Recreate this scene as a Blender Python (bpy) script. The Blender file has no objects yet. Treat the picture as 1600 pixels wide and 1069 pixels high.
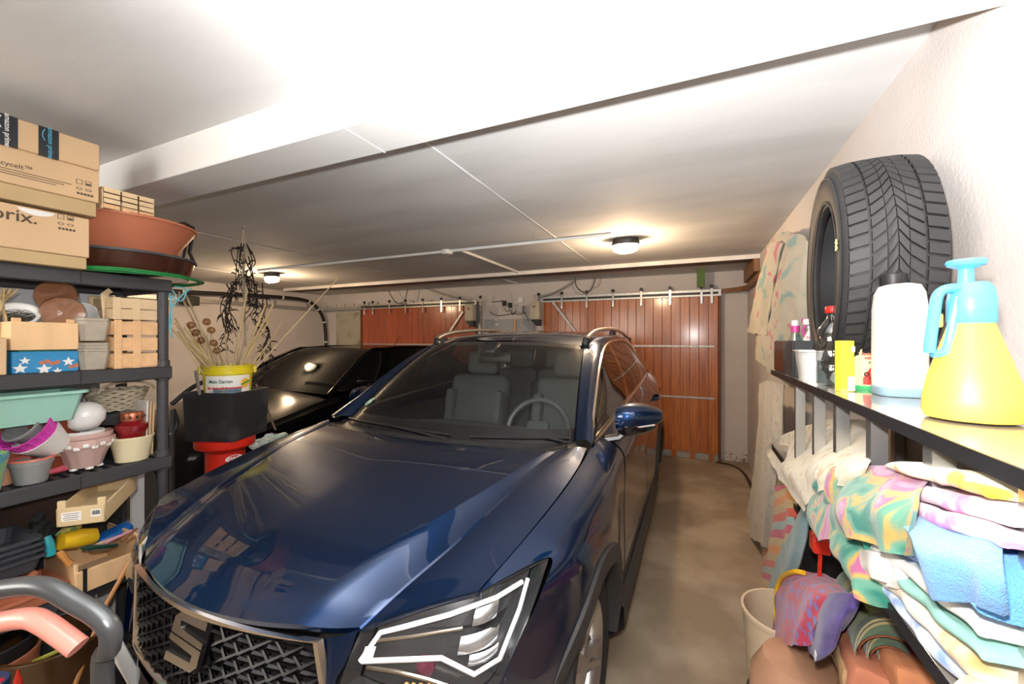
import bpy, bmesh, math, random
from mathutils import Vector, Matrix, Euler, noise
random.seed(7)
PI = math.pi
sc = bpy.context.scene
COL = sc.collection
R = math.radians

# ------------------------------------------------------------------ camera
F_PX = 640.0
YAW = math.atan(285/640)
CH = 1.52
ca, sa = math.cos(YAW), math.sin(YAW)
cam_d = bpy.data.cameras.new('camera'); cam_d.sensor_width = 36; cam_d.lens = F_PX/1600*36
cam_d.shift_y = -4.5/1600; cam_d.clip_start = 0.02
cam = bpy.data.objects.new('camera', cam_d); COL.objects.link(cam)
cam.location = (0, 0, CH); cam.rotation_euler = (PI/2, 0, YAW)
sc.camera = cam

# ------------------------------------------------------------------ light
w = bpy.data.worlds.new('world'); sc.world = w; w.use_nodes = True
w.node_tree.nodes['Background'].inputs[0].default_value = (0.75, 0.8, 0.9, 1)
w.node_tree.nodes['Background'].inputs[1].default_value = 0.05
# the photographer's flash, ten centimetres above the lens
fl = bpy.data.lights.new('camera_flash', 'SPOT'); fl.energy = 92; fl.color = (1.0, 0.975, 0.95)
fl.spot_size = R(165); fl.spot_blend = 0.75; fl.shadow_soft_size = 0.022
flo = bpy.data.objects.new('camera_flash', fl); COL.objects.link(flo)
flo.location = (-0.02, -0.01, CH+0.105); flo.rotation_euler = (R(94), 0, YAW-R(6))
fb = bpy.data.lights.new('bounce_flash', 'SPOT'); fb.energy = 330; fb.color = (1.0, 0.985, 0.97)
fb.spot_size = R(125); fb.spot_blend = 0.8; fb.shadow_soft_size = 0.022
fbo = bpy.data.objects.new('bounce_flash', fb); COL.objects.link(fbo)
fbo.location = (-0.02, -0.01, CH+0.11); fbo.rotation_euler = (R(90+58), 0, YAW-R(24))
# added fill light behind the camera to brighten the room, not an actual fitting
fa = bpy.data.lights.new('room_fill', 'AREA'); fa.shape = 'RECTANGLE'; fa.size = 2.6; fa.size_y = 0.8; fa.energy = 75; fa.color = (1.0, 0.93, 0.84)
fao = bpy.data.objects.new('room_fill', fa); COL.objects.link(fao)
fao.location = (-2.6, -1.5, 1.9); fao.rotation_euler = (R(80), 0, 0)
sc.view_settings.view_transform = 'Standard'; sc.view_settings.look = 'None'
sc.view_settings.exposure = 0.0; sc.view_settings.gamma = 1.0; sc.view_settings.use_curve_mapping = False

# ------------------------------------------------------------------ helpers
def at(px, py, x=None, y=None, z=None):
    """World point seen at a photograph pixel, on a plane x=, y= or z=."""
    X = (px-800)/F_PX; V = (530-py)/F_PX
    dx = -sa+X*ca; dy = ca+X*sa
    if x is not None: Z = x/dx
    elif y is not None: Z = y/dy
    else: Z = (z-CH)/V
    return Vector((dx*Z, dy*Z, CH+V*Z))

def B(): return bmesh.new()

def M4(loc=(0,0,0), rot=(0,0,0), s=(1,1,1)):
    return Matrix.LocRotScale(Vector(loc), Euler(rot), Vector(s))

def boxc(bm, c, s, rot=(0,0,0), bev=0.0, seg=1, M=None):
    r = bmesh.ops.create_cube(bm, size=1.0)
    vs = r['verts']
    for v in vs: v.co = Vector((v.co.x*s[0], v.co.y*s[1], v.co.z*s[2]))
    if bev > 0:
        es = list({e for v in vs for e in v.link_edges})
        rr = bmesh.ops.bevel(bm, geom=es, offset=min(bev, min(s)*0.45), segments=seg, affect='EDGES', profile=0.5)
        vs = list({v for f in rr['faces'] for v in f.verts} | {v for v in vs if v.is_valid})
    T = M4(c, rot)
    if M is not None: T = M @ T
    for v in vs: v.co = T @ v.co
    return vs

def box(bm, x0, x1, y0, y1, z0, z1, bev=0.0, seg=1):
    return boxc(bm, ((x0+x1)/2, (y0+y1)/2, (z0+z1)/2), (abs(x1-x0), abs(y1-y0), abs(z1-z0)), bev=bev, seg=seg)

def grid(bm, rows, cu=False, cv=False):
    V = [[bm.verts.new(p) for p in r] for r in rows]
    n = len(V); m = len(V[0])
    for i in range(n if cv else n-1):
        for j in range(m if cu else m-1):
            a, b, c, d = V[i][j], V[i][(j+1) % m], V[(i+1) % n][(j+1) % m], V[(i+1) % n][j]
            try: bm.faces.new((a, b, c, d))
            except ValueError: pass
    return V

def tube(bm, pts, r, seg=8, closed=False, cap=True, flat=1.0):
    pts = [Vector(p) for p in pts]; n = len(pts)
    rs = r if isinstance(r, (list, tuple)) else [r]*n
    rows = []; up = None
    for i, p in enumerate(pts):
        if closed: t = pts[(i+1) % n]-pts[i-1]
        else: t = pts[min(i+1, n-1)]-pts[max(i-1, 0)]
        if t.length < 1e-9: t = Vector((0, 0, 1))
        t.normalize()
        if up is None:
            up = Vector((0, 0, 1)) if abs(t.z) < 0.9 else Vector((1, 0, 0))
        up = up-t*up.dot(t)
        if up.length < 1e-6: up = t.orthogonal()
        up.normalize(); s = t.cross(up)
        rows.append([p+(up*math.cos(k/seg*2*PI)*flat+s*math.sin(k/seg*2*PI))*rs[i] for k in range(seg)])
    V = grid(bm, rows, cu=True, cv=closed)
    if cap and not closed:
        bm.faces.new(V[0][::-1]); bm.faces.new(V[-1])

def lathe(bm, prof, seg=32, M=None, cap0=False, cap1=False, fn=None):
    rows = []
    for (r, z) in prof:
        row = []
        for k in range(seg):
            a = k/seg*2*PI
            rr = r*(fn(a, z) if fn else 1.0)
            p = Vector((rr*math.cos(a), rr*math.sin(a), z))
            row.append(M @ p if M is not None else p)
        rows.append(row)
    V = grid(bm, rows, cu=True)
    if cap0: bm.faces.new(V[0][::-1])
    if cap1: bm.faces.new(V[-1])

def prism(bm, poly, d, M=None):
    """polygon in local xy, extruded along local z by d"""
    a = []; b = []
    for (x, y) in poly:
        p = Vector((x, y, 0)); q = Vector((x, y, d))
        if M is not None: p = M @ p; q = M @ q
        a.append(bm.verts.new(p)); b.append(bm.verts.new(q))
    n = len(poly)
    bm.faces.new(a[::-1]); bm.faces.new(b)
    for i in range(n): bm.faces.new((a[i], a[(i+1) % n], b[(i+1) % n], b[i]))

def cr(P, t):
    """Catmull-Rom through list P at t in 0..1 (uniform)"""
    n = len(P)-1; u = min(max(t, 0), 1)*n; i = min(int(u), n-1); u -= i
    p1 = Vector(P[i]); p2 = Vector(P[i+1])
    p0 = Vector(P[i-1]) if i > 0 else 2*p1-p2
    p3 = Vector(P[i+2]) if i+2 <= n else 2*p2-p1
    return 0.5*((2*p1)+(-p0+p2)*u+(2*p0-5*p1+4*p2-p3)*u*u+(-p0+3*p1-3*p2+p3)*u*u*u)

def spl(P, n): return [cr(P, i/(n-1)) for i in range(n)]

def lerp(a, b, t): return a+(b-a)*t

def fin(bm, name, smooth=40, merge=True):
    if merge: bmesh.ops.remove_doubles(bm, verts=bm.verts, dist=1e-5)
    bmesh.ops.recalc_face_normals(bm, faces=bm.faces)
    me = bpy.data.meshes.new(name); bm.to_mesh(me); bm.free()
    if smooth:
        me.polygons.foreach_set('use_smooth', [True]*len(me.polygons))
        me.set_sharp_from_angle(angle=R(smooth))
    return me

def tag(o, label=None, cat=None, group=None, kind=None):
    if label: o['label'] = label
    if cat: o['category'] = cat
    if group: o['group'] = group
    if kind: o['kind'] = kind
    return o

def T(name, label, cat, loc=(0,0,0), group=None, rz=0.0):
    """an Empty at the thing's base"""
    o = bpy.data.objects.new(name, None); COL.objects.link(o); o.empty_display_size = 0.05
    o.location = loc; o.rotation_euler = (0, 0, rz)
    return tag(o, label, cat, group)

def absM(p):
    M = Matrix.Identity(4)
    while p is not None:
        M = M4(p.location, p.rotation_euler, p.scale) @ M; p = p.parent
    return M

def O(name, bm, mat, parent=None, label=None, kind=None, smooth=40, local=False, me=None):
    """one mesh object; coordinates are world unless local=True"""
    me = me or fin(bm, name, smooth)
    if mat is not None and not me.materials: me.materials.append(mat)
    o = bpy.data.objects.new(name, me); COL.objects.link(o)
    if parent is not None:
        if not local: me.transform(absM(parent).inverted())
        o.parent = parent
    return tag(o, label, kind=kind)

def TO(name, bm, mat, label, cat, loc=(0,0,0), group=None, smooth=40, kind=None):
    """a thing that is one mesh, with its origin at loc (world coordinates in)"""
    me = fin(bm, name, smooth); me.materials.append(mat)
    me.transform(Matrix.Translation(-Vector(loc)))
    o = bpy.data.objects.new(name, me); COL.objects.link(o); o.location = loc
    return tag(o, label, cat, group, kind)

def S(name, bm, mat, parent=None, smooth=40):
    o = O(name, bm, mat, parent, smooth=smooth)
    if parent is None: o['kind'] = 'structure'
    return o

def dup(o, parent=None, loc=None, rz=None, label=None, group=None):
    c = o.copy(); COL.objects.link(c); c.parent = parent
    for ch in list(o.children): dup(ch, c)
    if loc is not None: c.location = loc
    if rz is not None: c.rotation_euler = (0, 0, rz)
    if label: c['label'] = label
    if group: c['group'] = group
    return c

def text_bm(s, size, M, depth=0.0006, bold=0.0, sx=1.0):
    cu = bpy.data.curves.new('t', 'FONT'); cu.body = s; cu.size = size; cu.extrude = depth/2; cu.offset = bold
    cu.align_x = 'CENTER'; cu.align_y = 'CENTER'; cu.resolution_u = 3
    to = bpy.data.objects.new('t', cu); COL.objects.link(to)
    dg = bpy.context.evaluated_depsgraph_get()
    me = bpy.data.meshes.new_from_object(to.evaluated_get(dg))
    bpy.data.objects.remove(to); bpy.data.curves.remove(cu)
    me.transform(M @ Matrix.Diagonal((sx, 1, 1, 1)))
    bm = bmesh.new(); bm.from_mesh(me); bpy.data.meshes.remove(me)
    return bm

def frame(o, x, y):
    """matrix with origin o, local x and y axes given"""
    x = Vector(x).normalized(); y = Vector(y); z = x.cross(y).normalized(); y = z.cross(x)
    return Matrix(((x.x, y.x, z.x, o[0]), (x.y, y.y, z.y, o[1]), (x.z, y.z, z.z, o[2]), (0, 0, 0, 1)))

def wob(bm, amp, sc_=8.0, seed=0.0):
    for v in bm.verts:
        n = noise.noise_vector(v.co*sc_+Vector((seed, seed*1.7, seed*2.3)))
        v.co += n*amp

# ------------------------------------------------------------------ materials
def mat(name, c, rough=0.6, metal=0.0, var=0.12, scale=6.0, bump=0.0, bscale=60.0, coat=0.0, spec=0.5, stretch=None, alpha=1.0, trans=0.0, ior=1.45, c2=None, cover=0.5, sheen=0.0, sss=0.0, emit=None, est=0.0, detail=4.0, rvar=0.0, crough=0.03, cior=1.5):
    m = bpy.data.materials.new(name); m.use_nodes = True; nt = m.node_tree; p = nt.nodes['Principled BSDF']
    tc = nt.nodes.new('ShaderNodeTexCoord'); mp = nt.nodes.new('ShaderNodeMapping')
    nt.links.new(tc.outputs['Object'], mp.inputs[0])
    if stretch: mp.inputs['Scale'].default_value = stretch
    n = nt.nodes.new('ShaderNodeTexNoise'); n.inputs['Scale'].default_value = scale; n.inputs['Detail'].default_value = detail
    nt.links.new(mp.outputs[0], n.inputs['Vector'])
    rmp = nt.nodes.new('ShaderNodeValToRGB'); e = rmp.color_ramp.elements
    if c2 is None:
        c2 = tuple(min(1, x*(1+var)) for x in c[:3]); ca_ = tuple(x*(1-var) for x in c[:3])
        e[0].position = 0.3; e[1].position = 0.7
    else:
        ca_ = c; e[0].position = max(0, cover-0.08); e[1].position = min(1, cover+0.08)
    e[0].color = (*ca_[:3], 1); e[1].color = (*c2[:3], 1)
    nt.links.new(n.outputs['Fac'], rmp.inputs[0]); nt.links.new(rmp.outputs[0], p.inputs['Base Color'])
    p.inputs['Roughness'].default_value = rough; p.inputs['Metallic'].default_value = metal
    p.inputs['Specular IOR Level'].default_value = spec; p.inputs['IOR'].default_value = ior
    p.inputs['Coat Weight'].default_value = coat; p.inputs['Coat IOR'].default_value = cior; p.inputs['Coat Roughness'].default_value = crough
    p.inputs['Transmission Weight'].default_value = trans; p.inputs['Alpha'].default_value = alpha
    p.inputs['Sheen Weight'].default_value = sheen; p.inputs['Subsurface Weight'].default_value = sss
    if emit: p.inputs['Emission Color'].default_value = (*emit, 1); p.inputs['Emission Strength'].default_value = est
    if rvar:
        mr = nt.nodes.new('ShaderNodeMapRange'); nt.links.new(n.outputs['Fac'], mr.inputs[0])
        mr.inputs['To Min'].default_value = max(0, rough-rvar); mr.inputs['To Max'].default_value = min(1, rough+rvar)
        nt.links.new(mr.outputs[0], p.inputs['Roughness'])
    if bump:
        nb = nt.nodes.new('ShaderNodeTexNoise'); nb.inputs['Scale'].default_value = bscale; nb.inputs['Detail'].default_value = 3
        nt.links.new(mp.outputs[0], nb.inputs['Vector'])
        bp = nt.nodes.new('ShaderNodeBump'); bp.inputs['Strength'].default_value = bump; bp.inputs['Distance'].default_value = 0.004
        nt.links.new(nb.outputs['Fac'], bp.inputs['Height']); nt.links.new(bp.outputs[0], p.inputs['Normal'])
    return m

def pane(name, tint=(0.9, 0.95, 0.92), dens=0.9, rough=0.0, spec=1.0, ior=1.5):
    """thin clear sheet: transparent film with a fresnel reflection"""
    m = bpy.data.materials.new(name); m.use_nodes = True; nt = m.node_tree; nt.nodes.clear()
    o = nt.nodes.new('ShaderNodeOutputMaterial'); mx = nt.nodes.new('ShaderNodeMixShader')
    t = nt.nodes.new('ShaderNodeBsdfTransparent'); g = nt.nodes.new('ShaderNodeBsdfGlossy'); f = nt.nodes.new('ShaderNodeMath'); f.operation = 'MULTIPLY_ADD'; lw = nt.nodes.new('ShaderNodeLayerWeight'); pw = nt.nodes.new('ShaderNodeMath'); pw.operation = 'POWER'
    t.inputs[0].default_value = (*[x*dens for x in tint], 1); g.inputs['Roughness'].default_value = rough
    g.inputs[0].default_value = (spec, spec, spec, 1); lw.inputs['Blend'].default_value = 0.5; pw.inputs[1].default_value = 4.5; f0 = ((ior-1)/(ior+1))**2*1.6
    nt.links.new(lw.outputs['Facing'], pw.inputs[0]); nt.links.new(pw.outputs[0], f.inputs[0]); f.inputs[1].default_value = 0.9*(1-f0); f.inputs[2].default_value = f0
    nt.links.new(f.outputs[0], mx.inputs[0]); nt.links.new(t.outputs[0], mx.inputs[1]); nt.links.new(g.outputs[0], mx.inputs[2])
    nt.links.new(mx.outputs[0], o.inputs[0])
    return m

def pattern(name, kind, cols, scale=20.0, rough=0.9, bump=0.3, dist=0.0, rot=(0,0,0), pos=None, bscale=300, stretch=(1,1,1)):
    """fabric print: 'bands' (stripes), 'blotch' (tie-dye), 'dots' (voronoi), 'check'"""
    m = bpy.data.materials.new(name); m.use_nodes = True; nt = m.node_tree; p = nt.nodes['Principled BSDF']
    tc = nt.nodes.new('ShaderNodeTexCoord'); mp = nt.nodes.new('ShaderNodeMapping')
    mp.inputs['Rotation'].default_value = rot; mp.inputs['Scale'].default_value = stretch
    nt.links.new(tc.outputs['Object'], mp.inputs[0])
    if kind == 'bands':
        n = nt.nodes.new('ShaderNodeTexWave'); n.inputs['Scale'].default_value = scale; n.inputs['Distortion'].default_value = dist
        n.wave_profile = 'SAW'; out = n.outputs['Fac']
    elif kind == 'dots':
        n = nt.nodes.new('ShaderNodeTexVoronoi'); n.inputs['Scale'].default_value = scale; out = n.outputs['Distance']
        n.inputs['Randomness'].default_value = dist
    elif kind == 'check':
        n = nt.nodes.new('ShaderNodeTexBrick'); n.inputs['Scale'].default_value = scale; out = n.outputs['Fac']
        n.inputs['Mortar Size'].default_value = 0.03
    else:
        n = nt.nodes.new('ShaderNodeTexNoise'); n.inputs['Scale'].default_value = scale; n.inputs['Distortion'].default_value = dist
        n.inputs['Detail'].default_value = 2; out = n.outputs['Fac']
    nt.links.new(mp.outputs[0], n.inputs['Vector'])
    r = nt.nodes.new('ShaderNodeValToRGB'); r.color_ramp.interpolation = 'CONSTANT' if kind in ('bands',) else 'EASE'
    while len(r.color_ramp.elements) < len(cols): r.color_ramp.elements.new(0.5)
    for i, c in enumerate(cols):
        e = r.color_ramp.elements[i]
        e.position = pos[i] if pos else (i/len(cols) if kind == 'bands' else 0.3+0.4*i/max(1, len(cols)-1))
        e.color = (*c, 1)
    nt.links.new(out, r.inputs[0]); nt.links.new(r.outputs[0], p.inputs['Base Color'])
    p.inputs['Roughness'].default_value = rough; p.inputs['Sheen Weight'].default_value = 0.2
    nb = nt.nodes.new('ShaderNodeTexNoise'); nb.inputs['Scale'].default_value = bscale
    nt.links.new(tc.outputs['Object'], nb.inputs['Vector'])
    bp = nt.nodes.new('ShaderNodeBump'); bp.inputs['Strength'].default_value = bump; bp.inputs['Distance'].default_value = 0.003
    nt.links.new(nb.outputs['Fac'], bp.inputs['Height']); nt.links.new(bp.outputs[0], p.inputs['Normal'])
    return m

WHITE_PAINT = mat('white_paint', (0.72, 0.72, 0.71), 0.85, var=0.05, scale=1.5, bump=0.15, bscale=40)
CEIL = mat('ceiling_paint', (0.60, 0.60, 0.60), 0.8, c2=(0.68, 0.68, 0.675), cover=0.5, scale=1.3, bump=0.1, bscale=25, stretch=(0.6, 2.0, 1), detail=6)
PLASTER = mat('pale_plaster', (0.63, 0.585, 0.56), 0.92, var=0.06, scale=2.5, bump=0.35, bscale=90, detail=8)
FLOORM = mat('dusty_concrete', (0.30, 0.235, 0.165), 0.75, c2=(0.42, 0.34, 0.25), cover=0.52, scale=2.2, bump=0.12, bscale=120, detail=10, rvar=0.1)
STEEL = mat('brushed_steel', (0.55, 0.55, 0.54), 0.35, metal=1.0, var=0.12, scale=30)
GALV = mat('galvanised', (0.50, 0.50, 0.49), 0.45, metal=0.8, var=0.2, scale=50)
CHROME = mat('chrome', (0.82, 0.80, 0.77), 0.12, metal=1.0, var=0.02)
BLACKP = mat('black_plastic', (0.018, 0.018, 0.019), 0.45, var=0.15)
BLACKG = mat('gloss_black', (0.006, 0.006, 0.007), 0.12, var=0.1, coat=1.0)
DGREY = mat('dark_grey_plastic', (0.045, 0.047, 0.052), 0.5, var=0.15, bump=0.05)
WHITEP = mat('white_plastic', (0.80, 0.80, 0.78), 0.4, var=0.03)
RUBBER = mat('rubber', (0.022, 0.022, 0.022), 0.75, var=0.25, scale=20, bump=0.1)
BROWNM = mat('brown_painted_steel', (0.06, 0.028, 0.016), 0.5, var=0.3, scale=5)
CARD = mat('cardboard', (0.66, 0.46, 0.27), 0.85, var=0.06, scale=3, bump=0.05, bscale=200)
CARDIN = mat('cardboard_flap', (0.52, 0.38, 0.20), 0.85, var=0.06)
PINEW = mat('pale_pine', (0.72, 0.54, 0.33), 0.7, var=0.12, scale=4, stretch=(6, 1, 1), bump=0.05)
PEACHW = mat('peach_veneer', (0.74, 0.46, 0.24), 0.7, var=0.1, scale=4, stretch=(1, 8, 8))
INK = mat('black_ink', (0.02, 0.02, 0.02), 0.8, var=0.0)
TERRA = mat('terracotta_plastic', (0.50, 0.17, 0.09), 0.5, var=0.06)
# ------------------------------------------------------------------ the room
XR, XL, YB, YF, ZC, ZC0 = 0.597, -6.60, 5.79, -1.9, 2.36, 2.37
bm = B(); box(bm, XL-0.1, XR+0.1, YF-0.1, YB+0.4, -0.12, 0.0); S('floor', bm, FLOORM)
bm = B(); box(bm, XL-0.1, XR+0.1, YF-0.1, YB+0.4, ZC0, ZC0+0.15); CEI = S('ceiling', bm, CEIL)
for k, x in enumerate((-1.06, -3.6, -5.4)):
    bm = B(); box(bm, x-0.006, x+0.006, 1.21, YB, ZC0-0.0035, ZC0, bev=0.0015)
    O('joint_seam', bm, mat('seam_paint', (0.78, 0.78, 0.77), 0.8) if k == 0 else bpy.data.materials['seam_paint'], CEI)
bm = B(); box(bm, XR, XR+0.15, YF-0.1, YB+0.4, 0, ZC0); S('wall_right', bm, PLASTER)
bm = B(); box(bm, XL-0.15, XL, YF-0.1, YB+0.4, 0, ZC0); S('wall_left', bm, PLASTER)
bm = B(); box(bm, XL-0.1, XR+0.1, YF-0.25, YF, 0, ZC0); S('wall_front', bm, PLASTER)
# rear wall with two doorways
DZ = 2.08
D1 = (-2.02, 0.27); D2 = (-5.50, -3.16)
bm = B()
box(bm, D1[1], XR+0.1, YB, YB+0.25, 0, ZC0); box(bm, D2[1], D1[0], YB, YB+0.25, 0, ZC0)
box(bm, XL-0.1, D2[0], YB, YB+0.25, 0, ZC0); box(bm, D1[0], D1[1], YB, YB+0.25, DZ+0.04, ZC0); box(bm, D2[0], D2[1], YB, YB+0.25, DZ+0.04, ZC0)
S('wall_back', bm, PLASTER)
bm = B(); box(bm, XL, XR, 1.01, 1.21, 2.22, ZC0+0.02, bev=0.006); S('trim_1', bm, WHITE_PAINT)      # concrete beam
bm = B(); box(bm, -1.064, -1.056, 1.008, 1.2102, 2.2185, 2.2195); O('joint_seam', bm, bpy.data.materials['seam_paint'], bpy.data.objects['trim_1'])
# door header board : white front edge, brown underside
bm = B(); box(bm, -6.3, XR, 4.72, 4.745, 2.325, ZC0, bev=0.002); hb = S('trim_2', bm, mat('cream_strip', (0.78, 0.74, 0.70), 0.6))
bm = B(); box(bm, -6.3, XR, 4.745, 5.0, 2.335, ZC0-0.002); O('brown_board', bm, BROWNM, hb)
# grey ledge band low on the left of door two (bare plaster patch)
bm = B(); box(bm, -6.25, -5.56, YB-0.012, YB, 0.0, 2.02, bev=0.004); S('trim_3', bm, mat('stained_render', (0.46, 0.43, 0.34), 0.9, c2=(0.26, 0.22, 0.14), cover=0.58, scale=2.5))
# damp flaking skirting on the right pier
bm = B(); box(bm, D1[1]+0.03, XR-0.005, YB-0.01, YB, 0.0, 0.10, bev=0.003); wob(bm, 0.004, 30); S('baseboard_back', bm, mat('flaking_paint', (0.60, 0.56, 0.52), 0.9, c2=(0.20, 0.16, 0.12), cover=0.6, scale=26))

# ---------------------------------------------- garage doors of vertical planks
plank_m = []
for i, c in enumerate([(0.42, 0.125, 0.028), (0.36, 0.10, 0.022), (0.47, 0.15, 0.036)]):
    plank_m.append(mat('varnished_plank', c, 0.32, var=0.35, scale=3.5, stretch=(14, 1, 0.7), coat=0.5, rvar=0.08, crough=0.15))
REDP = [mat('red_plank', c, 0.35, var=0.25, scale=3.5, stretch=(14, 1, 0.7), coat=0.4, crough=0.15) for c in [(0.40, 0.085, 0.03), (0.36, 0.075, 0.028)]]
GREYSTRIP = mat('grey_strip', (0.34, 0.33, 0.31), 0.7, var=0.15)
def door(n, x0, x1, mats, hang, cnt):
    y = 5.68
    r = bpy.data.objects.new('door_%d' % n, None); COL.objects.link(r); r.location = ((x0+x1)/2, y, 0); r['kind'] = 'structure'
    w_ = (x1-x0)/cnt
    for i in range(cnt):
        xa = x0+i*w_
        bm = B(); box(bm, xa+0.0015, xa+w_-0.0015, y-random.uniform(0, 0.003), y+0.03, 0.085, DZ, bev=0.003)
        O('plank', bm, random.choice(mats), r, smooth=30)
        if i % 2 == 0:
            bm = B(); box(bm, xa+0.004, xa+w_*0.55, y-0.004, y+0.02, 0.0, 0.088, bev=0.002); O('plank_foot', bm, mats[0], r)
    bm = B(); box(bm, x0, x1, y+0.012, y+0.024, 0.004, 0.12); O('bottom_strip', bm, GREYSTRIP, r)  # plain grey strip along the door bottom, visible between the plank feet
    for z in (1.43, 0.78):
        bm = B(); box(bm, x0+0.02, x1-0.04, y-0.012, y-0.002, z-0.012, z+0.012, bev=0.002)
        for k in range(int((x1-x0)/0.1)): boxc(bm, (x0+0.06+k*0.1, y-0.014, z), (0.012, 0.006, 0.012), bev=0.002)
        O('steel_strap', bm, GALV, r)
    # top track with its dark slot
    bm = B(); box(bm, x0-0.02, x1+0.03, y-0.045, y-0.03, DZ+0.03, DZ+0.055); box(bm, x0-0.02, x1+0.03, y-0.045, y-0.03, DZ-0.025, DZ-0.005)
    box(bm, x0-0.02, x1+0.03, y-0.03, y-0.022, DZ-0.02, DZ+0.05); O('top_track', bm, GALV, r)
    bm = B(); box(bm, x0, x1, y-0.0305, y-0.029, DZ-0.002, DZ+0.028); O('track_slot', bm, BLACKP, r)
    for hx in hang:
        bm = B(); box(bm, hx-0.014, hx+0.014, y-0.054, y-0.048, DZ-0.12, DZ+0.09, bev=0.002)
        for q in (-0.10, -0.07, -0.04): lathe(bm, [(0.004, 0), (0.004, 0.003)], 6, M4((hx, y-0.054, DZ+q), (PI/2, 0, 0)), cap1=True)
        h_ = O('hanger', bm, CHROME, r)
        bm = B(); lathe(bm, [(0.004, -0.012), (0.022, -0.012), (0.025, -0.006), (0.025, 0.006), (0.022, 0.012), (0.004, 0.012)], 16, M4((hx, y-0.05, DZ+0.095), (PI/2, 0, 0)), cap0=True, cap1=True)
        O('roller', bm, BLACKP, h_)
    return r
h1 = [at(px, 460, y=5.64).x for px in (842, 878, 917, 958, 1002, 1047, 1096, 1112)]
h2 = [at(px, 470, y=5.64).x for px in (570, 583, 609, 634, 661, 690, 719, 751)]
d1 = door(1, D1[0], D1[1], plank_m, h1, 21)
d2 = door(2, D2[0], D2[1], REDP, h2, 21)
# jamb of door one
bm = B(); box(bm, D1[1]+0.002, D1[1]+0.03, 5.66, 5.80, 0, DZ+0.02, bev=0.003); O('jamb', bm, mats_j := mat('dark_jamb', (0.16, 0.05, 0.018), 0.5, var=0.2), d1)
bm = B(); box(bm, D2[0]-0.03, D2[0]-0.002, 5.66, 5.80, 0, DZ+0.02, bev=0.003); O('jamb', bm, mats_j, d2)
bm = B(); boxc(bm, (-1.72, 5.655, 1.86), (0.035, 0.008, 0.62), (0, R(-38), 0), bev=0.002); O('brace', bm, GALV, d1)
bm = B(); boxc(bm, (-3.5, 5.655, 1.80), (0.035, 0.008, 0.42), (0, R(38), 0), bev=0.002); O('brace', bm, GALV, d2)

# brown side track: runs down the right wall, bends along the rear wall
def track(name, z, hgt, m, label, r=0.32):
    pts = [(XR-0.03, 3.7, z)]
    for k in range(9):
        a = k/8*PI/2
        pts.append((XR-0.03-r*(1-math.cos(a)), YB-0.06-r+r*math.sin(a), z))
    pts.append((0.20, YB-0.06, z))
    bm = B(); rows = []
    for i, p in enumerate(pts):
        p = Vector(p); t = (Vector(pts[min(i+1, len(pts)-1)])-Vector(pts[max(i-1, 0)])).normalized(); n = Vector((-t.y, t.x, 0))*0.02
        rows.append([p+n+Vector((0,0,-hgt/2)), p-n+Vector((0,0,-hgt/2)), p-n+Vector((0,0,hgt/2)), p+n+Vector((0,0,hgt/2))])
    V = grid(bm, rows, cu=True); bm.faces.new(V[0]); bm.faces.new(V[-1][::-1])
    return TO(name, bm, m, label, 'rail', pts[5])
track('sliding_door_rail', 2.12, 0.055, mat('brown_rail', (0.22, 0.10, 0.045), 0.5, var=0.2), 'brown overhead rail curving from the right wall over the right garage door')
bm = B(); box(bm, XR-0.05, XR-0.002, 4.75, 5.7, 2.2, ZC0-0.002, bev=0.003); S('trim_4', bm, mat('brown_fascia', (0.26, 0.13, 0.06), 0.6, var=0.2))
# floor track
ft = [(0.24, 5.62, 0.006)]+[tuple(v) for v in spl([(0.30, 5.62, 0.006), (0.42, 5.56, 0.006), (0.50, 5.35, 0.006), (0.53, 5.0, 0.006), (0.545, 4.3, 0.006), (0.55, 3.2, 0.006), (0.55, 2.4, 0.006)], 30)]
bm = B(); tube(bm, ft, 0.018, 4, flat=0.5)
TO('floor_track', bm, mat('dark_track', (0.05, 0.022, 0.012), 0.55, var=0.2), 'dark brown floor rail curving from the right door along the right wall', 'rail', (0.5, 5.3, 0))
# left wall steel track and black duct
bm = B(); box(bm, XL+0.02, XL+0.05, 2.6, 5.6, 2.05, 2.11, bev=0.003)
for k in range(5): box(bm, XL, XL+0.03, 2.8+k*0.65, 2.83+k*0.65, 2.07, 2.18)
box(bm, XL+0.02, D2[0]-0.02, 5.6, 5.63, 2.05, 2.10)
for k in range(4): box(bm, XL+0.3+k*0.22, XL+0.315+k*0.22, 5.61, 5.62, 2.10, 2.17)
TO('steel_door_track', bm, GALV, 'galvanised steel rail high on the left wall running to the left garage door', 'rail', (XL+0.03, 4.0, 2.05))
dp = [at(270, 455, x=-6.40), at(300, 457, x=-6.40), at(400, 462, x=-6.40), at(470, 468, x=-6.40), at(492, 478, x=-6.40), at(505, 498, x=-6.42), at(509, 530, x=-6.42)]
dp.append(Vector((dp[-1].x, dp[-1].y, 0.9)))
pl = spl(dp, 40); bm = B(); tube(bm, pl, 0.03, 10)
t_ = T('cable_duct', 'black corrugated duct along the top of the left wall, bending down at the corner', 'duct', pl[0])
O('duct', bm, BLACKP, t_)
for k in range(4, 39, 5):
    bm = B(); d = (pl[k+1]-pl[k]).normalized()*0.012; tube(bm, [pl[k]-d, pl[k]+d], 0.034, 10); O('clip', bm, WHITEP, t_)

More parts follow.
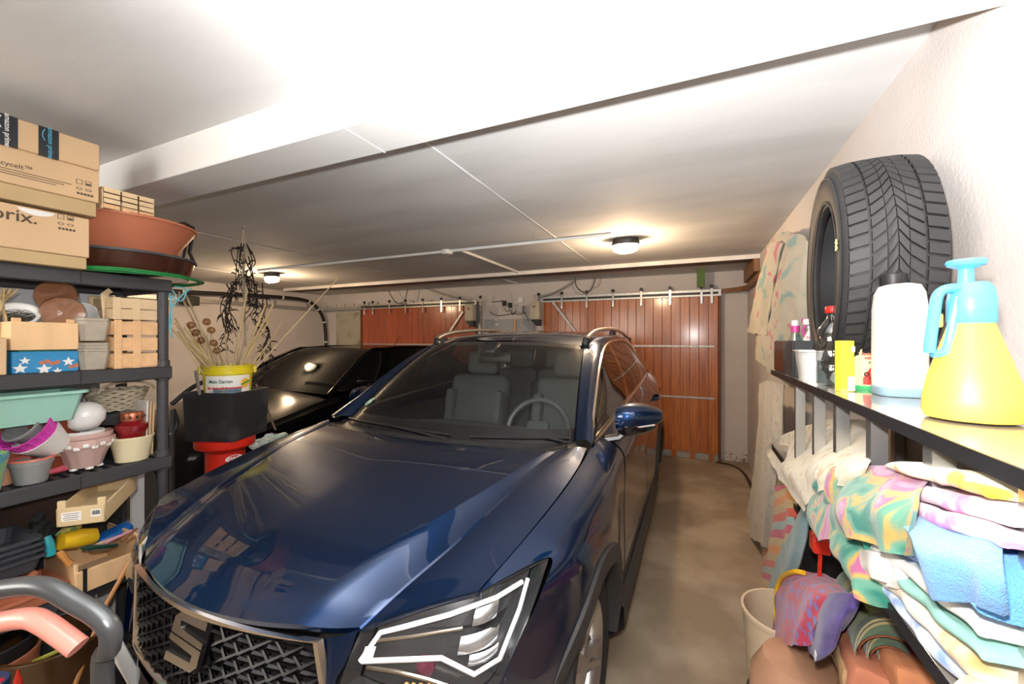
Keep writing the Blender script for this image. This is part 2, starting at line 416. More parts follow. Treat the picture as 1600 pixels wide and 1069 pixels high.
# ---------------------------------------------- ceiling fittings
def conduit(name, a, b, label, r=0.009):
    a = Vector(a); b = Vector(b); bm = B()
    d = (b-a).normalized(); s = Vector((-d.y, d.x, 0))*r
    rows = [[p+s-Vector((0,0,0.0)), p+s-Vector((0,0,2*r)), p-s-Vector((0,0,2*r)), p-s] for p in (a, b)]
    V = grid(bm, rows, cu=True); bm.faces.new(V[0]); bm.faces.new(V[1][::-1])
    return TO(name, bm, WHITEP, label, 'cable duct', (a+b)/2)
yc = 3.33
conduit('cable_conduit', (-0.60, yc, ZC0), (-4.9, yc, ZC0), 'long white cable conduit across the ceiling between the two lamps', 0.011)
conduit('cable_conduit', (-2.02, yc+0.01, ZC0), (-2.02, 4.72, ZC0), 'short white conduit branching from junction box towards the left garage door', 0.011)
conduit('cable_conduit', (-2.45, 5.0, ZC0), (-2.45, YB-0.01, ZC0), 'thin white conduit on the ceiling above the grey electrical board', 0.008)
t_ = T('junction_box', 'small round white junction box on the ceiling conduit', 'junction box', (-2.16, yc, ZC0-0.035))
bm = B(); lathe(bm, [(0.055, 0.035), (0.055, 0.008), (0.048, 0.0)], 20, M4(t_.location), cap1=True); O('box_body', bm, WHITEP, t_)
bm = B(); lathe(bm, [(0.045, 0.0), (0.043, -0.004)], 20, M4(t_.location), cap1=True); O('box_lid', bm, WHITEP, t_)
LAMPG = mat('lamp_glass', (1, 0.95, 0.85), 0.3, var=0.0, emit=(1.0, 0.78, 0.5), est=9.0)
def lamp(x, y, label):
    t_ = T('ceiling_lamp', label, 'lamp', (x, y, ZC0-0.10), 'oval bulkhead lamps')
    ov = lambda a, z: 1.0/math.sqrt((math.cos(a)/1.0)**2+(math.sin(a)/0.68)**2)
    bm = B(); lathe(bm, [(0.108, 0.10), (0.116, 0.055), (0.110, 0.048)], 32, M4((x, y, ZC0-0.10)), fn=ov, cap1=True); O('lamp_base', bm, BLACKP, t_)
    rib = lambda a, z: ov(a, z)*(1+0.03*math.cos(24*a))
    bm = B(); lathe(bm, [(0.104, 0.050), (0.106, 0.03), (0.094, -0.006), (0.05, -0.020), (0.01, -0.023)], 72, M4((x, y, ZC0-0.10)), fn=rib, cap1=True); O('lamp_glass', bm, LAMPG, t_)
    bm = B()
    for s in (-0.05, 0, 0.05): tube(bm, [(x+s, y-0.08, ZC0-0.05), (x+s, y-0.06, ZC0-0.112), (x+s, y, ZC0-0.126), (x+s, y+0.06, ZC0-0.112), (x+s, y+0.08, ZC0-0.05)], 0.003, 6)
    O('guard_wire', bm, STEEL, t_)
    l = bpy.data.lights.new('lamp_bulb', 'POINT'); l.energy = 52; l.color = (1.0, 0.70, 0.42); l.shadow_soft_size = 0.05
    lo = bpy.data.objects.new('lamp_bulb', l); COL.objects.link(lo); lo.location = (0, 0, -0.05); lo.parent = t_
lamp(-0.533, 3.56, 'lit oval bulkhead lamp on the ceiling before the right garage door')
lamp(-4.97, 3.56, 'lit oval bulkhead lamp on the ceiling at left, above the black car')
def hook(p, label):
    p = Vector(p); bm = B(); tube(bm, [p, p-Vector((0,0,0.02))]+[p+Vector((0.012*math.sin(a), 0, -0.032-0.012*(-math.cos(a)))) for a in [k/8*PI*1.5 for k in range(9)]], 0.0022, 6)
    TO('ceiling_hook', bm, STEEL, label, 'hook', p)
hook(at(833, 362, z=ZC0), 'small wire hook in the ceiling left of the right lamp')
hook(at(379, 346, z=ZC0), 'small screw eye in the ceiling above the dried vines')

# ---------------------------------------------- things at the rear wall
def coil(a, b, r, turns, wire, sag=0.05, n=None):
    a = Vector(a); b = Vector(b); n = n or turns*8; pts = []
    d = (b-a).normalized(); u = Vector((0, 0, 1)); u = (u-d*u.dot(d)).normalized(); s = d.cross(u)
    for i in range(n+1):
        t = i/n; ang = t*turns*2*PI
        pts.append(a.lerp(b, t)-Vector((0,0,1))*sag*4*t*(1-t)+(u*math.cos(ang)+s*math.sin(ang))*r)
    bm = B(); tube(bm, pts, wire, 5); return bm
CABLE = mat('grey_cable', (0.12, 0.115, 0.11), 0.5, var=0.1)
TO('spiral_cable', coil(at(641, 438, y=5.6), at(735, 470, y=5.6), 0.018, 34, 0.004, 0.04), CABLE, 'grey coiled spiral cable above the left garage door', 'cable', at(641, 438, y=5.6))
TO('spiral_cable', coil(at(899, 438, y=5.6), at(842, 464, y=5.6), 0.018, 26, 0.004, 0.04), CABLE, 'grey coiled spiral cable above left end of the right garage door', 'cable', at(899, 438, y=5.6))
def loopc(pp, label, r=0.009):
    P = [at(a, b, y=5.55) for a, b in pp]; bm = B(); tube(bm, spl(P, 30), r, 6)
    TO('hanging_cable', bm, CABLE, label, 'cable', P[0])
loopc([(606, 451), (612, 464), (622, 474), (632, 470), (636, 456), (640, 441)], 'thick grey cable hanging in a loop above the left garage door')
loopc([(899, 433), (900, 446), (908, 455), (918, 457), (926, 448), (931, 432)], 'thick grey cable hanging in a loop above the right garage door')
loopc([(931, 432), (937, 433), (939, 441), (934, 447), (927, 450)], 'thin cable curl beside the loop over the right garage door', 0.003)
bm = B(); tube(bm, [at(600, 447, y=5.5), at(600, 455, y=5.5)], 0.012, 6); tube(bm, [at(604, 440, y=5.5), at(1010, 424, y=5.5), at(1090, 418, y=5.5)], 0.005, 5)
TO('pull_cord_rail', bm, mat('brown_rod', (0.20, 0.12, 0.08), 0.5), 'thin brown rod along the top of the rear wall above both doors', 'rod', at(850, 430, y=5.5))
# green hanging tag
c = at(1095, 430, y=5.5)
bm = B(); prism(bm, [(-0.045, -0.15), (0.045, -0.15), (0.045, 0.12), (0.03, 0.15), (-0.03, 0.15), (-0.045, 0.12)], 0.05, frame(c, (1, 0, 0), (0, 0, 1)))
t_ = T('green_holder', 'green upright plastic holder hanging above the right garage door', 'holder', c)
O('holder_body', bm, mat('moss_green', (0.09, 0.16, 0.03), 0.6, var=0.1), t_)
bm = B(); tube(bm, [c+Vector((0, 0, 0.15)), c+Vector((0, 0, 0.21))], 0.005, 6); O('hook', bm, GALV, t_)
# motor boxes
CREAM = mat('cream_enamel', (0.52, 0.48, 0.36), 0.45, var=0.05)
def motor(p0, label):
    t_ = T('door_motor', label, 'motor', p0, 'door motors')
    x, y, z = p0
    bm = B(); box(bm, x-0.07, x+0.07, y-0.12, y, z, z+0.26, bev=0.012, seg=2); O('motor_case', bm, CREAM, t_)
    bm = B(); prism(bm, [(-0.07, 0), (0.07, 0), (0.07, -0.09), (0.02, -0.09)], 0.09, frame((x, y-0.01, z), (1, 0, 0), (0, 0, 1))); O('bracket', bm, BLACKP, t_)
    bm = B(); box(bm, x-0.03, x+0.02, y-0.123, y-0.12, z+0.17, z+0.20); O('badge', bm, mat('faded_badge', (0.35, 0.16, 0.10), 0.6), t_)
motor((-3.17, 5.60, 1.80), 'cream motor box at the right end of the left garage door')
motor((-2.09, 5.60, 1.80), 'cream motor box at the left end of the right garage door')
# pier: grey board, plugs, cables, post
bm = B(); box(bm, -3.04, -2.20, YB-0.03, YB-0.001, 1.0, 1.83, bev=0.004)
t_ = T('electrical_board', 'light grey board with faint marks on the pier between the garage doors', 'board', (-2.62, YB, 1.0))
O('board_panel', bm, mat('grey_board', (0.42, 0.43, 0.45), 0.7, var=0.05), t_)
for (a, b, s) in ((775, 500, 0.035), (776, 507, 0.05), (782, 497, 0.02)):
    bm = B(); q = at(a, b, y=YB-0.035); boxc(bm, q, (s, 0.004, 0.02), bev=0.004); O('white_mark', bm, WHITEP, t_)
bm = B(); c = at(805, 507, y=YB-0.05); box(bm, c.x-0.012, c.x+0.012, c.y-0.02, c.y+0.018, c.z-0.12, c.z+0.07, bev=0.002); TO('wooden_stick', bm, PEACHW, 'short wooden stick standing against the grey board between the doors', 'stick', c)
for i, (a, b, lab) in enumerate(((788, 474, 'left black plug adapter on the pier wall'), (797, 477, 'right black plug adapter on the pier wall'))):
    q = at(a, b, y=YB-0.03); t_ = T('plug_adapter', lab, 'plug', q)
    bm = B(); boxc(bm, q, (0.055, 0.05, 0.075), bev=0.008, seg=2); O('adapter_body', bm, BLACKP, t_)
    bm = B(); tube(bm, spl([q+Vector((0, -0.02, -0.03)), q+Vector((0.01, -0.02, -0.09)), q+Vector((0.05, -0.01, -0.13)), q+Vector((0.1, 0, -0.10))], 12), 0.004, 5); O('cord', bm, BLACKP, t_)
bm = B(); q = at(813, 469, y=YB-0.02); boxc(bm, q, (0.09, 0.03, 0.09), bev=0.006)
TO('wall_socket', bm, WHITEP, 'white double socket on the pier between the garage doors', 'socket', q)
bm = B(); q = at(812, 483, y=YB-0.03); boxc(bm, q, (0.1, 0.05, 0.1), bev=0.008); tube(bm, spl([q, q+Vector((-0.1, -0.02, 0.1)), q+Vector((-0.14, 0, 0.25))], 8), 0.004, 5)
TO('wall_switch_box', bm, mat('light_grey', (0.5, 0.5, 0.5), 0.5), 'light grey surface box with wires, below the white socket', 'box', q)
bm = B()
for P in ([(765, 487), (775, 493), (790, 492), (800, 490), (812, 491), (822, 488)], [(768, 472), (780, 471), (786, 469)], [(800, 481), (800, 490)], [(808, 476), (806, 486), (800, 492)], [(820, 478), (818, 486), (824, 496), (825, 502)]):
    tube(bm, spl([at(a, b, y=YB-0.04) for a, b in P], 16), 0.005, 5)
TO('wall_cables', bm, BLACKP, 'tangle of thin dark cables on the pier between the garage doors', 'cable', at(800, 490, y=YB-0.04))
bm = B(); box(bm, -3.14, -3.09, 5.72, 5.77, 0, 2.11, bev=0.004); TO('steel_post', bm, GALV, 'galvanised post standing right of the left garage door', 'post', (-3.115, 5.745, 0))
# ------------------------------------------------------------------ the blue car
PAINT = mat('blue_metallic_paint', (0.002, 0.026, 0.095), 0.36, metal=0.85, var=0.05, scale=2, coat=1.0, crough=0.006, cior=1.58)
PAINTD = PAINT
CLAD = mat('grey_cladding', (0.035, 0.034, 0.033), 0.55, var=0.1)
GLASS = pane('car_glass', (0.88, 0.93, 0.90), 0.95, ior=1.4)
GLASSD = pane('tinted_glass', (0.28, 0.28, 0.27), 0.8, ior=1.5)
TRIMC = mat('satin_chrome', (0.80, 0.72, 0.62), 0.2, metal=1.0, var=0.02)
INTG = mat('grey_upholstery', (0.095, 0.10, 0.10), 0.85, var=0.1, bump=0.2, bscale=200)
INTD = mat('dark_upholstery', (0.06, 0.062, 0.065), 0.8, var=0.1)
CX, CY = -1.20, 0.56
car = T('car', 'dark blue metallic estate car with silver roof rails parked nose to the front', 'car', (CX, CY, 0))
def C(name, bm, m, parent=None, label=None, smooth=40, kind=None):
    """part of the car given in car coordinates"""
    return O(name, bm, m, parent or car, label, kind, smooth, local=True)
def mir(bm, s):
    if s < 0:
        for v in bm.verts: v.co.x = -v.co.x
    return bm

c0 = [(0,.078,.826),(0,.20,.893),(0,.45,.962),(0,.70,1.005),(0,.90,1.027),(0,1.06,1.035)]
c2 = [(.33,.125,.838),(.37,.225,.888),(.455,.45,.955),(.545,.70,1.003),(.60,.92,1.033),(.635,1.08,1.046)]
c3 = [(.465,.19,.828),(.505,.30,.873),(.56,.47,.925),(.61,.72,.984),(.65,.96,1.025),(.69,1.15,1.048)]
c4 = [(.71,.34,.892),(.735,.46,.92),(.757,.60,.949),(.778,.80,.985),(.785,1.02,1.018),(.775,1.20,1.045)]
# bonnet
bm = B(); rows = []
NY = 44
for i in range(NY+1):
    t = i/NY; a = cr(c0, t); b = cr(c2, t); c = cr(c3, t); d = cr(c4, t); half = []
    for k in range(15):
        s = k/14; p = Vector((b.x*s, a.y+(b.y-a.y)*s*s, a.z+(b.z-a.z)*s*s-0.004*math.sin(PI*s)*math.sin(PI*min(1,t*1.3))))
        half.append(p)
    for k in range(1, 7):
        s = k/6; p = b.lerp(c, s); p.z += -0.006*math.sin(PI*s); half.append(p)
    half.append(c+Vector((0.004, 0, -0.004)))
    half.append(c+Vector((0.008, 0, -0.0005)))
    for k in range(1, 8):
        s = k/7; p = (c+Vector((0.008, 0, 0))).lerp(d-Vector((0.003, 0, 0)), s); p.z += 0.007*math.sin(PI*s); half.append(p)
    half.append(half[-1]+Vector((0.001, 0, -0.012)))
    rows.append([Vector((-p.x, p.y, p.z)) for p in half[:0:-1]]+half)
front = [p+Vector((0, 0.004, -0.014)) for p in rows[0]]
grid(bm, [front]+rows); C('bonnet', bm, PAINT, smooth=28)
for s in (-1, 1):
    bm = B(); boxc(bm, (s*0.26, 1.0, 1.034), (0.035, 0.02, 0.012), bev=0.005); C('washer_nozzle', bm, BLACKP)
# dark tray beneath bonnet gaps
bm = B(); grid(bm, [[Vector((x*0.75/5*1.0, 0.16+0.2*(abs(x)/5)**2+j*0.13, 0.80+0.028*j)) for x in range(-5, 6)] for j in range(8)]); C('engine_bay_tray', bm, BLACKP)

# body side network ----------------------------------------------------------
ys = [None, .62, .85, 1.10, 1.42, 2.42, 3.30, 3.80, 4.10, 4.27]
def col(start, data): return [start]+[(x, y if yy is None else yy, z) for (x, z), y, yy in zip(data, ys[1:], ys[1:])]
S0 = col((.713,.343,.892), [(.760,.951),(.784,.992),(.789,1.028),(.785,1.062),(.805,1.125),(.800,1.165),(.775,1.185),(.735,1.19),(.66,1.18)])
S1 = col((.822,.552,.897), [(.838,.912),(.868,.950),(.884,.976),(.884,.997),(.885,1.03),(.880,1.065),(.86,1.08),(.82,1.085),(.74,1.08)])
S2 = col((.838,.435,.862), [(.880,.862),(.898,.88),(.908,.90),(.902,.91),(.900,.93),(.900,.95),(.885,.97),(.85,.975),(.77,.97)])
S3 = col((.803,.345,.767), [(.890,.745),(.912,.73),(.918,.72),(.898,.72),(.893,.72),(.910,.73),(.905,.74),(.87,.745),(.79,.745)])
S4 = col((.778,.285,.672), [(.880,.55),(.905,.52),(.912,.48),(.900,.45),(.898,.45),(.912,.47),(.91,.5),(.875,.52),(.80,.54)])
S5 = col((.760,.250,.42), [(.850,.30),(.88,.25),(.885,.23),(.88,.22),(.88,.22),(.885,.23),(.88,.25),(.85,.30),(.78,.36)])
SC = [S0, S1, S2, S3, S4, S5]
# front column of S5/S4 follow bumper
def side(u, v):
    pts = [cr(c, u) for c in SC]
    return cr(pts, v)
WH = [(0.87, 0.335), (3.51, 0.335)]; AR = 0.385
def side_patch(u0, u1, nu, name, s, v0=0.0, v1=1.0, nv=44, m=PAINT, off=0.0):
    bm = B(); rows = []
    for i in range(nu+1):
        u = lerp(u0, u1, i/nu); rows.append([side(u, lerp(v0, v1, j/nv))+Vector((off, 0, 0)) for j in range(nv+1)])
    grid(bm, rows)
    dele = []
    for f in bm.faces:
        c = f.calc_center_median()
        for (wy, wz) in WH:
            if all(math.hypot(v.co.y-wy, v.co.z-wz) < AR for v in f.verts): dele.append(f); break
    bmesh.ops.delete(bm, geom=dele, context='FACES')
    for v in bm.verts:
        for (wy, wz) in WH:
            d = math.hypot(v.co.y-wy, v.co.z-wz)
            if 1e-6 < d < AR: k = AR/d; v.co.y = wy+(v.co.y-wy)*k; v.co.z = wz+(v.co.z-wz)*k
    bmesh.ops.dissolve_degenerate(bm, edges=bm.edges, dist=1e-4)
    return C(name, mir(bm, s), m, smooth=50)
n9 = 9.0; e = 0.003
for s in (1, -1):
    side_patch(0/n9, 4/n9-e, 70, 'front_wing', s)
    fd = side_patch(4/n9+e*0.3, 5/n9-e*0.3, 34, 'front_door', s)
    rd = side_patch(5/n9+e*0.3, 6/n9-e*0.3, 30, 'rear_door', s)
    side_patch(6/n9+e*0.6, 1.0, 60, 'rear_wing', s)
    for d_, u in ((fd, 4.72), (rd, 5.72)):
        q = side(u/n9, 0.26); bm = B()
        tube(bm, spl([q+Vector((0, -0.11, 0.0)), q+Vector((0.032, -0.07, 0.0)), q+Vector((0.034, 0.07, 0.004)), q+Vector((0, 0.11, 0.004))], 14), 0.011, 8, flat=1.3)
        O('door_handle', mir(bm, s), PAINT, d_, local=True)
    # inner black shell that shows in the gaps
    for (ya, yb) in ((1.30, 3.0), (3.98, 4.2)):
        bm = B(); box(bm, 0.60, 0.86, ya, yb, 0.25, 1.0); C('inner_shell', mir(bm, s), BLACKP)
    bm = B(); box(bm, 0.3, 0.74, 0.45, 1.3, 0.62, 0.78); C('inner_shell', mir(bm, s), BLACKP)
    # wheel arch cladding
    for (wy, wz) in WH:
        rows = []
        for k in range(41):
            a = R(-12)+R(204)*k/40; row = []
            for (rr, ox) in ((AR+0.055, 0.000), (AR+0.05, 0.010), (AR+0.02, 0.014), (AR-0.012, 0.012), (AR-0.02, -0.004), (AR-0.02, -0.10)):
                y = wy+rr*math.cos(a); z = max(0.22, wz+rr*math.sin(a)); 
                # body x at this y, z
                bx = 0.0; best = 9
                uu = {0.87: 2.05, 3.51: 6.45}[wy]/n9
                row.append((y, z, ox))
            rows.append(row)
        def bodyx(y, z):
            # invert the side network approximately
            u = 0.2 if y < 2 else 0.7
            for _ in range(12):
                p = side(u, 0.6); u += (y-p.y)*0.22*0.9 if y > 1.2 else (y-p.y)*0.3
                u = min(max(u, 0), 1)
            lo, hi = 0.1, 1.0
            for _ in range(14):
                mid = (lo+hi)/2
                if side(u, mid).z > z: lo = mid
                else: hi = mid
            return side(u, lo).x
        bm = B(); RR = []
        for row in rows:
            bx = [bodyx(y, z) for (y, z, ox) in row[:3]]; bx += [bx[-1]]*3
            RR.append([Vector((b+ox, y, z)) for b, (y, z, ox) in zip(bx, row)])
        grid(bm, RR); C('wheel_arch_trim', mir(bm, s), CLAD)
        bm = B(); rows = []
        for k in range(31):
            a = R(-15)+R(210)*k/30
            rows.append([Vector((x, wy+(AR-0.0)*math.cos(a), wz+(AR-0.0)*math.sin(a))) for x in (0.86, 0.62)])
        V = grid(bm, rows); bm.faces.new([r[1] for r in V]); C('wheel_well', mir(bm, s), BLACKP)
    # sill
    bm = B(); rows = []
    for i in range(20):
        y = lerp(1.28, 3.10, i/19); rows.append([Vector((0.895, y, 0.36)), Vector((0.918, y, 0.34)), Vector((0.92, y, 0.25)), Vector((0.86, y, 0.20)), Vector((0.6, y, 0.19))])
    grid(bm, rows); C('sill_trim', mir(bm, s), CLAD)

# lower bumper and fascia ----------------------------------------------------
def BY(X, z):
    X = abs(X); y = 0.092+0.052*(X/0.42)**2 if X < 0.42 else 0.144+0.48*(X-0.42)+0.35*(X-0.42)**2
    return y+(0.03 if z < 0.3 else 0.0)+0.02*math.sin((z-0.2)*6)*0+max(0, (z-0.5))*0.05
bm = B(); rows = []
for i in range(65):
    X = lerp(-0.80, 0.80, i/64); rows.append([Vector((X, BY(X, z), z)) for z in [0.19+0.49*j/26 for j in range(27)]])
grid(bm, rows)
dele = [f for f in bm.faces if (lambda c: abs(c.x) < 0.42-0.25*max(0, 0.56-c.z) and c.z > 0.50 or (abs(c.x) < 0.55 and 0.24 < c.z < 0.40))(f.calc_center_median())]
bmesh.ops.delete(bm, geom=dele, context='FACES'); C('front_bumper', bm, PAINT)
bm = B(); grid(bm, [[Vector((X, BY(X, .5)+0.08, z)) for z in (0.2, 0.3, 0.45)] for X in [lerp(-.6, .6, k/12) for k in range(13)]])
C('lower_intake', bm, BLACKP)
bm = B(); grid(bm, [[Vector((X, BY(X, .5)-0.004, z)) for z in (0.19, 0.25)] for X in [lerp(-.78, .78, k/30) for k in range(31)]]); C('lower_lip', bm, CLAD)
# fascia beside the grille, up to the headlight
GT = (.392, .148, .806)      # grille top corner
GBc = (.435, .125, .555)     # grille lower corner
for s in (1, -1):
    a0, a1 = Vector(GT), Vector(GBc); b0, b1 = Vector((.462, .188, .822)), Vector((.432, .150, .690)); b2 = Vector((.50, .185, .675)); bm = B(); rows = []
    for i in range(15):
        t = i/14; p = a0.lerp(a1, t); q = cr([b0, b0.lerp(b1, .5), b1, b1.lerp(Vector((.50, .18, .56)), 1.0)], t)
        rows.append([p.lerp(q, k/8)+Vector((0, -0.008*math.sin(PI*k/8), 0)) for k in range(9)])
    grid(bm, rows); C('front_fascia', mir(bm, s), PAINT)
# grille ------------------------------------------------------------------------
gr = T('grille', None, None, (0, 0, 0)); gr.parent = car
def GP(X, z): return Vector((X, 0.083+0.055*(X/0.40)**2, z))
def gl(name, bm, m, label=None): return O(name, bm, m, gr, label, local=True)
ot = [GP(-.395+.79*k/24, .812) for k in range(25)]; ob = [GP(.435-.87*k/24, .558) for k in range(25)]
out = ot+[GP(lerp(.395, .435, k/6), lerp(.812, .558, k/6)) for k in range(1, 6)]+ob+[GP(lerp(-.435, -.395, k/6), lerp(.558, .812, k/6)) for k in range(1, 6)]
bm = B(); n = len(out); cen = Vector((0, 0.1, .69)); rows = []
for i, p in enumerate(out):
    d = (cen-p); d.y = 0; d.normalize(); q = Vector((p.x, p.y, p.z))
    rows.append([q-d*0.004+Vector((0, .006, 0)), q-d*0.002+Vector((0, -.010, 0)), q+d*0.010+Vector((0, -.012, 0)), q+d*0.019+Vector((0, -.002, 0)), q+d*0.022+Vector((0, .03, 0))])
grid(bm, rows, cv=True); gl('grille_surround', bm, TRIMC)
bm = B(); grid(bm, [[GP(X, z)+Vector((0, 0.045, 0)) for z in (.50, .56, .62, .68, .74, .80, .815)] for X in [-.43+.86*k/16 for k in range(17)]]); gl('grille_back', bm, BLACKP)
GMESH = mat('gloss_black_mesh', (0.003, 0.003, 0.0035), 0.28, var=0.1, spec=.22)
bm = B()
rw = 0; z = .575
while z < .80:
    x = -.37+(0.045 if rw % 2 else 0)
    while x < .375:
        if abs(x) > 0.075 or abs(z-.735) > .075:
            for sgn in (1, -1):
                a = GP(x-.040, z-sgn*0.0)+Vector((0, .014, 0)); b = GP(x, z+sgn*.018)+Vector((0, -.002, 0)); c = GP(x+.040, z)+Vector((0, .014, 0))
                tube(bm, [a, b, c], [0.003, 0.0055, 0.003], 4)
            tube(bm, [GP(x-.020, z+.003)+Vector((0, .022, 0)), GP(x+.020, z-.003)+Vector((0, .022, 0))], 0.008, 4)
        x += .09
    z += .023; rw += 1
gl('grille_mesh', bm, GMESH)['kind'] = 'stuff'
# emblem: slanting S-shaped badge of stripes
em = T('emblem', None, None, (0, 0, 0)); em.parent = gr; em['label'] = 'chrome badge, a slanted stylised letter S in two halves'
bm = B(); outl = [(-.052, -.062), (.040, -.072), (.056, -.045), (.058, .062), (.046, .070), (-.048, .074), (-.058, .05)]
F_ = frame(GP(0, .735)+Vector((0, -0.002, 0)), (1, 0, 0), (0, .30, 1)) @ Matrix.Diagonal((1.3, .86, 1, 1))
prism(bm, outl, 0.012, F_); O('emblem_base', bm, GMESH, em, local=True)
UP = [(.050, .066), (-.036, .066), (-.052, .048), (-.052, .008), (.052, -.004), (.052, .012), (-.030, .026), (-.030, .044), (.050, .044)]
for P in (UP, [(-a, -b) for a, b in UP]):
    bm = B(); prism(bm, P, 0.019, F_); O('emblem_stroke', bm, CHROME, em, local=True)
bm = B(); box(bm, -.26, .26, -.01, .005, .40, .51, bev=.004); O('number_plate_holder', bm, BLACKP, car, local=True)
bm = B(); box(bm, -.26, .26, -.016, -.009, .405, .515, bev=.003); O('number_plate', bm, WHITEP, car, local=True)

# headlights ----------------------------------------------------------------------
HT = [(.468,.195,.823),(.53,.222,.845),(.60,.262,.866),(.71,.342,.889),(.77,.435,.896),(.822,.545,.896)]
HB = [(.435,.152,.692),(.51,.172,.672),(.60,.20,.662),(.70,.235,.662),(.775,.285,.680),(.803,.345,.762)]
def HL(s, t, dep=0.0):
    a = cr(HT, s); b = cr(HB, s); p = a.lerp(b, t); bul = 0.016*math.sin(PI*t)*(0.4+0.6*math.sin(PI*s))
    return p+Vector((0.55*s, -1+0.5*s, 0.12)).normalized()*(bul-dep)
LENS = pane('headlight_lens', (0.97, 0.98, 0.98), 0.97, ior=1.45)
LEDW = mat('white_led_bar', (0.92, 0.92, 0.93), 0.25, var=0.0, coat=0.6)
REFL = mat('reflector', (0.85, 0.85, 0.87), 0.22, metal=0.9, var=0.1, scale=30)
for s in (1, -1):
    hd = T('headlight', None, None, (0, 0, 0)); hd.parent = car
    def hp(name, bm, m, label=None): return O(name, mir(bm, s), m, hd, label, local=True)
    bm = B(); grid(bm, [[HL(i/30, j/14, -0.001) for j in range(15)] for i in range(31)]); hp('lens', bm, LENS)
    bm = B(); N_ = 24
    rim = [(i/N_, 0) for i in range(N_+1)]+[(1, j/8) for j in range(1, 9)]+[(1-i/N_, 1) for i in range(1, N_+1)]+[(0, 1-j/8) for j in range(1, 8)]
    grid(bm, [[HL(a, b, 0.0), HL(lerp(a, .5, .02), lerp(b, .5, .03), 0.03), HL(lerp(a, .5, .06), lerp(b, .5, .12), 0.055)] for a, b in rim], cv=True)
    hp('housing_wall', bm, mat('dark_housing', (0.10, 0.10, 0.105), 0.25, metal=0.6) if 'dark_housing' not in bpy.data.materials else bpy.data.materials['dark_housing'])
    bm = B(); grid(bm, [[HL(lerp(.05, .95, i/16), lerp(.08, .92, j/8), 0.055) for j in range(9)] for i in range(17)]); hp('housing_back', bm, bpy.data.materials['dark_housing'])
    # light guide: long upper bar, drops down the outside and returns as a tick
    def bar(pp, r, m, name, dep=0.018, flat=1.0, seg=6):
        bm = B(); tube(bm, [HL(a, b, dep) for a, b in pp], r, seg, flat=flat); return hp(name, bm, m)
    bar([(.06, .55), (.14, .17), (.3, .16), (.5, .15), (.7, .14), (.86, .13)], .0065, LEDW, 'light_guide')
    bar([(.90, .14), (.885, .4), (.80, .70), (.66, .72), (.50, .52), (.30, .50), (.07, .55)], .0060, LEDW, 'light_guide')
    bm = B(); grid(bm, [[HL(.05+.012*i, .36+.25*i/8*0+.024*j, .024) for j in range(9)] for i in range(8)]); hp('reflector', bm, LEDW)
    for (a0_, a1_, b0_, b1_) in ((.60, .73, .19, .34), (.56, .76, .40, .56), (.62, .78, .58, .68)):
        bm = B(); grid(bm, [[HL(lerp(a0_, a1_, i/6), lerp(b0_, b1_, j/6), .026+.02*((i/6-.5)**2+(j/6-.5)**2)) for j in range(7)] for i in range(7)]); hp('reflector', bm, REFL)
    bar([(.12, .30), (.35, .30), (.56, .32)], .004, TRIMC, 'inner_trim', .03)
    bar([(.10, .66), (.3, .66), (.46, .74), (.60, .85)], .005, TRIMC, 'inner_trim', .03)
    q = HL(.43, .66, .055); d = Vector((.3, -1, .1)).normalized()
    bm = B(); lathe(bm, [(.024, 0), (.022, .008), (.013, .014), (.002, .016)], 20, M4(q) @ d.to_track_quat('Z', 'Y').to_matrix().to_4x4()); hp('projector_lens', bm, mat('projector_glass', (0.16, 0.03, 0.06), 0.05, var=0.2, coat=1.0) if 'projector_glass' not in bpy.data.materials else bpy.data.materials['projector_glass'])
    for k in range(4):
        bm = B(); boxc(bm, HL(.36+.035*k, .80, .03), (.012, .01, .010), bev=.003); hp('amber_led', bm, mat('amber_led', (0.9, 0.45, 0.12), 0.3) if 'amber_led' not in bpy.data.materials else bpy.data.materials['amber_led'])

# greenhouse -----------------------------------------------------------------------
wb = [(0,1.075,1.052),(.30,1.095,1.052),(.52,1.15,1.050),(.655,1.235,1.046),(.695,1.30,1.044)]
wt = [(0,1.865,1.507),(.25,1.875,1.503),(.42,1.90,1.494),(.52,1.945,1.483),(.565,1.985,1.473)]
def WS(s, t):
    a = cr(wb, abs(s)); b = cr(wt, abs(s)); p = a.lerp(b, t); p.z += 0.022*math.sin(PI*t); p.y -= 0.01*math.sin(PI*t)
    return Vector((-p.x if s < 0 else p.x, p.y, p.z))
def strip(name, fn, n, m, parent=None, closed=False, smooth=40):
    bm = B(); grid(bm, [fn(i/n) for i in range(n+1)], cv=closed); return C(name, bm, m, parent, smooth=smooth)
GL0, GL1, GE = .10, .975, .955
bm = B(); grid(bm, [[WS(lerp(-GE, GE, i/40), lerp(GL0, GL1-.03, j/24)) for j in range(25)] for i in range(41)]); ws = C('windscreen', bm, GLASS)
bm = B()
FR = []
for i in range(41): FR.append([WS(lerp(-1, 1, i/40), 0.0), WS(lerp(-GE, GE, i/40), GL0)])
grid(bm, FR); C('windscreen_border', bm, BLACKG)
bm = B(); grid(bm, [[WS(lerp(-GE, GE, i/40), GL1-.03), WS(lerp(-1, 1, i/40), 1.0)] for i in range(41)]); C('windscreen_border', bm, BLACKG)
for s in (1, -1):
    bm = B(); grid(bm, [[WS(s*GE, lerp(GL0, GL1-.03, j/20)), WS(s*1.0, lerp(0, 1, j/20))] for j in range(21)]); C('windscreen_border', bm, BLACKG)
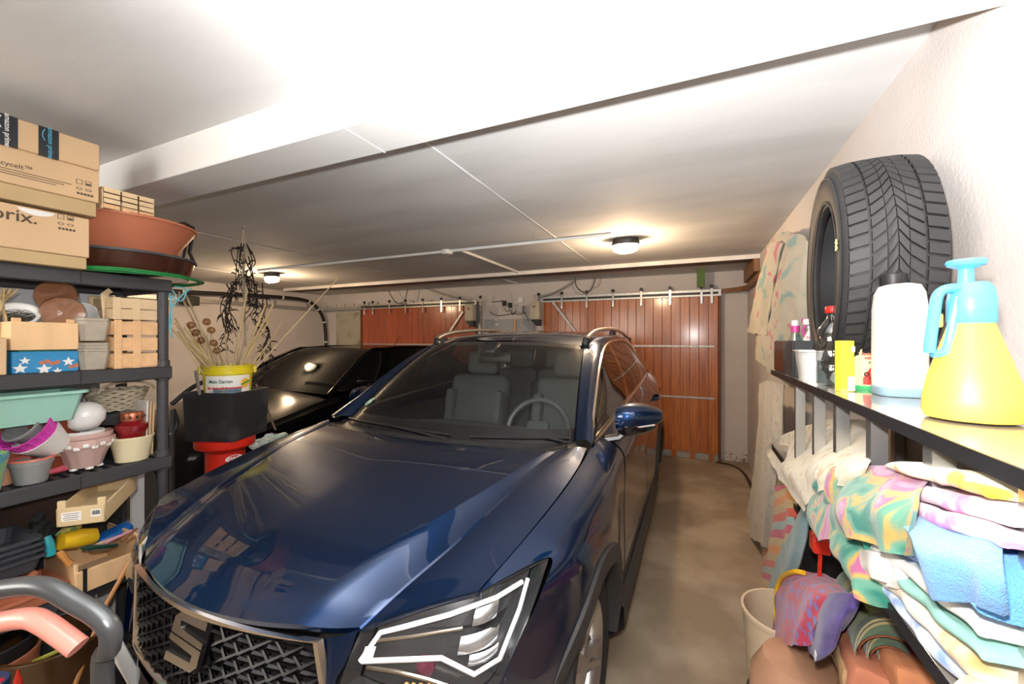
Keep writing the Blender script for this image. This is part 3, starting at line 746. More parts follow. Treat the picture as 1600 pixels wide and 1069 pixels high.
# cowl between bonnet and glass
bm = B(); grid(bm, [[(lambda q: Vector((q.x*sgn, q.y, q.z+dz)))(cr([(0,1.055,0),(.635,1.075,0),(.70,1.16,0),(.775,1.21,0)], abs(i)/12 if True else 0)*1.0, ) if False else Vector((i/12*.76, lerp(1.045+.12*(abs(i)/12)**3, 1.11+.19*(abs(i)/12)**3, j/3), 1.022+.012*j*(1-abs(i)/30))) for j in range(4)] for i in range(-12, 13)]) if False else None
rows = []
for i in range(-14, 15):
    q = abs(i)/14; y0 = 1.04+.14*q**3; a = Vector((i/14*.755, y0, 1.018+.012*q)); t = cr(wb, min(1, q*1.02)); b = Vector((t.x*(1 if i >= 0 else -1), t.y, t.z-.002))
    rows.append([a, a.lerp(b, .5)+Vector((0, 0, -.006)), b])
grid(bm, rows); C('cowl', bm, BLACKP)
# wipers
for (xa, xb, ya) in ((-.50, .08, 1.05), (.14, .60, 1.05)):
    bm = B(); P = [WS(lerp(xa, xb, k/10)/.70, .020+.015*math.sin(PI*k/10))+Vector((0, -.004, .006)) for k in range(11)]; tube(bm, P, .0035, 6)
    tube(bm, [WS(xb/.70, .0)+Vector((0, -.02, .004)), P[6]+Vector((0, 0, .004))], .005, 6); C('wiper', bm, BLACKP)
# side glass
BT = [(.782,1.25,1.052),(.790,1.60,1.080),(.795,2.10,1.112),(.795,2.70,1.142),(.785,3.20,1.160),(.765,3.72,1.185)]
TP = [(.745,1.42,1.145),(.685,1.86,1.372),(.640,2.28,1.478),(.632,2.75,1.510),(.655,3.20,1.478),(.750,3.70,1.215)]
def SGp(u, t, off=0.0):
    a = cr(BT, u); b = cr(TP, u); p = a.lerp(b, t); p.x += 0.02*math.sin(PI*t)+off; return p
RO = [(.575,1.985,1.478),(.60,2.20,1.525),(.605,2.60,1.548),(.600,3.0,1.548),(.585,3.5,1.520),(.56,3.95,1.470),(.55,4.08,1.44)]
for s in (1, -1):
    def sp(u0, u1, name, m):
        bm = B(); grid(bm, [[SGp(lerp(u0, u1, i/20), lerp(.02, .97, j/10)) for j in range(11)] for i in range(21)]); return C(name, mir(bm, s), m)
    sp(.02, .44, 'front_side_glass', GLASSD); sp(.475, .76, 'rear_side_glass', GLASSD); sp(.79, .97, 'quarter_glass', GLASSD)
    sp(.44, .475, 'door_pillar', BLACKG); sp(.76, .79, 'door_pillar', BLACKG)
    bm = B(); loop = [SGp(k/30, 0, .004) for k in range(31)]+[SGp(1-k/40, 1, .004) for k in range(41)]; tube(bm, loop, .0105, 6, closed=True); C('window_chrome', mir(bm, s), TRIMC)
    # A pillar: glass edge to side window top line
    bm = B(); rows = []
    pa = [WS(1, k/10) for k in range(11)]; pb = [Vector((.785, 1.22, 1.047)), Vector((.765, 1.33, 1.10))]+[cr(TP, .40*k/8) for k in range(0, 9)]
    for k in range(11):
        a, b = pa[k], pb[k]+Vector((.006, 0, .006)); mid = a.lerp(b, .5)+Vector((.012, -.012, .022)); rows.append([a, a+Vector((.002, 0, .012)), a.lerp(mid, .6), mid, mid.lerp(b, .5)+Vector((.004, 0, .004)), b])
    grid(bm, rows); C('windscreen_pillar', mir(bm, s), PAINT)
    # cant rail: roof edge to window top
    bm = B(); rows = []
    for k in range(31):
        u = k/30; a = cr(RO, u); b = cr(TP, lerp(.40, 1.0, u))+Vector((.006, 0, .006)); mid = a.lerp(b, .5)+Vector((.014, 0, .012)); rows.append([a, a.lerp(mid, .5)+Vector((.002, 0, .004)), mid, mid.lerp(b, .5)+Vector((.004, 0, .002)), b])
    grid(bm, rows); C('roof_side', mir(bm, s), PAINT)
    # D pillar / rear corner
    bm = B(); rows = []
    for k in range(13):
        t = k/12; a = cr([TP[-1], (.755, 3.74, 1.20), (.765, 3.74, 1.18)], t); b = cr([RO[-1], (.60, 4.16, 1.32), (.66, 4.27, 1.18)], t); rows.append([a.lerp(b, j/6)+Vector((.03*math.sin(PI*j/6), 0, 0)) for j in range(7)])
    grid(bm, rows); C('rear_pillar', mir(bm, s), PAINT)
    # roof rail
    P = spl([(.560, 2.02, 1.488), (.572, 2.06, 1.535), (.575, 2.30, 1.578), (.577, 2.80, 1.602), (.570, 3.30, 1.592), (.557, 3.80, 1.545), (.55, 3.90, 1.500)], 40)
    bm = B(); tube(bm, P, [0.022]*2+[.017]*36+[.02]*2, 10, flat=.9); C('roof_rail', mir(bm, s), mat('silver_rail', (0.75, 0.68, 0.60), 0.3, metal=0.9, var=0.03) if 'silver_rail' not in bpy.data.materials else bpy.data.materials['silver_rail'])
    for (ya, yb, za, zb) in ((2.0, 2.16, 1.47, 1.53), (2.9, 3.0, 1.54, 1.59), (3.7, 3.92, 1.46, 1.54)):
        bm = B(); box(bm, .548, .590, ya, yb, za, zb, bev=.01); C('rail_foot', mir(bm, s), BLACKP)
# roof
bm = B(); rows = []
for k in range(41):
    u = k/40; e_ = cr(RO, u); cz = cr([(0,1.865,1.512),(0,2.15,1.560),(0,2.60,1.588),(0,3.05,1.590),(0,3.5,1.572),(0,3.95,1.525),(0,4.12,1.49)], u)
    if u == 0: e_ = Vector((.565, 1.985, 1.475))
    rows.append([Vector((e_.x*j/12, lerp(cz.y, e_.y, (j/12)**2), lerp(cz.z, e_.z, (abs(j)/12)**2.4))) for j in range(-12, 13)])
grid(bm, rows); C('roof', bm, PAINT)
# tailgate (behind, seen only from another place)
bm = B(); grid(bm, [[cr([(x*.55, 4.12-.04*x*x, 1.47), (x*.60, 4.24-.06*x*x, 1.30), (x*.68, 4.33-.08*x*x, 1.14), (x*.76, 4.36-.1*x*x, .9), (x*.78, 4.36-.1*x*x, .6), (x*.78, 4.34-.1*x*x, .35)], t/16) for t in range(17)] for x in [k/8 for k in range(-8, 9)]]); C('tailgate', bm, PAINT)
bm = B(); lathe(bm, [(.02, 0), (.016, .03), (.004, .05)], 10, M4((0, 3.9, 1.52)), cap1=True); C('roof_aerial', bm, BLACKG)
# interior
bm = B(); grid(bm, [[Vector((x*.70, y, z+.02*math.cos(3*x))) for (y, z) in ((1.10, 1.00), (1.25, 1.03), (1.55, 1.02), (1.62, .98), (1.66, .80), (1.7, .5))] for x in [k/10 for k in range(-10, 11)]]); C('dashboard', bm, INTD)
bm = B(); box(bm, -.72, .72, 1.0, 4.1, .30, .36); C('cabin_floor', bm, BLACKP)
bm = B(); grid(bm, [[Vector((x*.60, y, 1.50+.05*math.sin(PI*(y-1.95)/2.1)-.03*x*x)) for y in (1.98, 2.5, 3.0, 3.5, 4.0)] for x in [k/6 for k in range(-6, 7)]]); C('headlining', bm, INTG)
def seat(x, y, w_, parent_name='seat'):
    st = T(parent_name, None, None, (0, 0, 0)); st.parent = car
    bm = B(); boxc(bm, (x, y+.02, .62), (w_, .50, .16), (R(-6), 0, 0), bev=.05, seg=3); O('seat_base', bm, INTG, st, local=True)
    bm = B(); boxc(bm, (x, y+.32, .93), (w_, .14, .62), (R(-14), 0, 0), bev=.055, seg=3)
    for s in (-1, 1): boxc(bm, (x+s*(w_/2-.04), y+.26, .90), (.08, .16, .45), (R(-14), 0, 0), bev=.035, seg=2)
    O('seat_back', bm, INTG, st, local=True)
    bm = B(); boxc(bm, (x, y+.43, 1.33), (.27, .10, .19), (R(-10), 0, 0), bev=.04, seg=3)
    for s in (-1, 1): tube(bm, [(x+s*.06, y+.43, 1.27), (x+s*.06, y+.40, 1.18)], .007, 6)
    O('headrest', bm, INTG, st, local=True)
seat(.37, 1.98, .50); seat(-.37, 1.98, .50)
for x in (-.42, 0, .42): seat(x, 2.85, .40)
sw = T('steering_wheel', None, None, (0, 0, 0)); sw.parent = car
Msw = M4((.37, 1.66, .99), (R(66), 0, 0))
bm = B(); tube(bm, [Msw @ Vector((.185*math.cos(a), .185*math.sin(a), 0)) for a in [k/40*2*PI for k in range(40)]], .015, 8, closed=True); O('wheel_rim', bm, mat('leather', (0.08, 0.08, 0.085), 0.4), sw, local=True)
bm = B(); boxc(bm, (0, 0, -.01), (.14, .12, .05), bev=.03, seg=2, M=Msw)
for a in (0, PI, -PI/2): boxc(bm, (.12*math.cos(a), .12*math.sin(a), 0), (.14 if a != -PI/2 else .04, .03 if a != -PI/2 else .14, .015), bev=.005, M=Msw)
O('wheel_hub', bm, INTD, sw, local=True)
mm = T('rear_view_mirror', None, None, (0, 0, 0)); mm.parent = car
bm = B(); boxc(bm, (0.0, 1.86, 1.40), (.24, .035, .07), (R(-8), 0, 0), bev=.02, seg=2); O('mirror_body', bm, BLACKP, mm, local=True)
bm = B(); boxc(bm, (0.0, 1.79, 1.455), (.12, .12, .05), (R(28), 0, 0), bev=.012); tube(bm, [(0, 1.80, 1.44), (0, 1.86, 1.41)], .012, 6); O('sensor_pod', bm, BLACKP, mm, local=True)
TEAL = mat('teal_sticker', (0.03, 0.30, 0.25), 0.5, var=0.05)
bm = B(); q = WS(-.58, .19); n_ = (WS(-.58, .24)-WS(-.58, .14)).normalized(); t_x = (WS(-.54, .19)-WS(-.62, .19)).normalized(); q = q+t_x.cross(n_)*.006
Fs = frame(q, t_x, n_); lathe(bm, [(0.001, 0), (.032, 0), (.032, .001), (0.001, .001)], 24, Fs); stk = C('sticker', bm, TEAL, label='round teal emissions badge with white letters')
bm = text_bm('4', .03, Fs @ Matrix.Translation((0, 0.004, .0015)), bold=.0005); O('sticker_print', bm, WHITEP, stk, local=True)
# door mirrors
def fold(bm, s):
    if s < 0:       # the far mirror is folded against the door
        for v in bm.verts:
            d = v.co.x-.855; v.co.x = .835+d*.42; v.co.y += max(0, d)*.75; v.co.z -= .01
    return mir(bm, s)
for s in (1, -1):
    mr = T('door_mirror', None, None, (0, 0, 0)); mr.parent = car
    rows = []
    for i in range(17):
        u = i/16; x = .855+.205*u; hh = (.082-.034*u)*math.sin(PI*min(1, (.10+u*.86)))**.35; zc = 1.135+.012*u; ring = []
        for k in range(20):
            a = k/20*2*PI; cy = math.cos(a); sz = math.sin(a)
            dy = (-.105 if cy < 0 else .025)*abs(cy)**.7*(1-.35*u*u)*(math.sin(PI*(.14+.80*u))**.4)
            ring.append(Vector((x, 1.50+.06*u+dy, zc+hh*(abs(sz)**.75)*(1 if sz > 0 else -1))))
        rows.append(ring)
    bm = B(); V = grid(bm, rows, cu=True); bm.faces.new(V[0][::-1]); bm.faces.new(V[-1]); O('mirror_cap', fold(bm, s), PAINT, mr, smooth=60, local=True)
    bm = B(); rows = [[p+Vector((0, -.001 if p.y < 1.5 else .003, -.020*(1 if p.z < 1.12 else 0))) for p in r] for r in rows[1:15]]
    rr = [[Vector((p.x, p.y, min(p.z, 1.100+.022*(p.x-.855)/.2))) for p in r] for r in rows]
    V = grid(bm, rr, cu=True); bm.faces.new(V[0][::-1]); bm.faces.new(V[-1]); O('mirror_base', fold(bm, s), BLACKG, mr, local=True)
    bm = B(); tube(bm, [(.905, 1.49, 1.085), (.86, 1.46, 1.045), (.80, 1.44, 1.035)], [.028, .03, .032], 8, flat=.6); O('mirror_arm', fold(bm, s), BLACKG, mr, local=True)
    bm = B(); tube(bm, [(.90, 1.425, 1.105), (.97, 1.44, 1.108), (1.03, 1.48, 1.115)], .004, 5); O('indicator_strip', fold(bm, s), mat('indicator_lens', (0.5, 0.45, 0.42), 0.2) if 'indicator_lens' not in bpy.data.materials else bpy.data.materials['indicator_lens'], mr, local=True)
# wheels
RIM = mat('alloy_rim', (0.50, 0.48, 0.46), 0.3, metal=0.9, var=0.1)
def wheel(x, y, parent, s, z=.335, r=.335, wd=.215, rimr=.235, spokes=5, rimmat=None):
    wh = T('wheel', None, None, (x, y, z)); wh.parent = parent
    Mx = Matrix.Rotation(s*PI/2, 4, 'Y')
    bm = B(); h = wd/2
    lathe(bm, [(rimr, -h+.01), (rimr+.03, -h), (r-.03, -h), (r-.008, -h+.02), (r, -h+.045), (r, h-.045), (r-.008, h-.02), (r-.03, h), (rimr+.03, h), (rimr, h-.01)], 48, Mx)
    for k in range(60):
        a = k/60*2*PI; boxc(bm, (r*math.cos(a), r*math.sin(a), h-.035), (.006, .018, .05), (0, 0, a), M=Mx)
    O('tyre', bm, RUBBER, wh, local=True)
    bm = B(); lathe(bm, [(rimr-.02, -h+.02), (rimr-.03, h-.05), (rimr-.004, h-.012), (rimr+.008, h-.008), (rimr+.008, h-.016)], 48, Mx); O('rim_barrel', bm, rimmat or RIM, wh, local=True)
    bm = B(); lathe(bm, [(.002, h-.03), (.05, h-.03), (.065, h-.045), (.065, h-.08)], 24, Mx); O('hub_cap', bm, rimmat or RIM, wh, local=True)
    for k in range(spokes):
        for d in (-.13, .13):
            a = k/spokes*2*PI+d; bm = B(); rows = []
            for j in range(7):
                q = j/6; rr_ = lerp(.05, rimr-.004, q); aa = a*1.0+d*.2*q; wd_ = lerp(.016, .012, q); zz = h-.035+.022*q*q
                c = Vector((rr_*math.cos(aa), rr_*math.sin(aa), zz)); t = Vector((-math.sin(aa), math.cos(aa), 0))
                rows.append([c-t*wd_-Vector((0,0,.03)), c-t*wd_*.8, c, c+t*wd_*.8, c+t*wd_-Vector((0,0,.03))])
            rows = [[Mx @ p for p in rw_] for rw_ in rows]
            grid(bm, rows); O('spoke', bm, rimmat or RIM, wh, local=True)
    bm = B(); lathe(bm, [(.002, h-.12), (.15, h-.12), (.15, h-.135)], 32, Mx); O('brake_disc', bm, GALV, wh, local=True)
for s in (1, -1):
    for (wy, wz) in WH: wheel(s*(.872-.108), wy, car, s)
# ------------------------------------------------------------------ grey plastic shelving on the left
SX0, SX1, SY0, SY1 = -2.62, -2.20, 0.16, 1.09
LV = [1.79, 1.395, 0.985, 0.545, 0.13]
sh = T('shelving_unit', 'dark grey plastic shelving unit with five boards beside the blue car', 'shelf', ((SX0+SX1)/2, (SY0+SY1)/2, 0))
for k, z in enumerate(LV):
    bm = B(); rz_ = 0.055
    box(bm, SX1-0.02, SX1, SY0, SY1, z-rz_, z, bev=0.004); box(bm, SX0, SX0+0.02, SY0, SY1, z-rz_, z, bev=0.004)
    box(bm, SX0+0.02, SX1-0.02, SY0, SY0+0.02, z-rz_, z, bev=0.003); box(bm, SX0+0.02, SX1-0.02, SY1-0.02, SY1, z-rz_, z, bev=0.003)
    bd = O('shelf_board', bm, DGREY, sh)
    bm = B(); n = 22
    for i in range(n):
        y = SY0+0.03+i*(SY1-SY0-0.06)/(n-1); box(bm, SX0+0.02, SX1-0.02, y-0.009, y+0.009, z-0.014, z-0.003)
    for x in (SX0+0.14, SX0+0.28): box(bm, x-0.008, x+0.008, SY0+0.02, SY1-0.02, z-0.03, z-0.014)
    O('board_grid', bm, DGREY, bd)['kind'] = 'stuff'
    bm = B()
    for y in (SY0+0.25, SY0+0.62): box(bm, SX1-0.001, SX1+0.0015, y-0.002, y+0.002, z-rz_+0.003, z-0.003)
    O('board_joint', bm, BLACKP, bd)['kind'] = 'stuff'
for (x, y) in ((SX1-0.03, SY1-0.025), (SX1-0.03, SY0+0.025), (SX0+0.03, SY1-0.025), (SX0+0.03, SY0+0.025)):
    for k in range(len(LV)-1):
        bm = B(); lathe(bm, [(0.021, LV[k+1]), (0.021, LV[k]-0.055)], 16, M4((x, y, 0))); O('post', bm, DGREY, sh)
        bm = B(); lathe(bm, [(0.021, LV[k+1]+0.03), (0.026, LV[k+1]+0.028), (0.027, LV[k+1]), (0.027, LV[k+1]-0.062), (0.021, LV[k+1]-0.065)], 16, M4((x, y, 0))); O('collar', bm, DGREY, sh)
    bm = B(); lathe(bm, [(0.021, 0.0), (0.021, LV[-1]-0.05)], 16, M4((x, y, 0)), cap0=True); O('post', bm, DGREY, sh)
# pale backing panels behind
bm = B(); box(bm, -2.70, -2.68, 0.1, 1.05, 1.42, 1.75, bev=0.002)
box(bm, -2.70, -2.68, 0.1, 1.02, 0.0, 1.42, bev=0.002); TO('backing_panel', bm, mat('pale_grey_board', (0.55, 0.58, 0.62), 0.6, var=0.04), 'pale grey board standing behind the plastic shelving', 'board', (-2.69, 0.55, 0))

# ---------------- helpers for shelf goods
def face(px0, px1, pt, pb, xf):
    """y and z extents on the plane x=xf; z taken at the right-hand pixel"""
    a = at(px0, pb, x=xf); b = at(px1, pt, x=xf); c = at(px1, pb, x=xf)
    return a.y, b.y, c.z, b.z
def carton(y0, y1, z0, z1, x1, dep, label, lip=0.06, tex=None, group=None, flap_under=True, name='cardboard_box', m=None):
    t_ = T(name, label, 'box', (x1-dep/2, (y0+y1)/2, z0), group)
    bm = B(); box(bm, x1-dep, x1, y0, y1, z0+ (lip if flap_under else 0), z1, bev=0.003); O('box_body', bm, m or CARD, t_)
    if flap_under:
        bm = B(); box(bm, x1-dep+0.004, x1-0.006, y0+0.004, y1-0.006, z0, z0+lip, bev=0.002); O('box_lid', bm, CARDIN, t_)
    return t_
def XF(y, z, x):   # print plane facing +x : local x -> +y , local y -> +z
    return frame((x, y, z), (0, 1, 0), (0, 0, 1))
def put_text(s, size, y, z, x, m, parent, name='printed_text', bold=0.0, rot=0, sx=1.0):
    Mt = XF(y, z, x) @ Matrix.Rotation(rot, 4, 'Z')
    return O(name, text_bm(s, size, Mt, bold=bold, sx=sx), m, parent, smooth=0)
INKB = mat('brown_print', (0.10, 0.07, 0.05), 0.8, var=0)
BLUEI = mat('light_blue_print', (0.10, 0.42, 0.60), 0.7, var=0)
TAPE = mat('black_packing_tape', (0.018, 0.021, 0.028), 0.35, var=0.1)
def symbols(y, z, x, parent, s=0.02):
    for (dy, dz, k) in ((-s*1.6, s*1.6, 0), (0, s*1.6, 1), (-s*1.6, 0, 2), (0, 0, 3)):
        bm = B(); Mf = XF(y+dy, z+dz, x)
        if k == 2 or k == 3: lathe(bm, [(s*.32, 0), (s*.45, 0), (s*.45, .0006), (s*.32, .0006)], 16, Mf @ Matrix.Diagonal((1.2, .7, 1, 1)))
        else:
            h = s*.55
            for (a, b, c, d) in ((-h, -h, h, -h+.0015), (-h, h-.0015, h, h), (-h, -h, -h+.0015, h), (h-.0015, -h, h, h)):
                prism(bm, [(a, b), (c, b), (c, d), (a, d)], .0006, Mf)
            if k == 1: prism(bm, [(-h*.7, -h*.7), (h*.7, -h*.7), (h*.7, 0), (-h*.7, 0)], .0006, Mf)
        O('handling_symbol', bm, INKB, parent, smooth=0)
    for q in range(5):
        bm = B(); prism(bm, [(0, 0), (s*.42, 0), (s*.42, s*.5), (0, s*.5)], .0006, XF(y-s*2+q*s*.6, z-s*1.4, x)); O('handling_symbol', bm, INKB, parent, smooth=0)

y0 = 0.30
# bottom carton
yy = face(0, 140, 344, 421, -2.15); b1 = carton(y0, yy[1], LV[0], yy[3]+0.004, -2.15, 0.36, 'lowest cardboard box on the shelving, printed prix. in black', lip=0.045)
put_text('prix.', 0.058, at(24, 336, x=-2.15).y, at(24, 336, x=-2.15).z-.002, -2.1494, INKB, b1, bold=0.0006)
q = at(110, 352, x=-2.15); symbols(q.y, q.z, -2.1495, b1, 0.016)
bm = B(); q = at(55, 328, x=-2.148); prism(bm, [(0.045*math.cos(a), -0.020*math.sin(a)) for a in [k/12*PI for k in range(13)]], 0.001, XF(at(57, 322, x=-2.149).y, yy[3]-0.002, -2.149)); O('hand_hole', bm, WHITEP, b1)
# middle carton
yy = face(0, 155, 267, 340, -2.13); b2 = carton(y0, yy[1], yy[2]+0.0, yy[3], -2.13, 0.38, 'middle cardboard box of the stack, printed recycelt with small symbols', lip=0.055)
q = at(14, 256, x=-2.13); put_text('box is recycelt\u2122', 0.0225, q.y-.022, q.z-.001, -2.129, INKB, b2)
for k in range(3):
    bm = B(); q = at(50, 271, x=-2.13); prism(bm, [(-0.20, 0), (0.10-0.02*k, 0), (0.10-0.02*k, 0.0022), (-0.20, 0.0022)], .0005, XF(q.y, q.z-k*0.008-0.006, -2.1292)); O('small_print', bm, INKB, b2)
q = at(138, 298, x=-2.13); symbols(q.y, q.z, -2.1292, b2, 0.016)
# top carton with tape
yy = face(0, 156, 227, 268, -2.12); b3 = carton(y0, yy[1], yy[2]-0.0, yy[3], -2.12, 0.36, 'topmost cardboard box of the stack, banded with two strips of black tape', flap_under=False)
for (pa, pb, m_, txt) in ((0, 28, WHITEP, 'amazon'), (60, 92, BLUEI, 'amazon')):
    ya, yb = at(pa, 230, x=-2.12).y-(.06 if pa == 0 else 0), at(pb, 230, x=-2.12).y
    bm = B(); box(bm, -2.4805, -2.1192, ya, yb, yy[2]-0.0008, yy[3]+0.0008); tp = O('packing_tape', bm, TAPE, b3)
    if txt:
        Mt = XF((ya+yb)/2+0.004+(.022 if pa == 0 else 0), (yy[2]+yy[3])/2, -2.1185) @ Matrix.Rotation(-PI/2, 4, 'Z')
        O('tape_print', text_bm(txt+' prime', 0.0195, Mt, bold=.0002), m_, tp, smooth=0)
        bm = B(); tube(bm, [XF((ya+yb)/2-.008, (yy[2]+yy[3])/2, -2.1184) @ Vector((-.006*math.sin(PI*k/8)+(.022 if pa == 0 else 0)-.002, .044-.040*k/8, 0)) for k in range(9)], .0014, 4); O('tape_print', bm, m_, tp)

# wide terracotta bowl and brown tray beneath, green hose coil, small basket
def pot(name, label, c, r0, r1, h, m, cat='pot', rim=0.012, rimh=0.02, thick=0.004, rot=(0,0,0), soil=None, flute=0, seg=40, group=None, rimm=None, ova=1.0):
    t_ = T(name, label, cat, c, group)
    Mx = M4(c, rot); fn = (lambda a, z: (1+0.035*math.cos(flute*a))*(1/math.sqrt(math.cos(a)**2+(math.sin(a)/ova)**2))) if flute or ova != 1 else None
    pr = [(0.002, 0), (r0, 0), (lerp(r0, r1, .5)*1.01, h*.5), (r1, h-rimh)]
    if rim: pr += [(r1+rim*.7, h-rimh), (r1+rim, h-rimh*.6), (r1+rim, h-.002), (r1+rim-.002, h)]
    else: pr += [(r1+.001, h)]
    pr += [(r1-thick, h-.001), (lerp(r0, r1, .5)-thick, h*.5), (r0-thick, thick*1.5), (0.002, thick*1.5)]
    bm = B(); lathe(bm, pr, seg, Mx, fn=fn); O('pot_body', bm, m, t_)
    if rimm:
        bm = B(); lathe(bm, [(r1+rim-.004, h-.004), (r1+rim+.003, h-.002), (r1+rim+.001, h+.004), (r1-thick-.002, h+.003), (r1-thick-.002, h-.006)], seg, Mx, fn=fn); O('pot_rim', bm, rimm, t_)
    if soil:
        bm = B(); lathe(bm, [(0.001, h*soil[0]), (lerp(r0, r1, soil[0])-thick, h*soil[0])], seg, Mx); O('soil', bm, soil[1], t_)
    return t_
bc = Vector((-2.38, 0.985, LV[0]+0.105))
pot('bowl', 'wide terracotta plastic bowl on top of the shelving', bc, 0.175, 0.262, 0.150, TERRA, 'bowl', rim=0.008, rimh=0.012)
BRT = mat('dark_brown_glaze', (0.045, 0.014, 0.008), 0.22, var=0.2, coat=0.6)
t_ = T('tray', 'dark brown glossy round tray under the terracotta bowl', 'tray', (-2.38, 0.985, LV[0]))
bm = B(); lathe(bm, [(0.002, 0.012), (0.235, 0.012), (0.258, 0.085), (0.262, 0.1), (0.25, 0.1), (0.22, 0.02), (0.002, 0.02)], 48, M4((-2.38, .985, LV[0]))); O('tray_body', bm, BRT, t_)
bm = B(); lathe(bm, [(0.256, 0.092), (0.268, 0.094), (0.268, 0.104), (0.25, 0.104)], 48, M4((-2.38, .985, LV[0]))); O('tray_rim', bm, DGREY, t_)
bm = B()
for k in range(5):
    r_ = .262+.006*k; tube(bm, [(-2.37+r_*math.cos(a), .99+r_*math.sin(a), LV[0]+.007+.006*(k % 2)+.004*math.sin(3*a+k)) for a in [j/60*2*PI for j in range(60)]], .0035, 5, closed=True)
TO('hose_coil', bm, mat('green_hose', (0.02, 0.22, 0.06), 0.4), 'thin green hose coiled round the brown tray on the top board', 'hose', (-2.37, .99, LV[0]))
bm = B()
for i, P in enumerate(([(268, 452), (274, 462), (266, 470), (268, 490), (266, 520)], [(300, 450), (288, 458), (276, 470), (270, 480)], [(272, 448), (290, 452), (284, 470), (262, 462)], [(264, 455), (268, 480), (264, 505), (269, 528)])):
    tube(bm, spl([at(a, b, x=-2.24) for a, b in P], 20), .004, 5)
TO('blue_string', bm, mat('pale_blue_string', (0.20, 0.50, 0.58), 0.9), 'knotted pale blue string hanging from the corner of the top board', 'string', at(268, 470, x=-2.24))
BRK = [(250, 362), (262, 352), (290, 350), (302, 356), (300, 372), (296, 395), (303, 410), (298, 412)]
bm = B(); P = [at(a, b, x=-2.50) for a, b in BRK]; tube(bm, P, .010, 6); tube(bm, [P[3], at(290, 385, x=-2.5), at(284, 412, x=-2.5)], .007, 5); boxc(bm, at(288, 362, x=-2.5), (.05, .10, .05), (0, 0, .4), bev=.01); boxc(bm, at(268, 357, x=-2.5), (.02, .12, .02), (.2, 0, .4), bev=.006)
TO('plastic_bracket', bm, BLACKP, 'black plastic bracket with hooks behind the terracotta bowl', 'bracket', P[2])

def woven(y0, y1, z0, z1, x1, dep, label, ny=5, m=None, m2=None, x_rows=3, group=None, name='wooden_punnet'):
    """chip-wood punnet: interlaced slats on a thin base"""
    m = m or PINEW; m2 = m2 or PEACHW
    t_ = T(name, label, 'basket', (x1-dep/2, (y0+y1)/2, z0), group)
    bm = B(); box(bm, x1-dep+.004, x1-.004, y0+.004, y1-.004, z0, z0+.006); O('base', bm, m2, t_)
    hz = (z1-z0)/x_rows
    for k in range(x_rows):
        za = z0+k*hz+.002; zb = za+hz-.006
        for (a, b, c, d) in ((x1-.003, x1, y0, y1), (x1-dep, x1-dep+.003, y0, y1), (x1-dep, x1, y0, y0+.003), (x1-dep, x1, y1-.003, y1)):
            bm = B(); box(bm, a, b, c, d, za, zb, bev=.0008); O('slat', bm, m, t_, smooth=0)
    w_ = (y1-y0)/ny
    for k in range(ny):
        ya = y0+k*w_+w_*.15; yb = ya+w_*.55
        if k % 2 == 0:
            bm = B(); box(bm, x1, x1+.003, ya, yb, z0, z1+.004, bev=.0008); O('upright_slat', bm, m2, t_, smooth=0)
    for ya in (y0+.03, (y0+y1)/2): 
        bm = B(); box(bm, x1-dep*.5, x1-dep*.5+.03, y1, y1+.003, z0, z1, bev=.0008); O('upright_slat', bm, m2, t_, smooth=0); break
    return t_
# upturned woven punnet on the bowl
q0 = at(160, 350, x=-2.13); q1 = at(241, 357, x=-2.13)
yA, yB_ = q0.y, q1.y; zb_ = bc.z+.142; zt_ = at(240, 312, x=-2.13).z
t_ = T('wooden_punnet', 'small woven chip-wood punnet turned upside down on the terracotta bowl', 'basket', (-2.26, (yA+yB_)/2, zb_))
nw = 3; hz = (zt_-zb_)/4
for r_ in range(4):
    for k in range(nw):
        ya = lerp(yA, yB_, k/nw); yb = lerp(yA, yB_, (k+1)/nw)
        bm = B(); off = .003 if (k+r_) % 2 else 0
        box(bm, -2.13+off, -2.127+off, ya+.003, yb-.003, zb_+r_*hz+.003, zb_+(r_+1)*hz-.001, bev=.0008); O('slat', bm, PINEW if r_ else PEACHW, t_, smooth=0)
bm = B(); box(bm, -2.31, -2.132, yA, yA+.003, zb_, zt_); box(bm, -2.31, -2.132, yB_-.003, yB_, zb_, zt_); box(bm, -2.31, -2.307, yA, yB_, zb_, zt_); box(bm, -2.31, -2.128, yA, yB_, zt_-.003, zt_+.001); O('punnet_walls', bm, PINEW, t_)['kind'] = 'stuff'

# ---------------- second board
Z = LV[1]
PULP = mat('peat_pulp', (0.48, 0.43, 0.35), 0.95, var=0.06, scale=40, bump=0.4, bscale=150)
def squarepot(y0, y1, z0, h, x1, label, n=1, taper=.012, m=None):
    t_ = T('pulp_pot', label, 'pot', (x1-(y1-y0)/2, (y0+y1)/2, z0), 'pulp seedling pots')
    for k in range(n):
        w_ = y1-y0; bm = B(); zz = z0+k*.012; rows = []
        for (s, z) in ((w_/2-taper, zz), (w_/2, zz+h), (w_/2+.003, zz+h), (w_/2-.002, zz+h-.002), (w_/2-taper-.003, zz+.004)):
            rr = []
            for (a, b) in ((1, .7), (.7, 1), (-.7, 1), (-1, .7), (-1, -.7), (-.7, -1), (.7, -1), (1, -.7)): rr.append(Vector((x1-w_/2+a*s, (y0+y1)/2+b*s, z)))
            rows.append(rr)
        V = grid(bm, rows, cu=True); bm.faces.new(V[0][::-1]); bm.faces.new(V[-1]); O('pot_shell', bm, m or PULP, t_)
    return t_
f = face(124, 176, 537, 583, -2.24); squarepot(f[0], f[1], Z, .075, -2.24, 'lower stack of pale pulp seedling pots on the second board', 4)
squarepot(f[0], f[1], Z+.118, .082, -2.24, 'upper pale pulp seedling pots on top of the lower stack', 2)
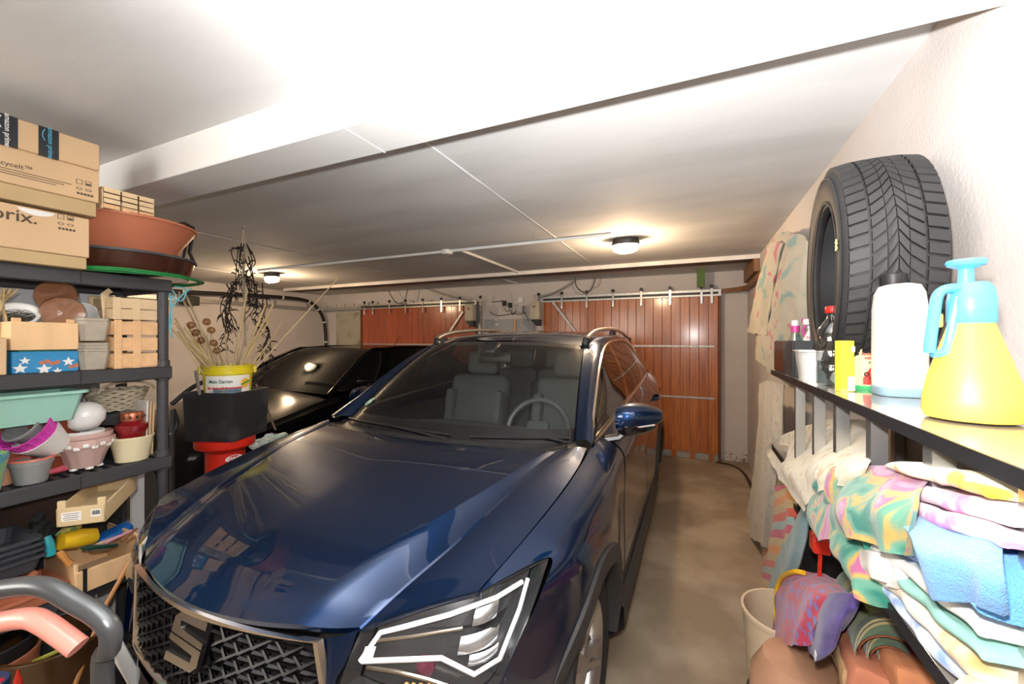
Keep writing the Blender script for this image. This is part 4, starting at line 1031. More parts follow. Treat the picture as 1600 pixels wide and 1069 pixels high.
# punnets at the right
f = face(178, 247, 502, 576, -2.22)
def slatbox(y0, y1, z0, z1, x1, dep, rows_, label, ups=(0.0, 0.5), m=PEACHW, name='wooden_punnet', gap=.012, upw=.026):
    t_ = T(name, label, 'crate', (x1-dep/2, (y0+y1)/2, z0))
    hz = (z1-z0)/rows_
    for k in range(rows_):
        za = z0+k*hz+gap/2; zb = za+hz-gap
        for (a, b, c, d) in ((x1-.003, x1, y0, y1), (x1-dep, x1-dep+.003, y0, y1), (x1-dep, x1, y0, y0+.003), (x1-dep, x1, y1-.003, y1)):
            bm = B(); box(bm, a, b, c, d, za, zb, bev=.0008); O('slat', bm, m, t_, smooth=0)
    for u in ups:
        bm = B(); ya = lerp(y0, y1-upw, u); box(bm, x1, x1+.004, ya, ya+upw, z0, z1, bev=.001); O('upright_slat', bm, m, t_, smooth=0)
    bm = B(); box(bm, x1-dep+.004, x1-.004, y0+.004, y1-.004, z0+.001, z0+.006); O('base', bm, m, t_)
    return t_
slatbox(f[0], f[1], Z, f[3], -2.22, .24, 3, 'tall peach coloured slatted punnet at the right end of the second board')
g = face(176, 247, 467, 499, -2.23); slatbox(g[0], g[1], f[3]+.002, g[3]-.006, -2.23, .2, 2, 'pale slatted punnet lying on top of the tall peach punnet', m=PINEW, gap=.003)
bm = B(); q = at(168, 475, x=-2.3)
tube(bm, [(-2.3, q.y, f[3]+.003), (-2.3, q.y-.01, f[3]+.11), (-2.3, q.y+.01, f[3]+.13)], [.016, .014, .012], 5, flat=.3); TO('loose_slat', bm, PINEW, 'loose pale wooden slat leaning beside the pale punnet', 'slat', q)
# wooden box and blue star box
f = face(18, 123, 548, 588, -2.215)
STARB = mat('sky_blue_print', (0.03, 0.25, 0.52), 0.6, var=0.08, scale=20)
t_ = T('star_box', 'blue box printed with white stars under the plain wooden tray', 'box', (-2.33, (f[0]+f[1])/2, Z))
bm = B(); box(bm, -2.45, -2.215, f[0], f[1], Z, f[3], bev=.003); O('box_body', bm, STARB, t_)
def star(r, n=5): return [((r if k % 2 == 0 else r*.42)*math.sin(k*PI/n), (r if k % 2 == 0 else r*.42)*math.cos(k*PI/n)) for k in range(2*n)]
for (a, b, r_) in ((16, 577, .020), (39, 564, .015), (69, 577, .022), (90, 580, .015), (107, 565, .019)):
    q = at(a, b, x=-2.214); bm = B(); prism(bm, star(r_), .0008, XF(max(q.y, f[0]+r_), q.z, -2.2148)); O('printed_star', bm, WHITEP, t_, smooth=0)
for k, (a, b) in enumerate(((66, 567), (74, 565), (82, 568), (90, 566), (111, 573), (119, 571))):
    q = at(a, b, x=-2.214); bm = B(); lathe(bm, [(.001, .0008), (.008, .0008), (.008, 0)], 10, XF(q.y, q.z, -2.2148)); O('printed_candle', bm, TERRA, t_)
bm = B(); box(bm, -2.44, -2.225, f[0]+.02, f[1]-.02, f[3], f[3]+.004); O('green_lining', bm, mat('green_lining', (0.02, 0.16, 0.07), 0.6), t_)
g = face(16, 123, 505, 546, -2.21)
wb_ = T('wooden_box', 'plain pale wooden tray with corner posts on top of the blue star box', 'box', (-2.33, (g[0]+g[1])/2, f[3]+.008))
for (a, b, c, d) in ((-2.218, -2.21, g[0], g[1]), (-2.44, -2.432, g[0], g[1]), (-2.432, -2.218, g[0], g[0]+.006), (-2.432, -2.218, g[1]-.006, g[1])):
    bm = B(); box(bm, a, b, c, d, g[2], g[3], bev=.002); O('side_board', bm, mat('honey_board', (0.78, 0.52, 0.28), 0.6, var=0.08, scale=3, stretch=(1, 6, 1)) if 'honey_board' not in bpy.data.materials else bpy.data.materials['honey_board'], wb_)
for a in (-2.222, -2.437):
    for b in (g[0]+.006, g[1]-.03):
        bm = B(); box(bm, a-.006, a, b, b+.024, f[3]+.008, g[3]+.014, bev=.002); O('corner_post', bm, PEACHW, wb_)
bm = B(); box(bm, -2.43, -2.22, g[0]+.006, g[1]-.006, g[2], g[2]+.006); O('tray_base', bm, PINEW, wb_)
tz = g[2]+.006
# far-left carton and raffia bundle
f2 = face(-20, 11, 528, 590, -2.19); carton(f2[0]-.1, f2[1], Z, f2[3], -2.19, .2, 'plain cardboard box at the far left of the second board', flap_under=False)
STRAW = mat('raffia', (0.50, 0.38, 0.20), 0.9, var=0.25, scale=30)
bm = B()
for k in range(26):
    y = at(4, 500, x=-2.3).y+random.uniform(-.03, .014); x = -2.32+random.uniform(-.03, .03); tube(bm, spl([(x, y, Z+.12), (x+random.uniform(-.01, .01), y, Z+.19), (-2.3+random.uniform(-.008, .008), at(4, 500, x=-2.3).y, Z+.25), (x+random.uniform(-.04, .04), y+random.uniform(-.04, .04), Z+.31)], 8), .0025, 4)
o = TO('raffia_bundle', bm, STRAW, 'bundle of tied raffia at the far left of the second board', 'bundle', (-2.32, at(4, 500, x=-2.3).y, Z+.12)); o['kind'] = 'stuff'
# metal bucket, foil bowl, wrapped brown pots, white bowl
ALU = mat('dull_aluminium', (0.50, 0.50, 0.50), 0.28, metal=0.9, var=0.1, scale=20)
q = at(38, 512, x=-2.36); pot('metal_pot', 'shiny steel pot behind the plain wooden tray', (-2.39, q.y, Z), .07, .08, .16, ALU, rim=.004, rimh=.01)
FOIL = mat('crumpled_foil', (0.75, 0.75, 0.75), 0.2, metal=1.0, var=0.3, scale=60, bump=1.0, bscale=90)
q = at(33, 478, x=-2.35); Mt_ = (0, R(52), 0)
pot('white_bowl', 'white rimmed bowl lined with foil, tilted on the steel pot', (q.x-.04, q.y, Z+.175), .04, .068, .06, WHITEP, 'bowl', rim=.004, rimh=.01, rot=(0, R(42), R(-30)), soil=(.7, FOIL))
COCO = mat('brown_wrapped_coir', (0.30, 0.13, 0.06), 0.25, var=0.2, scale=12, bump=0.5, bscale=30, coat=1.0, crough=0.1)
for (a, b, r_, xx, lab) in ((88, 462, .062, -2.36, 'upper brown pot wrapped in clear film, facing outward'), (98, 489, .064, -2.30, 'lower brown pot wrapped in clear film, facing outward')):
    q = at(a, b, x=xx); rr_ = (0, R(82), R(-28)); t_ = T('wrapped_pot', lab, 'pot', q-Vector((.06, 0, 0)), 'film wrapped brown pots')
    Mx = M4(q, rr_); bm = B(); lathe(bm, [(r_*.75, -.12), (r_*.97, -.01), (r_, 0), (r_*.97, .004), (.001, .001)], 32, Mx, cap0=True); wob(bm, .003, 40, a); O('pot_body', bm, COCO, t_)
    bm = B(); lathe(bm, [(r_*.8, -.125), (r_*1.03, -.01), (r_*1.02, .010), (r_*.5, .014), (.001, .008)], 32, Mx); wob(bm, .005, 30, b); O('clear_film', bm, pane('film', (1, 1, 1), .97, .12) if 'film' not in bpy.data.materials else bpy.data.materials['film'], t_)
q = at(134, 494, x=-2.36); pot('white_bowl', 'white bowl tipped towards the room between wrapped pots and punnets', (q.x-.05, q.y, q.z-.02), .03, .062, .05, WHITEP, 'bowl', rim=.003, rimh=.006, rot=(0, R(62), R(-25)))
q = at(145, 470, x=-2.5); bm = B()
for k in range(7): tube(bm, [(q.x+(.10)*math.cos(a)*.7, q.y+.09*math.sin(a), Z+.16+.012*k) for a in [j/24*2*PI for j in range(24)]], .007, 5, closed=True)
TO('wicker_basket', bm, STRAW, 'round wicker basket at the back of the second board', 'basket', (q.x, q.y, Z+.16))
bm = B(); box(bm, q.x-.08, q.x+.08, q.y-.07, q.y+.07, Z, Z+.155, bev=.004); TO('cardboard_box', bm, CARD, 'plain box under the round wicker basket', 'box', (q.x, q.y, Z))
q = at(150, 480, x=-2.4); t_ = T('wooden_paddle', 'two pale wooden boards standing behind the white bowl', 'board', q)
for d in (0, .03):
    bm = B(); boxc(bm, (q.x+d*.3, q.y+d, q.z-.01), (.012, .035, .12), (R(10), 0, 0), bev=.005); O('board_piece', bm, PINEW, t_)

# ---------------- third board
Z = LV[2]
MINT = mat('mint_plastic', (0.30, 0.56, 0.47), 0.5, var=0.04)
f = face(0, 138, 612, 640, -2.20)
q = at(60, 680, x=-2.36); pot('flower_pot', 'large red-brown plastic pot under the mint tray', (-2.40, q.y+.02, Z), .085, .115, .215, mat('red_brown_plastic', (0.22, 0.045, 0.02), 0.45, var=.08), rim=.005)
t_ = T('window_box', 'long mint green plastic planter tray lying under the second board', 'planter', (-2.30, f[1]-.3, Z+.222))
zt = 1.330; zbm = Z+.222
def trough(t_, m, x0, x1, y0, y1, z0, z1, tp=.02, lipw=.012, wall=.003, name='planter_body'):
    bm = B(); rows = []
    def ring(ins, z):
        c = .012; a0, a1, b0, b1 = x0+ins, x1-ins, y0+ins, y1-ins
        return [Vector(p) for p in ((a0+c, b0, z), (a1-c, b0, z), (a1, b0+c, z), (a1, b1-c, z), (a1-c, b1, z), (a0+c, b1, z), (a0, b1-c, z), (a0, b0+c, z))]
    rows = [ring(lipw+tp, z0), ring(lipw, z1-.012), ring(0, z1-.010), ring(0, z1), ring(lipw+wall, z1), ring(lipw+wall+tp, z0+wall)]
    V = grid(bm, rows, cu=True); bm.faces.new(V[0][::-1]); bm.faces.new(V[-1]); return O(name, bm, m, t_)
trough(t_, MINT, -2.42, -2.185, f[1]-.62, f[1], zbm, zt-.01, .02)
# white ovoid bowl (upside down), pink planter, cream pot, red lantern
q = at(135, 660, x=-2.33); PINKC = mat('pale_pink_ceramic', (0.62, 0.42, 0.38), 0.3, var=.05, coat=.5)
pc = Vector((-2.315, at(136, 733, x=-2.29).y, Z)); t_ = pot('ornate_planter', 'pale pink ceramic planter with relief rim and small feet', pc+Vector((0, 0, .010)), .052, .088, .118, PINKC, 'planter', rim=.006, rimh=.03, flute=12)
for k in range(6):
    bm = B(); a = k/6*2*PI; lathe(bm, [(.012, .012), (.014, .004), (.008, 0)], 8, M4(pc+Vector((.045*math.cos(a), .045*math.sin(a), 0))), cap1=True); O('foot', bm, WHITEP, t_)
for k in range(22):
    bm = B(); a = k/22*2*PI; boxc(bm, pc+Vector((.090*math.cos(a), .090*math.sin(a), .098+.008*(k % 2))), (.010, .020, .016), (0, 0, a), bev=.004, seg=2); O('relief_flower', bm, WHITEP, t_)
t_ = pot('planter', 'second pink relief planter nested in the ornate planter', pc+Vector((-.01, .005, .05)), .05, .082, .098, PINKC, 'planter', rim=.005, rimh=.02)
t_ = pot('white_pot', 'small white pot standing in the nested pink planters', pc+Vector((0, 0, .085)), .045, .058, .072, WHITEP, rim=.004)
bm = B(); c = pc+Vector((0, 0, .215)); lathe(bm, [(.001, -.062), (.035, -.055), (.060, -.030), (.068, .0), (.060, .030), (.035, .053), (.001, .060)], 32, M4(c, (R(8), R(-10), 0))); 
TO('white_globe', bm, mat('white_glazed', (0.82, 0.82, 0.82), 0.15, var=.01, coat=.7), 'smooth white oval globe resting in the white pot', 'globe', c)
q = at(209, 718, x=-2.27); CREAMC = mat('cream_ceramic', (0.72, 0.64, 0.42), 0.35, var=.04, coat=.3)
pot('cream_pot', 'cream coloured pot at the right end of the third board', (-2.285, q.y, Z), .056, .074, .108, CREAMC, rim=.003, rimh=.01)
REDG = mat('dark_red_glass', (0.22, 0.008, 0.012), 0.12, var=.2, coat=1.0); COPP = mat('copper_lid', (0.42, 0.13, 0.07), 0.35, metal=.7, var=.15)
lt = T('grave_lantern', 'dark red glass candle lantern with a copper lid on the cream pot', 'lantern', (-2.285, q.y, Z+.095))
bm = B(); lathe(bm, [(.001, 0), (.044, 0), (.048, .01), (.050, .03), (.058, .05), (.058, .062), (.040, .075), (.036, .08), (.001, .08)], 32, M4(lt.location), fn=lambda a, z: 1+.012*math.cos(16*a)); O('glass_body', bm, REDG, lt)
bm = B(); lathe(bm, [(.036, .078), (.042, .08), (.044, .10), (.040, .115), (.020, .118), (.001, .118)], 24, M4(lt.location)); ld = O('lid', bm, COPP, lt)
bm = B()
for k in range(12): a = k/12*2*PI; boxc(bm, lt.location+Vector((.0425*math.cos(a), .0425*math.sin(a), .097)), (.006, .010, .012), (0, 0, a), bev=.003)
O('vent_holes', bm, BLACKP, ld)['kind'] = 'stuff'
# wicker basket with handle, dark trays below it, flat cardboard
q = at(185, 630, x=-2.40); wz = Z+.215; WICK = mat('bleached_wicker', (0.46, 0.40, 0.30), .85, var=.3, scale=40)
wk = T('wicker_basket', 'oval bleached wicker basket with a loop handle under the second board', 'basket', (-2.41, q.y, wz))
bm = B()
for k in range(9):
    r_ = .075+.035*k/8; tube(bm, [(-2.41+r_*.8*math.cos(a), q.y+r_*math.sin(a), wz+.004+.0105*k+.003*math.sin(12*a+k*PI)) for a in [j/48*2*PI for j in range(48)]], .0058, 5, closed=True)
O('woven_body', bm, WICK, wk)['kind'] = 'stuff'
bm = B(); tube(bm, [(-2.41+.09, q.y+.10*math.cos(a), wz+.085+.045*math.sin(a)) for a in [k/14*PI for k in range(15)]], .006, 6); O('handle', bm, WICK, wk)
for k, (dz, lab, mm_) in enumerate(((.105, 'dark brown saucer stacked below the wicker basket', BRT), (.160, 'slate grey tray directly below the wicker basket', DGREY))):
    bm = B(); lathe(bm, [(.001, 0), (.08, 0), (.098, .045), (.102, .045), (.085, -.004)], 28, M4((-2.41, q.y+.01, Z+dz))); TO('saucer', bm, mm_, lab, 'saucer', (-2.41, q.y+.01, Z+dz))
bm = B(); box(bm, -2.46, -2.36, q.y-.04, q.y+.05, Z, Z+.10, bev=.004); TO('small_box', bm, BLACKP, 'small black box under the stacked saucers', 'box', (-2.41, q.y, Z))
f = face(225, 250, 607, 706, -2.25)
t_ = T('flat_carton', 'flat folded cardboard leaning upright beside the right post', 'cardboard', (-2.38, f[1]-.02, Z))
for k in range(3):
    bm = B(); boxc(bm, (-2.39, f[1]-.045+.012*k, Z+.128), (.26, .006, .255-.01*k), (R(-2), 0, 0), bev=.001); O('cardboard_sheet', bm, mat('white_board', (0.72, 0.70, 0.66), .8) if k < 1 else CARD, t_)
# magenta liner in white pot, grey pot inside, tilted
MAG = mat('magenta_foil', (0.62, 0.05, 0.42), .4, var=.08)
q = at(48, 682, x=-2.27); tc = Vector((-2.27, q.y+.012, q.z)); rt = (R(48), 0, R(18)); Mx = M4(tc, rt)
fl_ = lambda a, z: 1+.03*math.cos(18*a)
t_ = T('white_pot', 'white ribbed pot with magenta liner lying tilted at the left of the third board', 'pot', tc)
bm = B(); lathe(bm, [(.001, -.085), (.048, -.085), (.075, .0), (.077, .004), (.072, .004), (.05, -.07)], 54, Mx, fn=lambda a, z: 1+.012*math.cos(24*a)); O('pot_body', bm, WHITEP, t_)
bm = B(); lathe(bm, [(.070, -.01), (.073, .02), (.080, .045), (.076, .045), (.066, .01)], 72, Mx, fn=fl_); O('liner', bm, MAG, t_)
bm = B(); lathe(bm, [(.030, -.03), (.050, .052), (.056, .053), (.056, .060), (.050, .060), (.028, -.02), (.001, -.02)], 32, Mx); O('inner_pot', bm, mat('grey_pot_plastic', (0.22, 0.23, 0.23), .5), t_)
GREYP = bpy.data.materials['grey_pot_plastic']
q = at(56, 757, x=-2.23); pot('grey_pot', 'grey plastic plant pot with a red rim at the front of the third board', (-2.27, q.y, Z), .042, .056, .088, mat('mid_grey_plastic', (0.27, 0.28, 0.28), .5), rim=.003, rimh=.018, rimm=mat('coral_rim', (0.65, 0.16, 0.12), .4))
q = at(42, 722, x=-2.38); pot('red_tin', 'bright red tin behind the grey pot', (-2.36, q.y+.01, Z), .045, .045, .12, mat('gloss_red', (0.55, 0.03, 0.015), .25, coat=.5), 'tin', rim=.001, rimh=.004)
q = at(85, 718, x=-2.34); pot('peach_pot', 'peach clay pot behind the ornate pink planter', (-2.36, q.y, Z+.03), .036, .055, .062, mat('peach_clay', (0.68, 0.38, 0.24), .7), rim=.004, rimh=.02)
bm = B(); boxc(bm, (-2.36, q.y, Z+.015), (.10, .11, .028), bev=.008); TO('pink_dish', bm, mat('pink_red', (0.62, 0.10, 0.16), .4), 'pink-red dish under the peach clay pot', 'dish', (-2.36, q.y, Z))
q = at(20, 752, x=-2.2); pot('clay_pot', 'small light terracotta pot between the green-blue pot and the grey pot', (-2.33, q.y+.01, Z), .03, .04, .07, mat('light_terracotta', (0.60, 0.30, 0.18), .7), rim=.004)
q = at(2, 765, x=-2.19); pot('painted_pot', 'pot mottled blue, green and yellow at the far left of the third board', (-2.26, q.y-.035, Z), .05, .07, .135, pattern('marbled_glaze', 'blotch', [(0.03, 0.20, 0.42), (0.08, 0.32, 0.36), (0.25, 0.42, 0.08), (0.55, 0.5, 0.06)], 9, .4, .05, 1.2), rim=.001)
q = at(92, 686, x=-2.45); bm = B(); boxc(bm, (-2.47, q.y, Z+.07), (.03, .16, .13), (.1, 0, 0), bev=.004); TO('bag', bm, mat('slate_bag', (0.10, 0.13, 0.15), .5, c2=(.4, .45, .5), cover=.6, scale=20), 'slate coloured printed bag behind the peach pot', 'bag', (-2.47, q.y, Z))

# ---------------- fourth board
Z = LV[3]
f = face(-10, 70, 825, 895, -2.20)
BLT = mat('black_tray_plastic', (0.05, 0.055, 0.065), .4, var=.1)
yr = at(108, 900, x=-2.18).y
for k, (dy, lab) in enumerate(((0, 'lowest long terracotta trough of the stack on the fourth board'), (-.075, 'middle long terracotta trough of the stack on the fourth board'), (-.08, 'uppermost long terracotta trough of the stack'))):
    z0 = Z+[0, .045, .078][k]; t_ = T('plant_trough', lab, 'planter', (-2.28, yr+dy-.25, z0), 'terracotta troughs'); trough(t_, TERRA, -2.40+.004*k, -2.17, yr+dy-.5, yr+dy, z0, z0+[.052, .048, .05][k], .008, .010)
yr2 = at(74, 850, x=-2.2).y
for k, lab in enumerate(('lowest black seed tray of the stack on the troughs', 'second black seed tray of the stack', 'third black seed tray of the stack', 'uppermost black seed tray of the stack')):
    z0 = Z+.130+[0, .028, .050, .072][k]; t_ = T('seed_tray', lab, 'tray', (-2.3, yr2-.25, z0), 'black seed trays'); trough(t_, BLT, -2.41, -2.18+.004*k, yr2-.46-.004*k, yr2-.006*k, z0, z0+[.058, .055, .055, .055][k], .010, .014)
bm = B(); q = at(18, 840, x=-2.3); box(bm, -2.44, -2.27, yr2-.4, yr2-.14, Z+.26, Z+.30, bev=.006); TO('compost_block', bm, mat('compost', (0.10, 0.07, 0.035), .95, var=.4, scale=50, bump=.6), 'dark compost slab lying on the black seed trays', 'compost', (-2.35, yr2-.27, Z+.26))
# long brown troughs at the back
for k, (zz, lab) in enumerate(((.33, 'upper long brown plastic trough at the back of the fourth board'), (.27, 'lower long brown plastic trough at the back of the fourth board'))):
    t_ = T('plant_trough', lab, 'planter', (-2.53, .62, Z+zz), 'brown troughs'); trough(t_, mat('dark_brown_plastic', (0.06, 0.035, 0.028), .45, var=.15) if k == 0 else bpy.data.materials['dark_brown_plastic'], -2.59, -2.44, .25, 1.04, Z+zz-.06 if k else Z+zz, Z+zz+.05, .01, .012)
bm = B(); box(bm, -2.60, -2.42, .3, 1.0, Z, Z+.21, bev=.004); TO('storage_box', bm, BLACKP, 'black storage box standing under the brown troughs', 'box', (-2.5, .65, Z))
TERR2 = TERRA; bm = B(); q = at(8, 805, x=-2.15); t_ = T('pot_saucer', 'terracotta saucer edge under the third board at far left', 'saucer', (-2.33, q.y-.07, q.z))
lathe(bm, [(.001, -.03), (.09, -.03), (.125, .012), (.13, .012), (.13, .018), (.12, .018), (.09, -.02)], 36, M4((-2.30, q.y-.08, q.z), (.12, 0, 0))); O('saucer_body', bm, TERRA, t_)
bm = B()
for k in range(14):
    p = at(68+random.uniform(-14, 18), 832+random.uniform(-22, 26), x=-2.25-random.uniform(0, .05)); boxc(bm, p, (.03, .05, .04), (random.random(), random.random(), random.random()), bev=.012, seg=2)
TO('black_gloves', bm, mat('black_knit', (0.012, 0.014, 0.014), .9, bump=.6, bscale=120), 'crumpled black gloves beside the seed trays', 'gloves', at(68, 832, x=-2.27))
bm = B(); P = [at(74, 838, x=-2.2), at(78, 850, x=-2.19), at(80, 868, x=-2.19)]; tube(bm, P, [.010, .013, .015], 8, flat=.6); TO('hand_rake', bm, mat('teal_plastic', (0.02, 0.30, 0.35), .35), 'small teal plastic tool handle hanging by the gloves', 'tool', P[0])
bm = B(); P = [at(92, 862, x=-2.18), at(98, 868, x=-2.17), at(104, 876, x=-2.17), at(110, 882, x=-2.165)]; tube(bm, P, [.009, .012, .010, .013], 8); TO('trowel', bm, mat('varnished_handle', (0.50, 0.22, 0.06), .35), 'short varnished wooden tool handle beside the crate', 'tool', P[0])
# crate of tools
f = face(132, 205, 850, 905, -2.12)
cr_ = T('tool_crate', 'open wooden crate of garden hand tools on the fourth board', 'crate', (-2.25, (f[0]+f[1])/2, Z))
y0_, y1_, x1_ = at(118, 900, x=-2.14).y, at(222, 840, x=-2.14).y, -2.14
for (a, b, c, d, h_) in ((x1_-.01, x1_, y0_, y1_, .085), (x1_-.27, x1_-.26, y0_, y1_, .095), (x1_-.26, x1_-.01, y0_, y0_+.012, .115), (x1_-.26, x1_-.01, y1_-.012, y1_, .15)):
    bm = B(); box(bm, a, b, c, d, Z, Z+h_, bev=.002); O('crate_board', bm, bpy.data.materials['honey_board'], cr_)
bm = B(); box(bm, x1_-.26, x1_-.01, y0_+.012, y1_-.012, Z, Z+.006); O('crate_base', bm, PINEW, cr_)
bm = B(); box(bm, x1_-.006, x1_+.003, y0_+.02, y0_+.032, Z, Z+.09); O('dark_band', bm, BLACKP, cr_)
def stick(name, pa, pb, r, m, label, xa=-2.17, xb=-2.24, cat='tool', prof=None):
    a = at(*pa, x=xa); b = at(*pb, x=xb); bm = B(); n = 8; tube(bm, [a.lerp(b, k/(n-1)) for k in range(n)], prof or r, 8); return TO(name, bm, m, label, cat, a)
stick('hand_tool', (128, 857), (183, 852), .008, mat('dark_green_grip', (0.01, 0.05, 0.035), .4), 'dark green handled tool lying across the crate front', -2.15, -2.16, prof=[.006, .010, .011, .010, .009, .010, .009, .006])
stick('hand_tool', (165, 848), (206, 829), .006, mat('pink_grip', (0.70, 0.35, 0.45), .5), 'pink handled tool lying in the wooden crate', -2.18, -2.2)
stick('hand_tool', (190, 845), (214, 826), .005, mat('brown_grip', (0.28, 0.12, 0.05), .5), 'brown wooden stick in the crate beside the pink handle', -2.17, -2.19)
stick('hand_tool', (197, 848), (222, 832), .005, bpy.data.materials['brown_grip'], 'second brown stick at the right end of the crate', -2.155, -2.17)
stick('hand_tool', (140, 862), (172, 858), .004, STEEL, 'thin steel tool shaft in the front of the crate', -2.16, -2.165)
stick('hand_tool', (150, 852), (200, 833), .007, PINEW, 'pale wooden handle lying diagonally in the crate', -2.2, -2.24)
bm = B(); q = at(122, 842, x=-2.23); lathe(bm, [(.001, -.06), (.03, -.055), (.036, 0), (.03, .055), (.001, .06)], 20, M4(q, (R(75), R(0), R(10)))); wob(bm, .005, 25, 2)
TO('yellow_bag', bm, mat('yellow_plastic_bag', (0.85, 0.55, 0.02), .35, var=.05, bump=.3, bscale=20), 'bright yellow plastic bag lying in the tool crate', 'bag', q)
bm = B(); q = at(178, 833, x=-2.3); boxc(bm, q, (.06, .12, .03), (.2, .1, 0), bev=.01, seg=2); wob(bm, .008, 20, 5); TO('blue_bag', bm, mat('blue_bag', (0.01, 0.12, 0.42), .4), 'folded blue plastic bag in the tool crate', 'bag', q)
bm = B(); q = at(104, 826, x=-2.28); boxc(bm, q, (.05, .07, .03), (.3, .2, 0), bev=.01, seg=2); wob(bm, .008, 30, 5); TO('seed_packets', bm, pattern('seed_print', 'blotch', [(.5, .1, .1), (.1, .3, .1), (.6, .5, .1), (.3, .3, .3)], 30), 'colourful seed packets behind the yellow bag', 'packets', q)
# tilted carton lid on the crate
CC = at(165, 803, x=-2.06); LL = at(88, 812, x=-2.15); 
a, b = at(88, 815, x=-2.12), at(236, 808, x=-2.16)
t_ = T('pale_carton', 'pale tilted fruit carton with printed labels lying on the tool crate', 'box', (a+b)/2)
ux = (LL-CC); La = ux.length; ux.normalize(); uy = Vector((0, 0, 1)).cross(ux); uy = -uy if uy.y < 0 else uy; uy = (uy+Vector((0, 0, .10))).normalized(); uz = ux.cross(uy); uz = uz if uz.z > 0 else -uz
PCB = mat('pale_carton_board', (0.62, 0.48, 0.28), .8, var=.05); Lb = .30; Hh = .070
Mx = Matrix(((ux.x, uy.x, uz.x, CC.x), (ux.y, uy.y, uz.y, CC.y), (ux.z, uy.z, uz.z, CC.z-.030), (0, 0, 0, 1)))
for (c, s_) in (((La/2, .003, Hh/2), (La, .006, Hh)), ((La/2, Lb-.003, Hh/2), (La, .006, Hh)), ((.003, Lb/2, Hh/2), (.006, Lb, Hh)), ((La-.003, Lb/2, Hh/2), (.006, Lb, Hh)), ((La/2, Lb/2, .003), (La, Lb, .006))):
    bm = B(); boxc(bm, c, s_, bev=.001, M=Mx); O('carton_wall', bm, PCB, t_)
for (x, y) in ((.012, .006), (La-.014, .006), (.008, Lb-.012)):
    bm = B(); boxc(bm, (x, y, Hh+.010), (.024, .010, .034), bev=.002, M=Mx); O('corner_lug', bm, PCB, t_)
bm = B(); boxc(bm, (La*.70, -.0006, Hh*.52), (.055, .0006, .034), M=Mx); lb = O('paper_label', bm, WHITEP, t_)
bm = B(); boxc(bm, (La*.20, -.0006, Hh*.58), (.028, .0006, .028), M=Mx); lb2 = O('paper_label', bm, WHITEP, t_)
bm = B()
for k in range(9): boxc(bm, (La*.20-.010+.0025*k, -.0012, Hh*.60), (.0012 if k % 3 else .002, .0006, .016), M=Mx)
O('barcode', bm, INK, lb2)['kind'] = 'stuff'
bm = B()
for k in range(4): boxc(bm, (La*.70, -.0012, Hh*.52+.011-.0075*k), (.045-.008*(k % 2), .0006, .0018), M=Mx)
O('label_print', bm, INKB, lb)['kind'] = 'stuff'
# white boxes behind, at the floor side of the post
for (pa, pb, t0, t1, lab) in ((152, 190, 752, 772, 'left white box glimpsed behind the fourth level'), (206, 226, 742, 766, 'right white box glimpsed behind the fourth level')):
    f = face(pa, pb, t0, t1, -2.64); bm = B(); box(bm, -2.66, -2.64, f[0], f[1], 0, f[3]+.05, bev=.002); TO('white_board', bm, WHITEP, lab, 'panel', (-2.65, f[0], Z+.12))

# ---------------- bottom left corner: pots on the floor and the cart handle
DKC = mat('dark_brown_ceramic', (0.075, 0.035, 0.012), .3, var=.3, scale=8, coat=.4)
c = at(92, 985, z=.40); c.z = 0; c.x += .04
pot('large_planter', 'large dark brown glazed planter standing on the floor by the cart handle', (c.x, c.y-.02, 0), .10, .150, .405, DKC, rim=.004, rimh=.012, thick=.012, soil=(.82, BLACKP))
bm = B(); tube(bm, spl([(c.x+.0, c.y-.09, .35), (c.x+.04, c.y-.02, .365), (c.x-.0, c.y+.05, .35)], 10), .007, 6); TO('yellow_hose', bm, mat('olive_tube', (0.45, 0.45, 0.08), .5), 'short olive yellow hose curl inside the large brown planter', 'hose', (c.x, c.y, .35))
c2_ = at(20, 995, z=.46); pot('black_pot', 'black plastic pot nested in an orange pot at bottom left', (c2_.x-.06, c2_.y-.04, .25), .085, .115, .20, BLACKP, rim=.005)
pot('orange_pot', 'orange-brown clay pot holding the black pot', (c2_.x-.06, c2_.y-.04, .0), .095, .122, .40, TERRA, rim=.003)
c3_ = at(0, 1040, z=.62); pot('small_pot', 'dark blue rimmed pot with red inside at the bottom left edge', (c3_.x+.0, c3_.y-.03, .50), .03, .045, .09, mat('dark_blue_plastic', (0.02, 0.04, 0.10), .4), rim=.003, soil=(.85, mat('red_soil', (.4, .02, .03), .5)))
bm = B(); box(bm, c3_.x-.05, c3_.x+.05, c3_.y-.08, c3_.y+.02, 0, .50, bev=.01); TO('upturned_crate', bm, mat('grey_green_box', (0.20, 0.20, 0.18), .7), 'grey box supporting the dark blue pot at the left edge', 'box', (c3_.x, c3_.y-.03, 0))
q = at(28, 1063, z=.52)
t_ = T('small_bottle', 'small white bottle with a red pointed cap at the bottom edge', 'bottle', (q.x, q.y, .40))
bm = B(); lathe(bm, [(.001, 0), (.022, 0), (.024, .06), (.015, .09), (.010, .10), (.001, .10)], 16, M4(t_.location)); O('bottle_body', bm, WHITEP, t_)
bm = B(); lathe(bm, [(.010, .10), (.009, .12), (.002, .15)], 12, M4(t_.location), cap1=True); O('cap', bm, bpy.data.materials['gloss_red'], t_)
bm = B(); box(bm, q.x-.04, q.x+.04, q.y-.04, q.y+.04, 0, .40, bev=.01); TO('dark_box', bm, mat('brown_box', (.08, .05, .03), .7), 'dark brown box under the small white bottle', 'box', (q.x, q.y, 0))
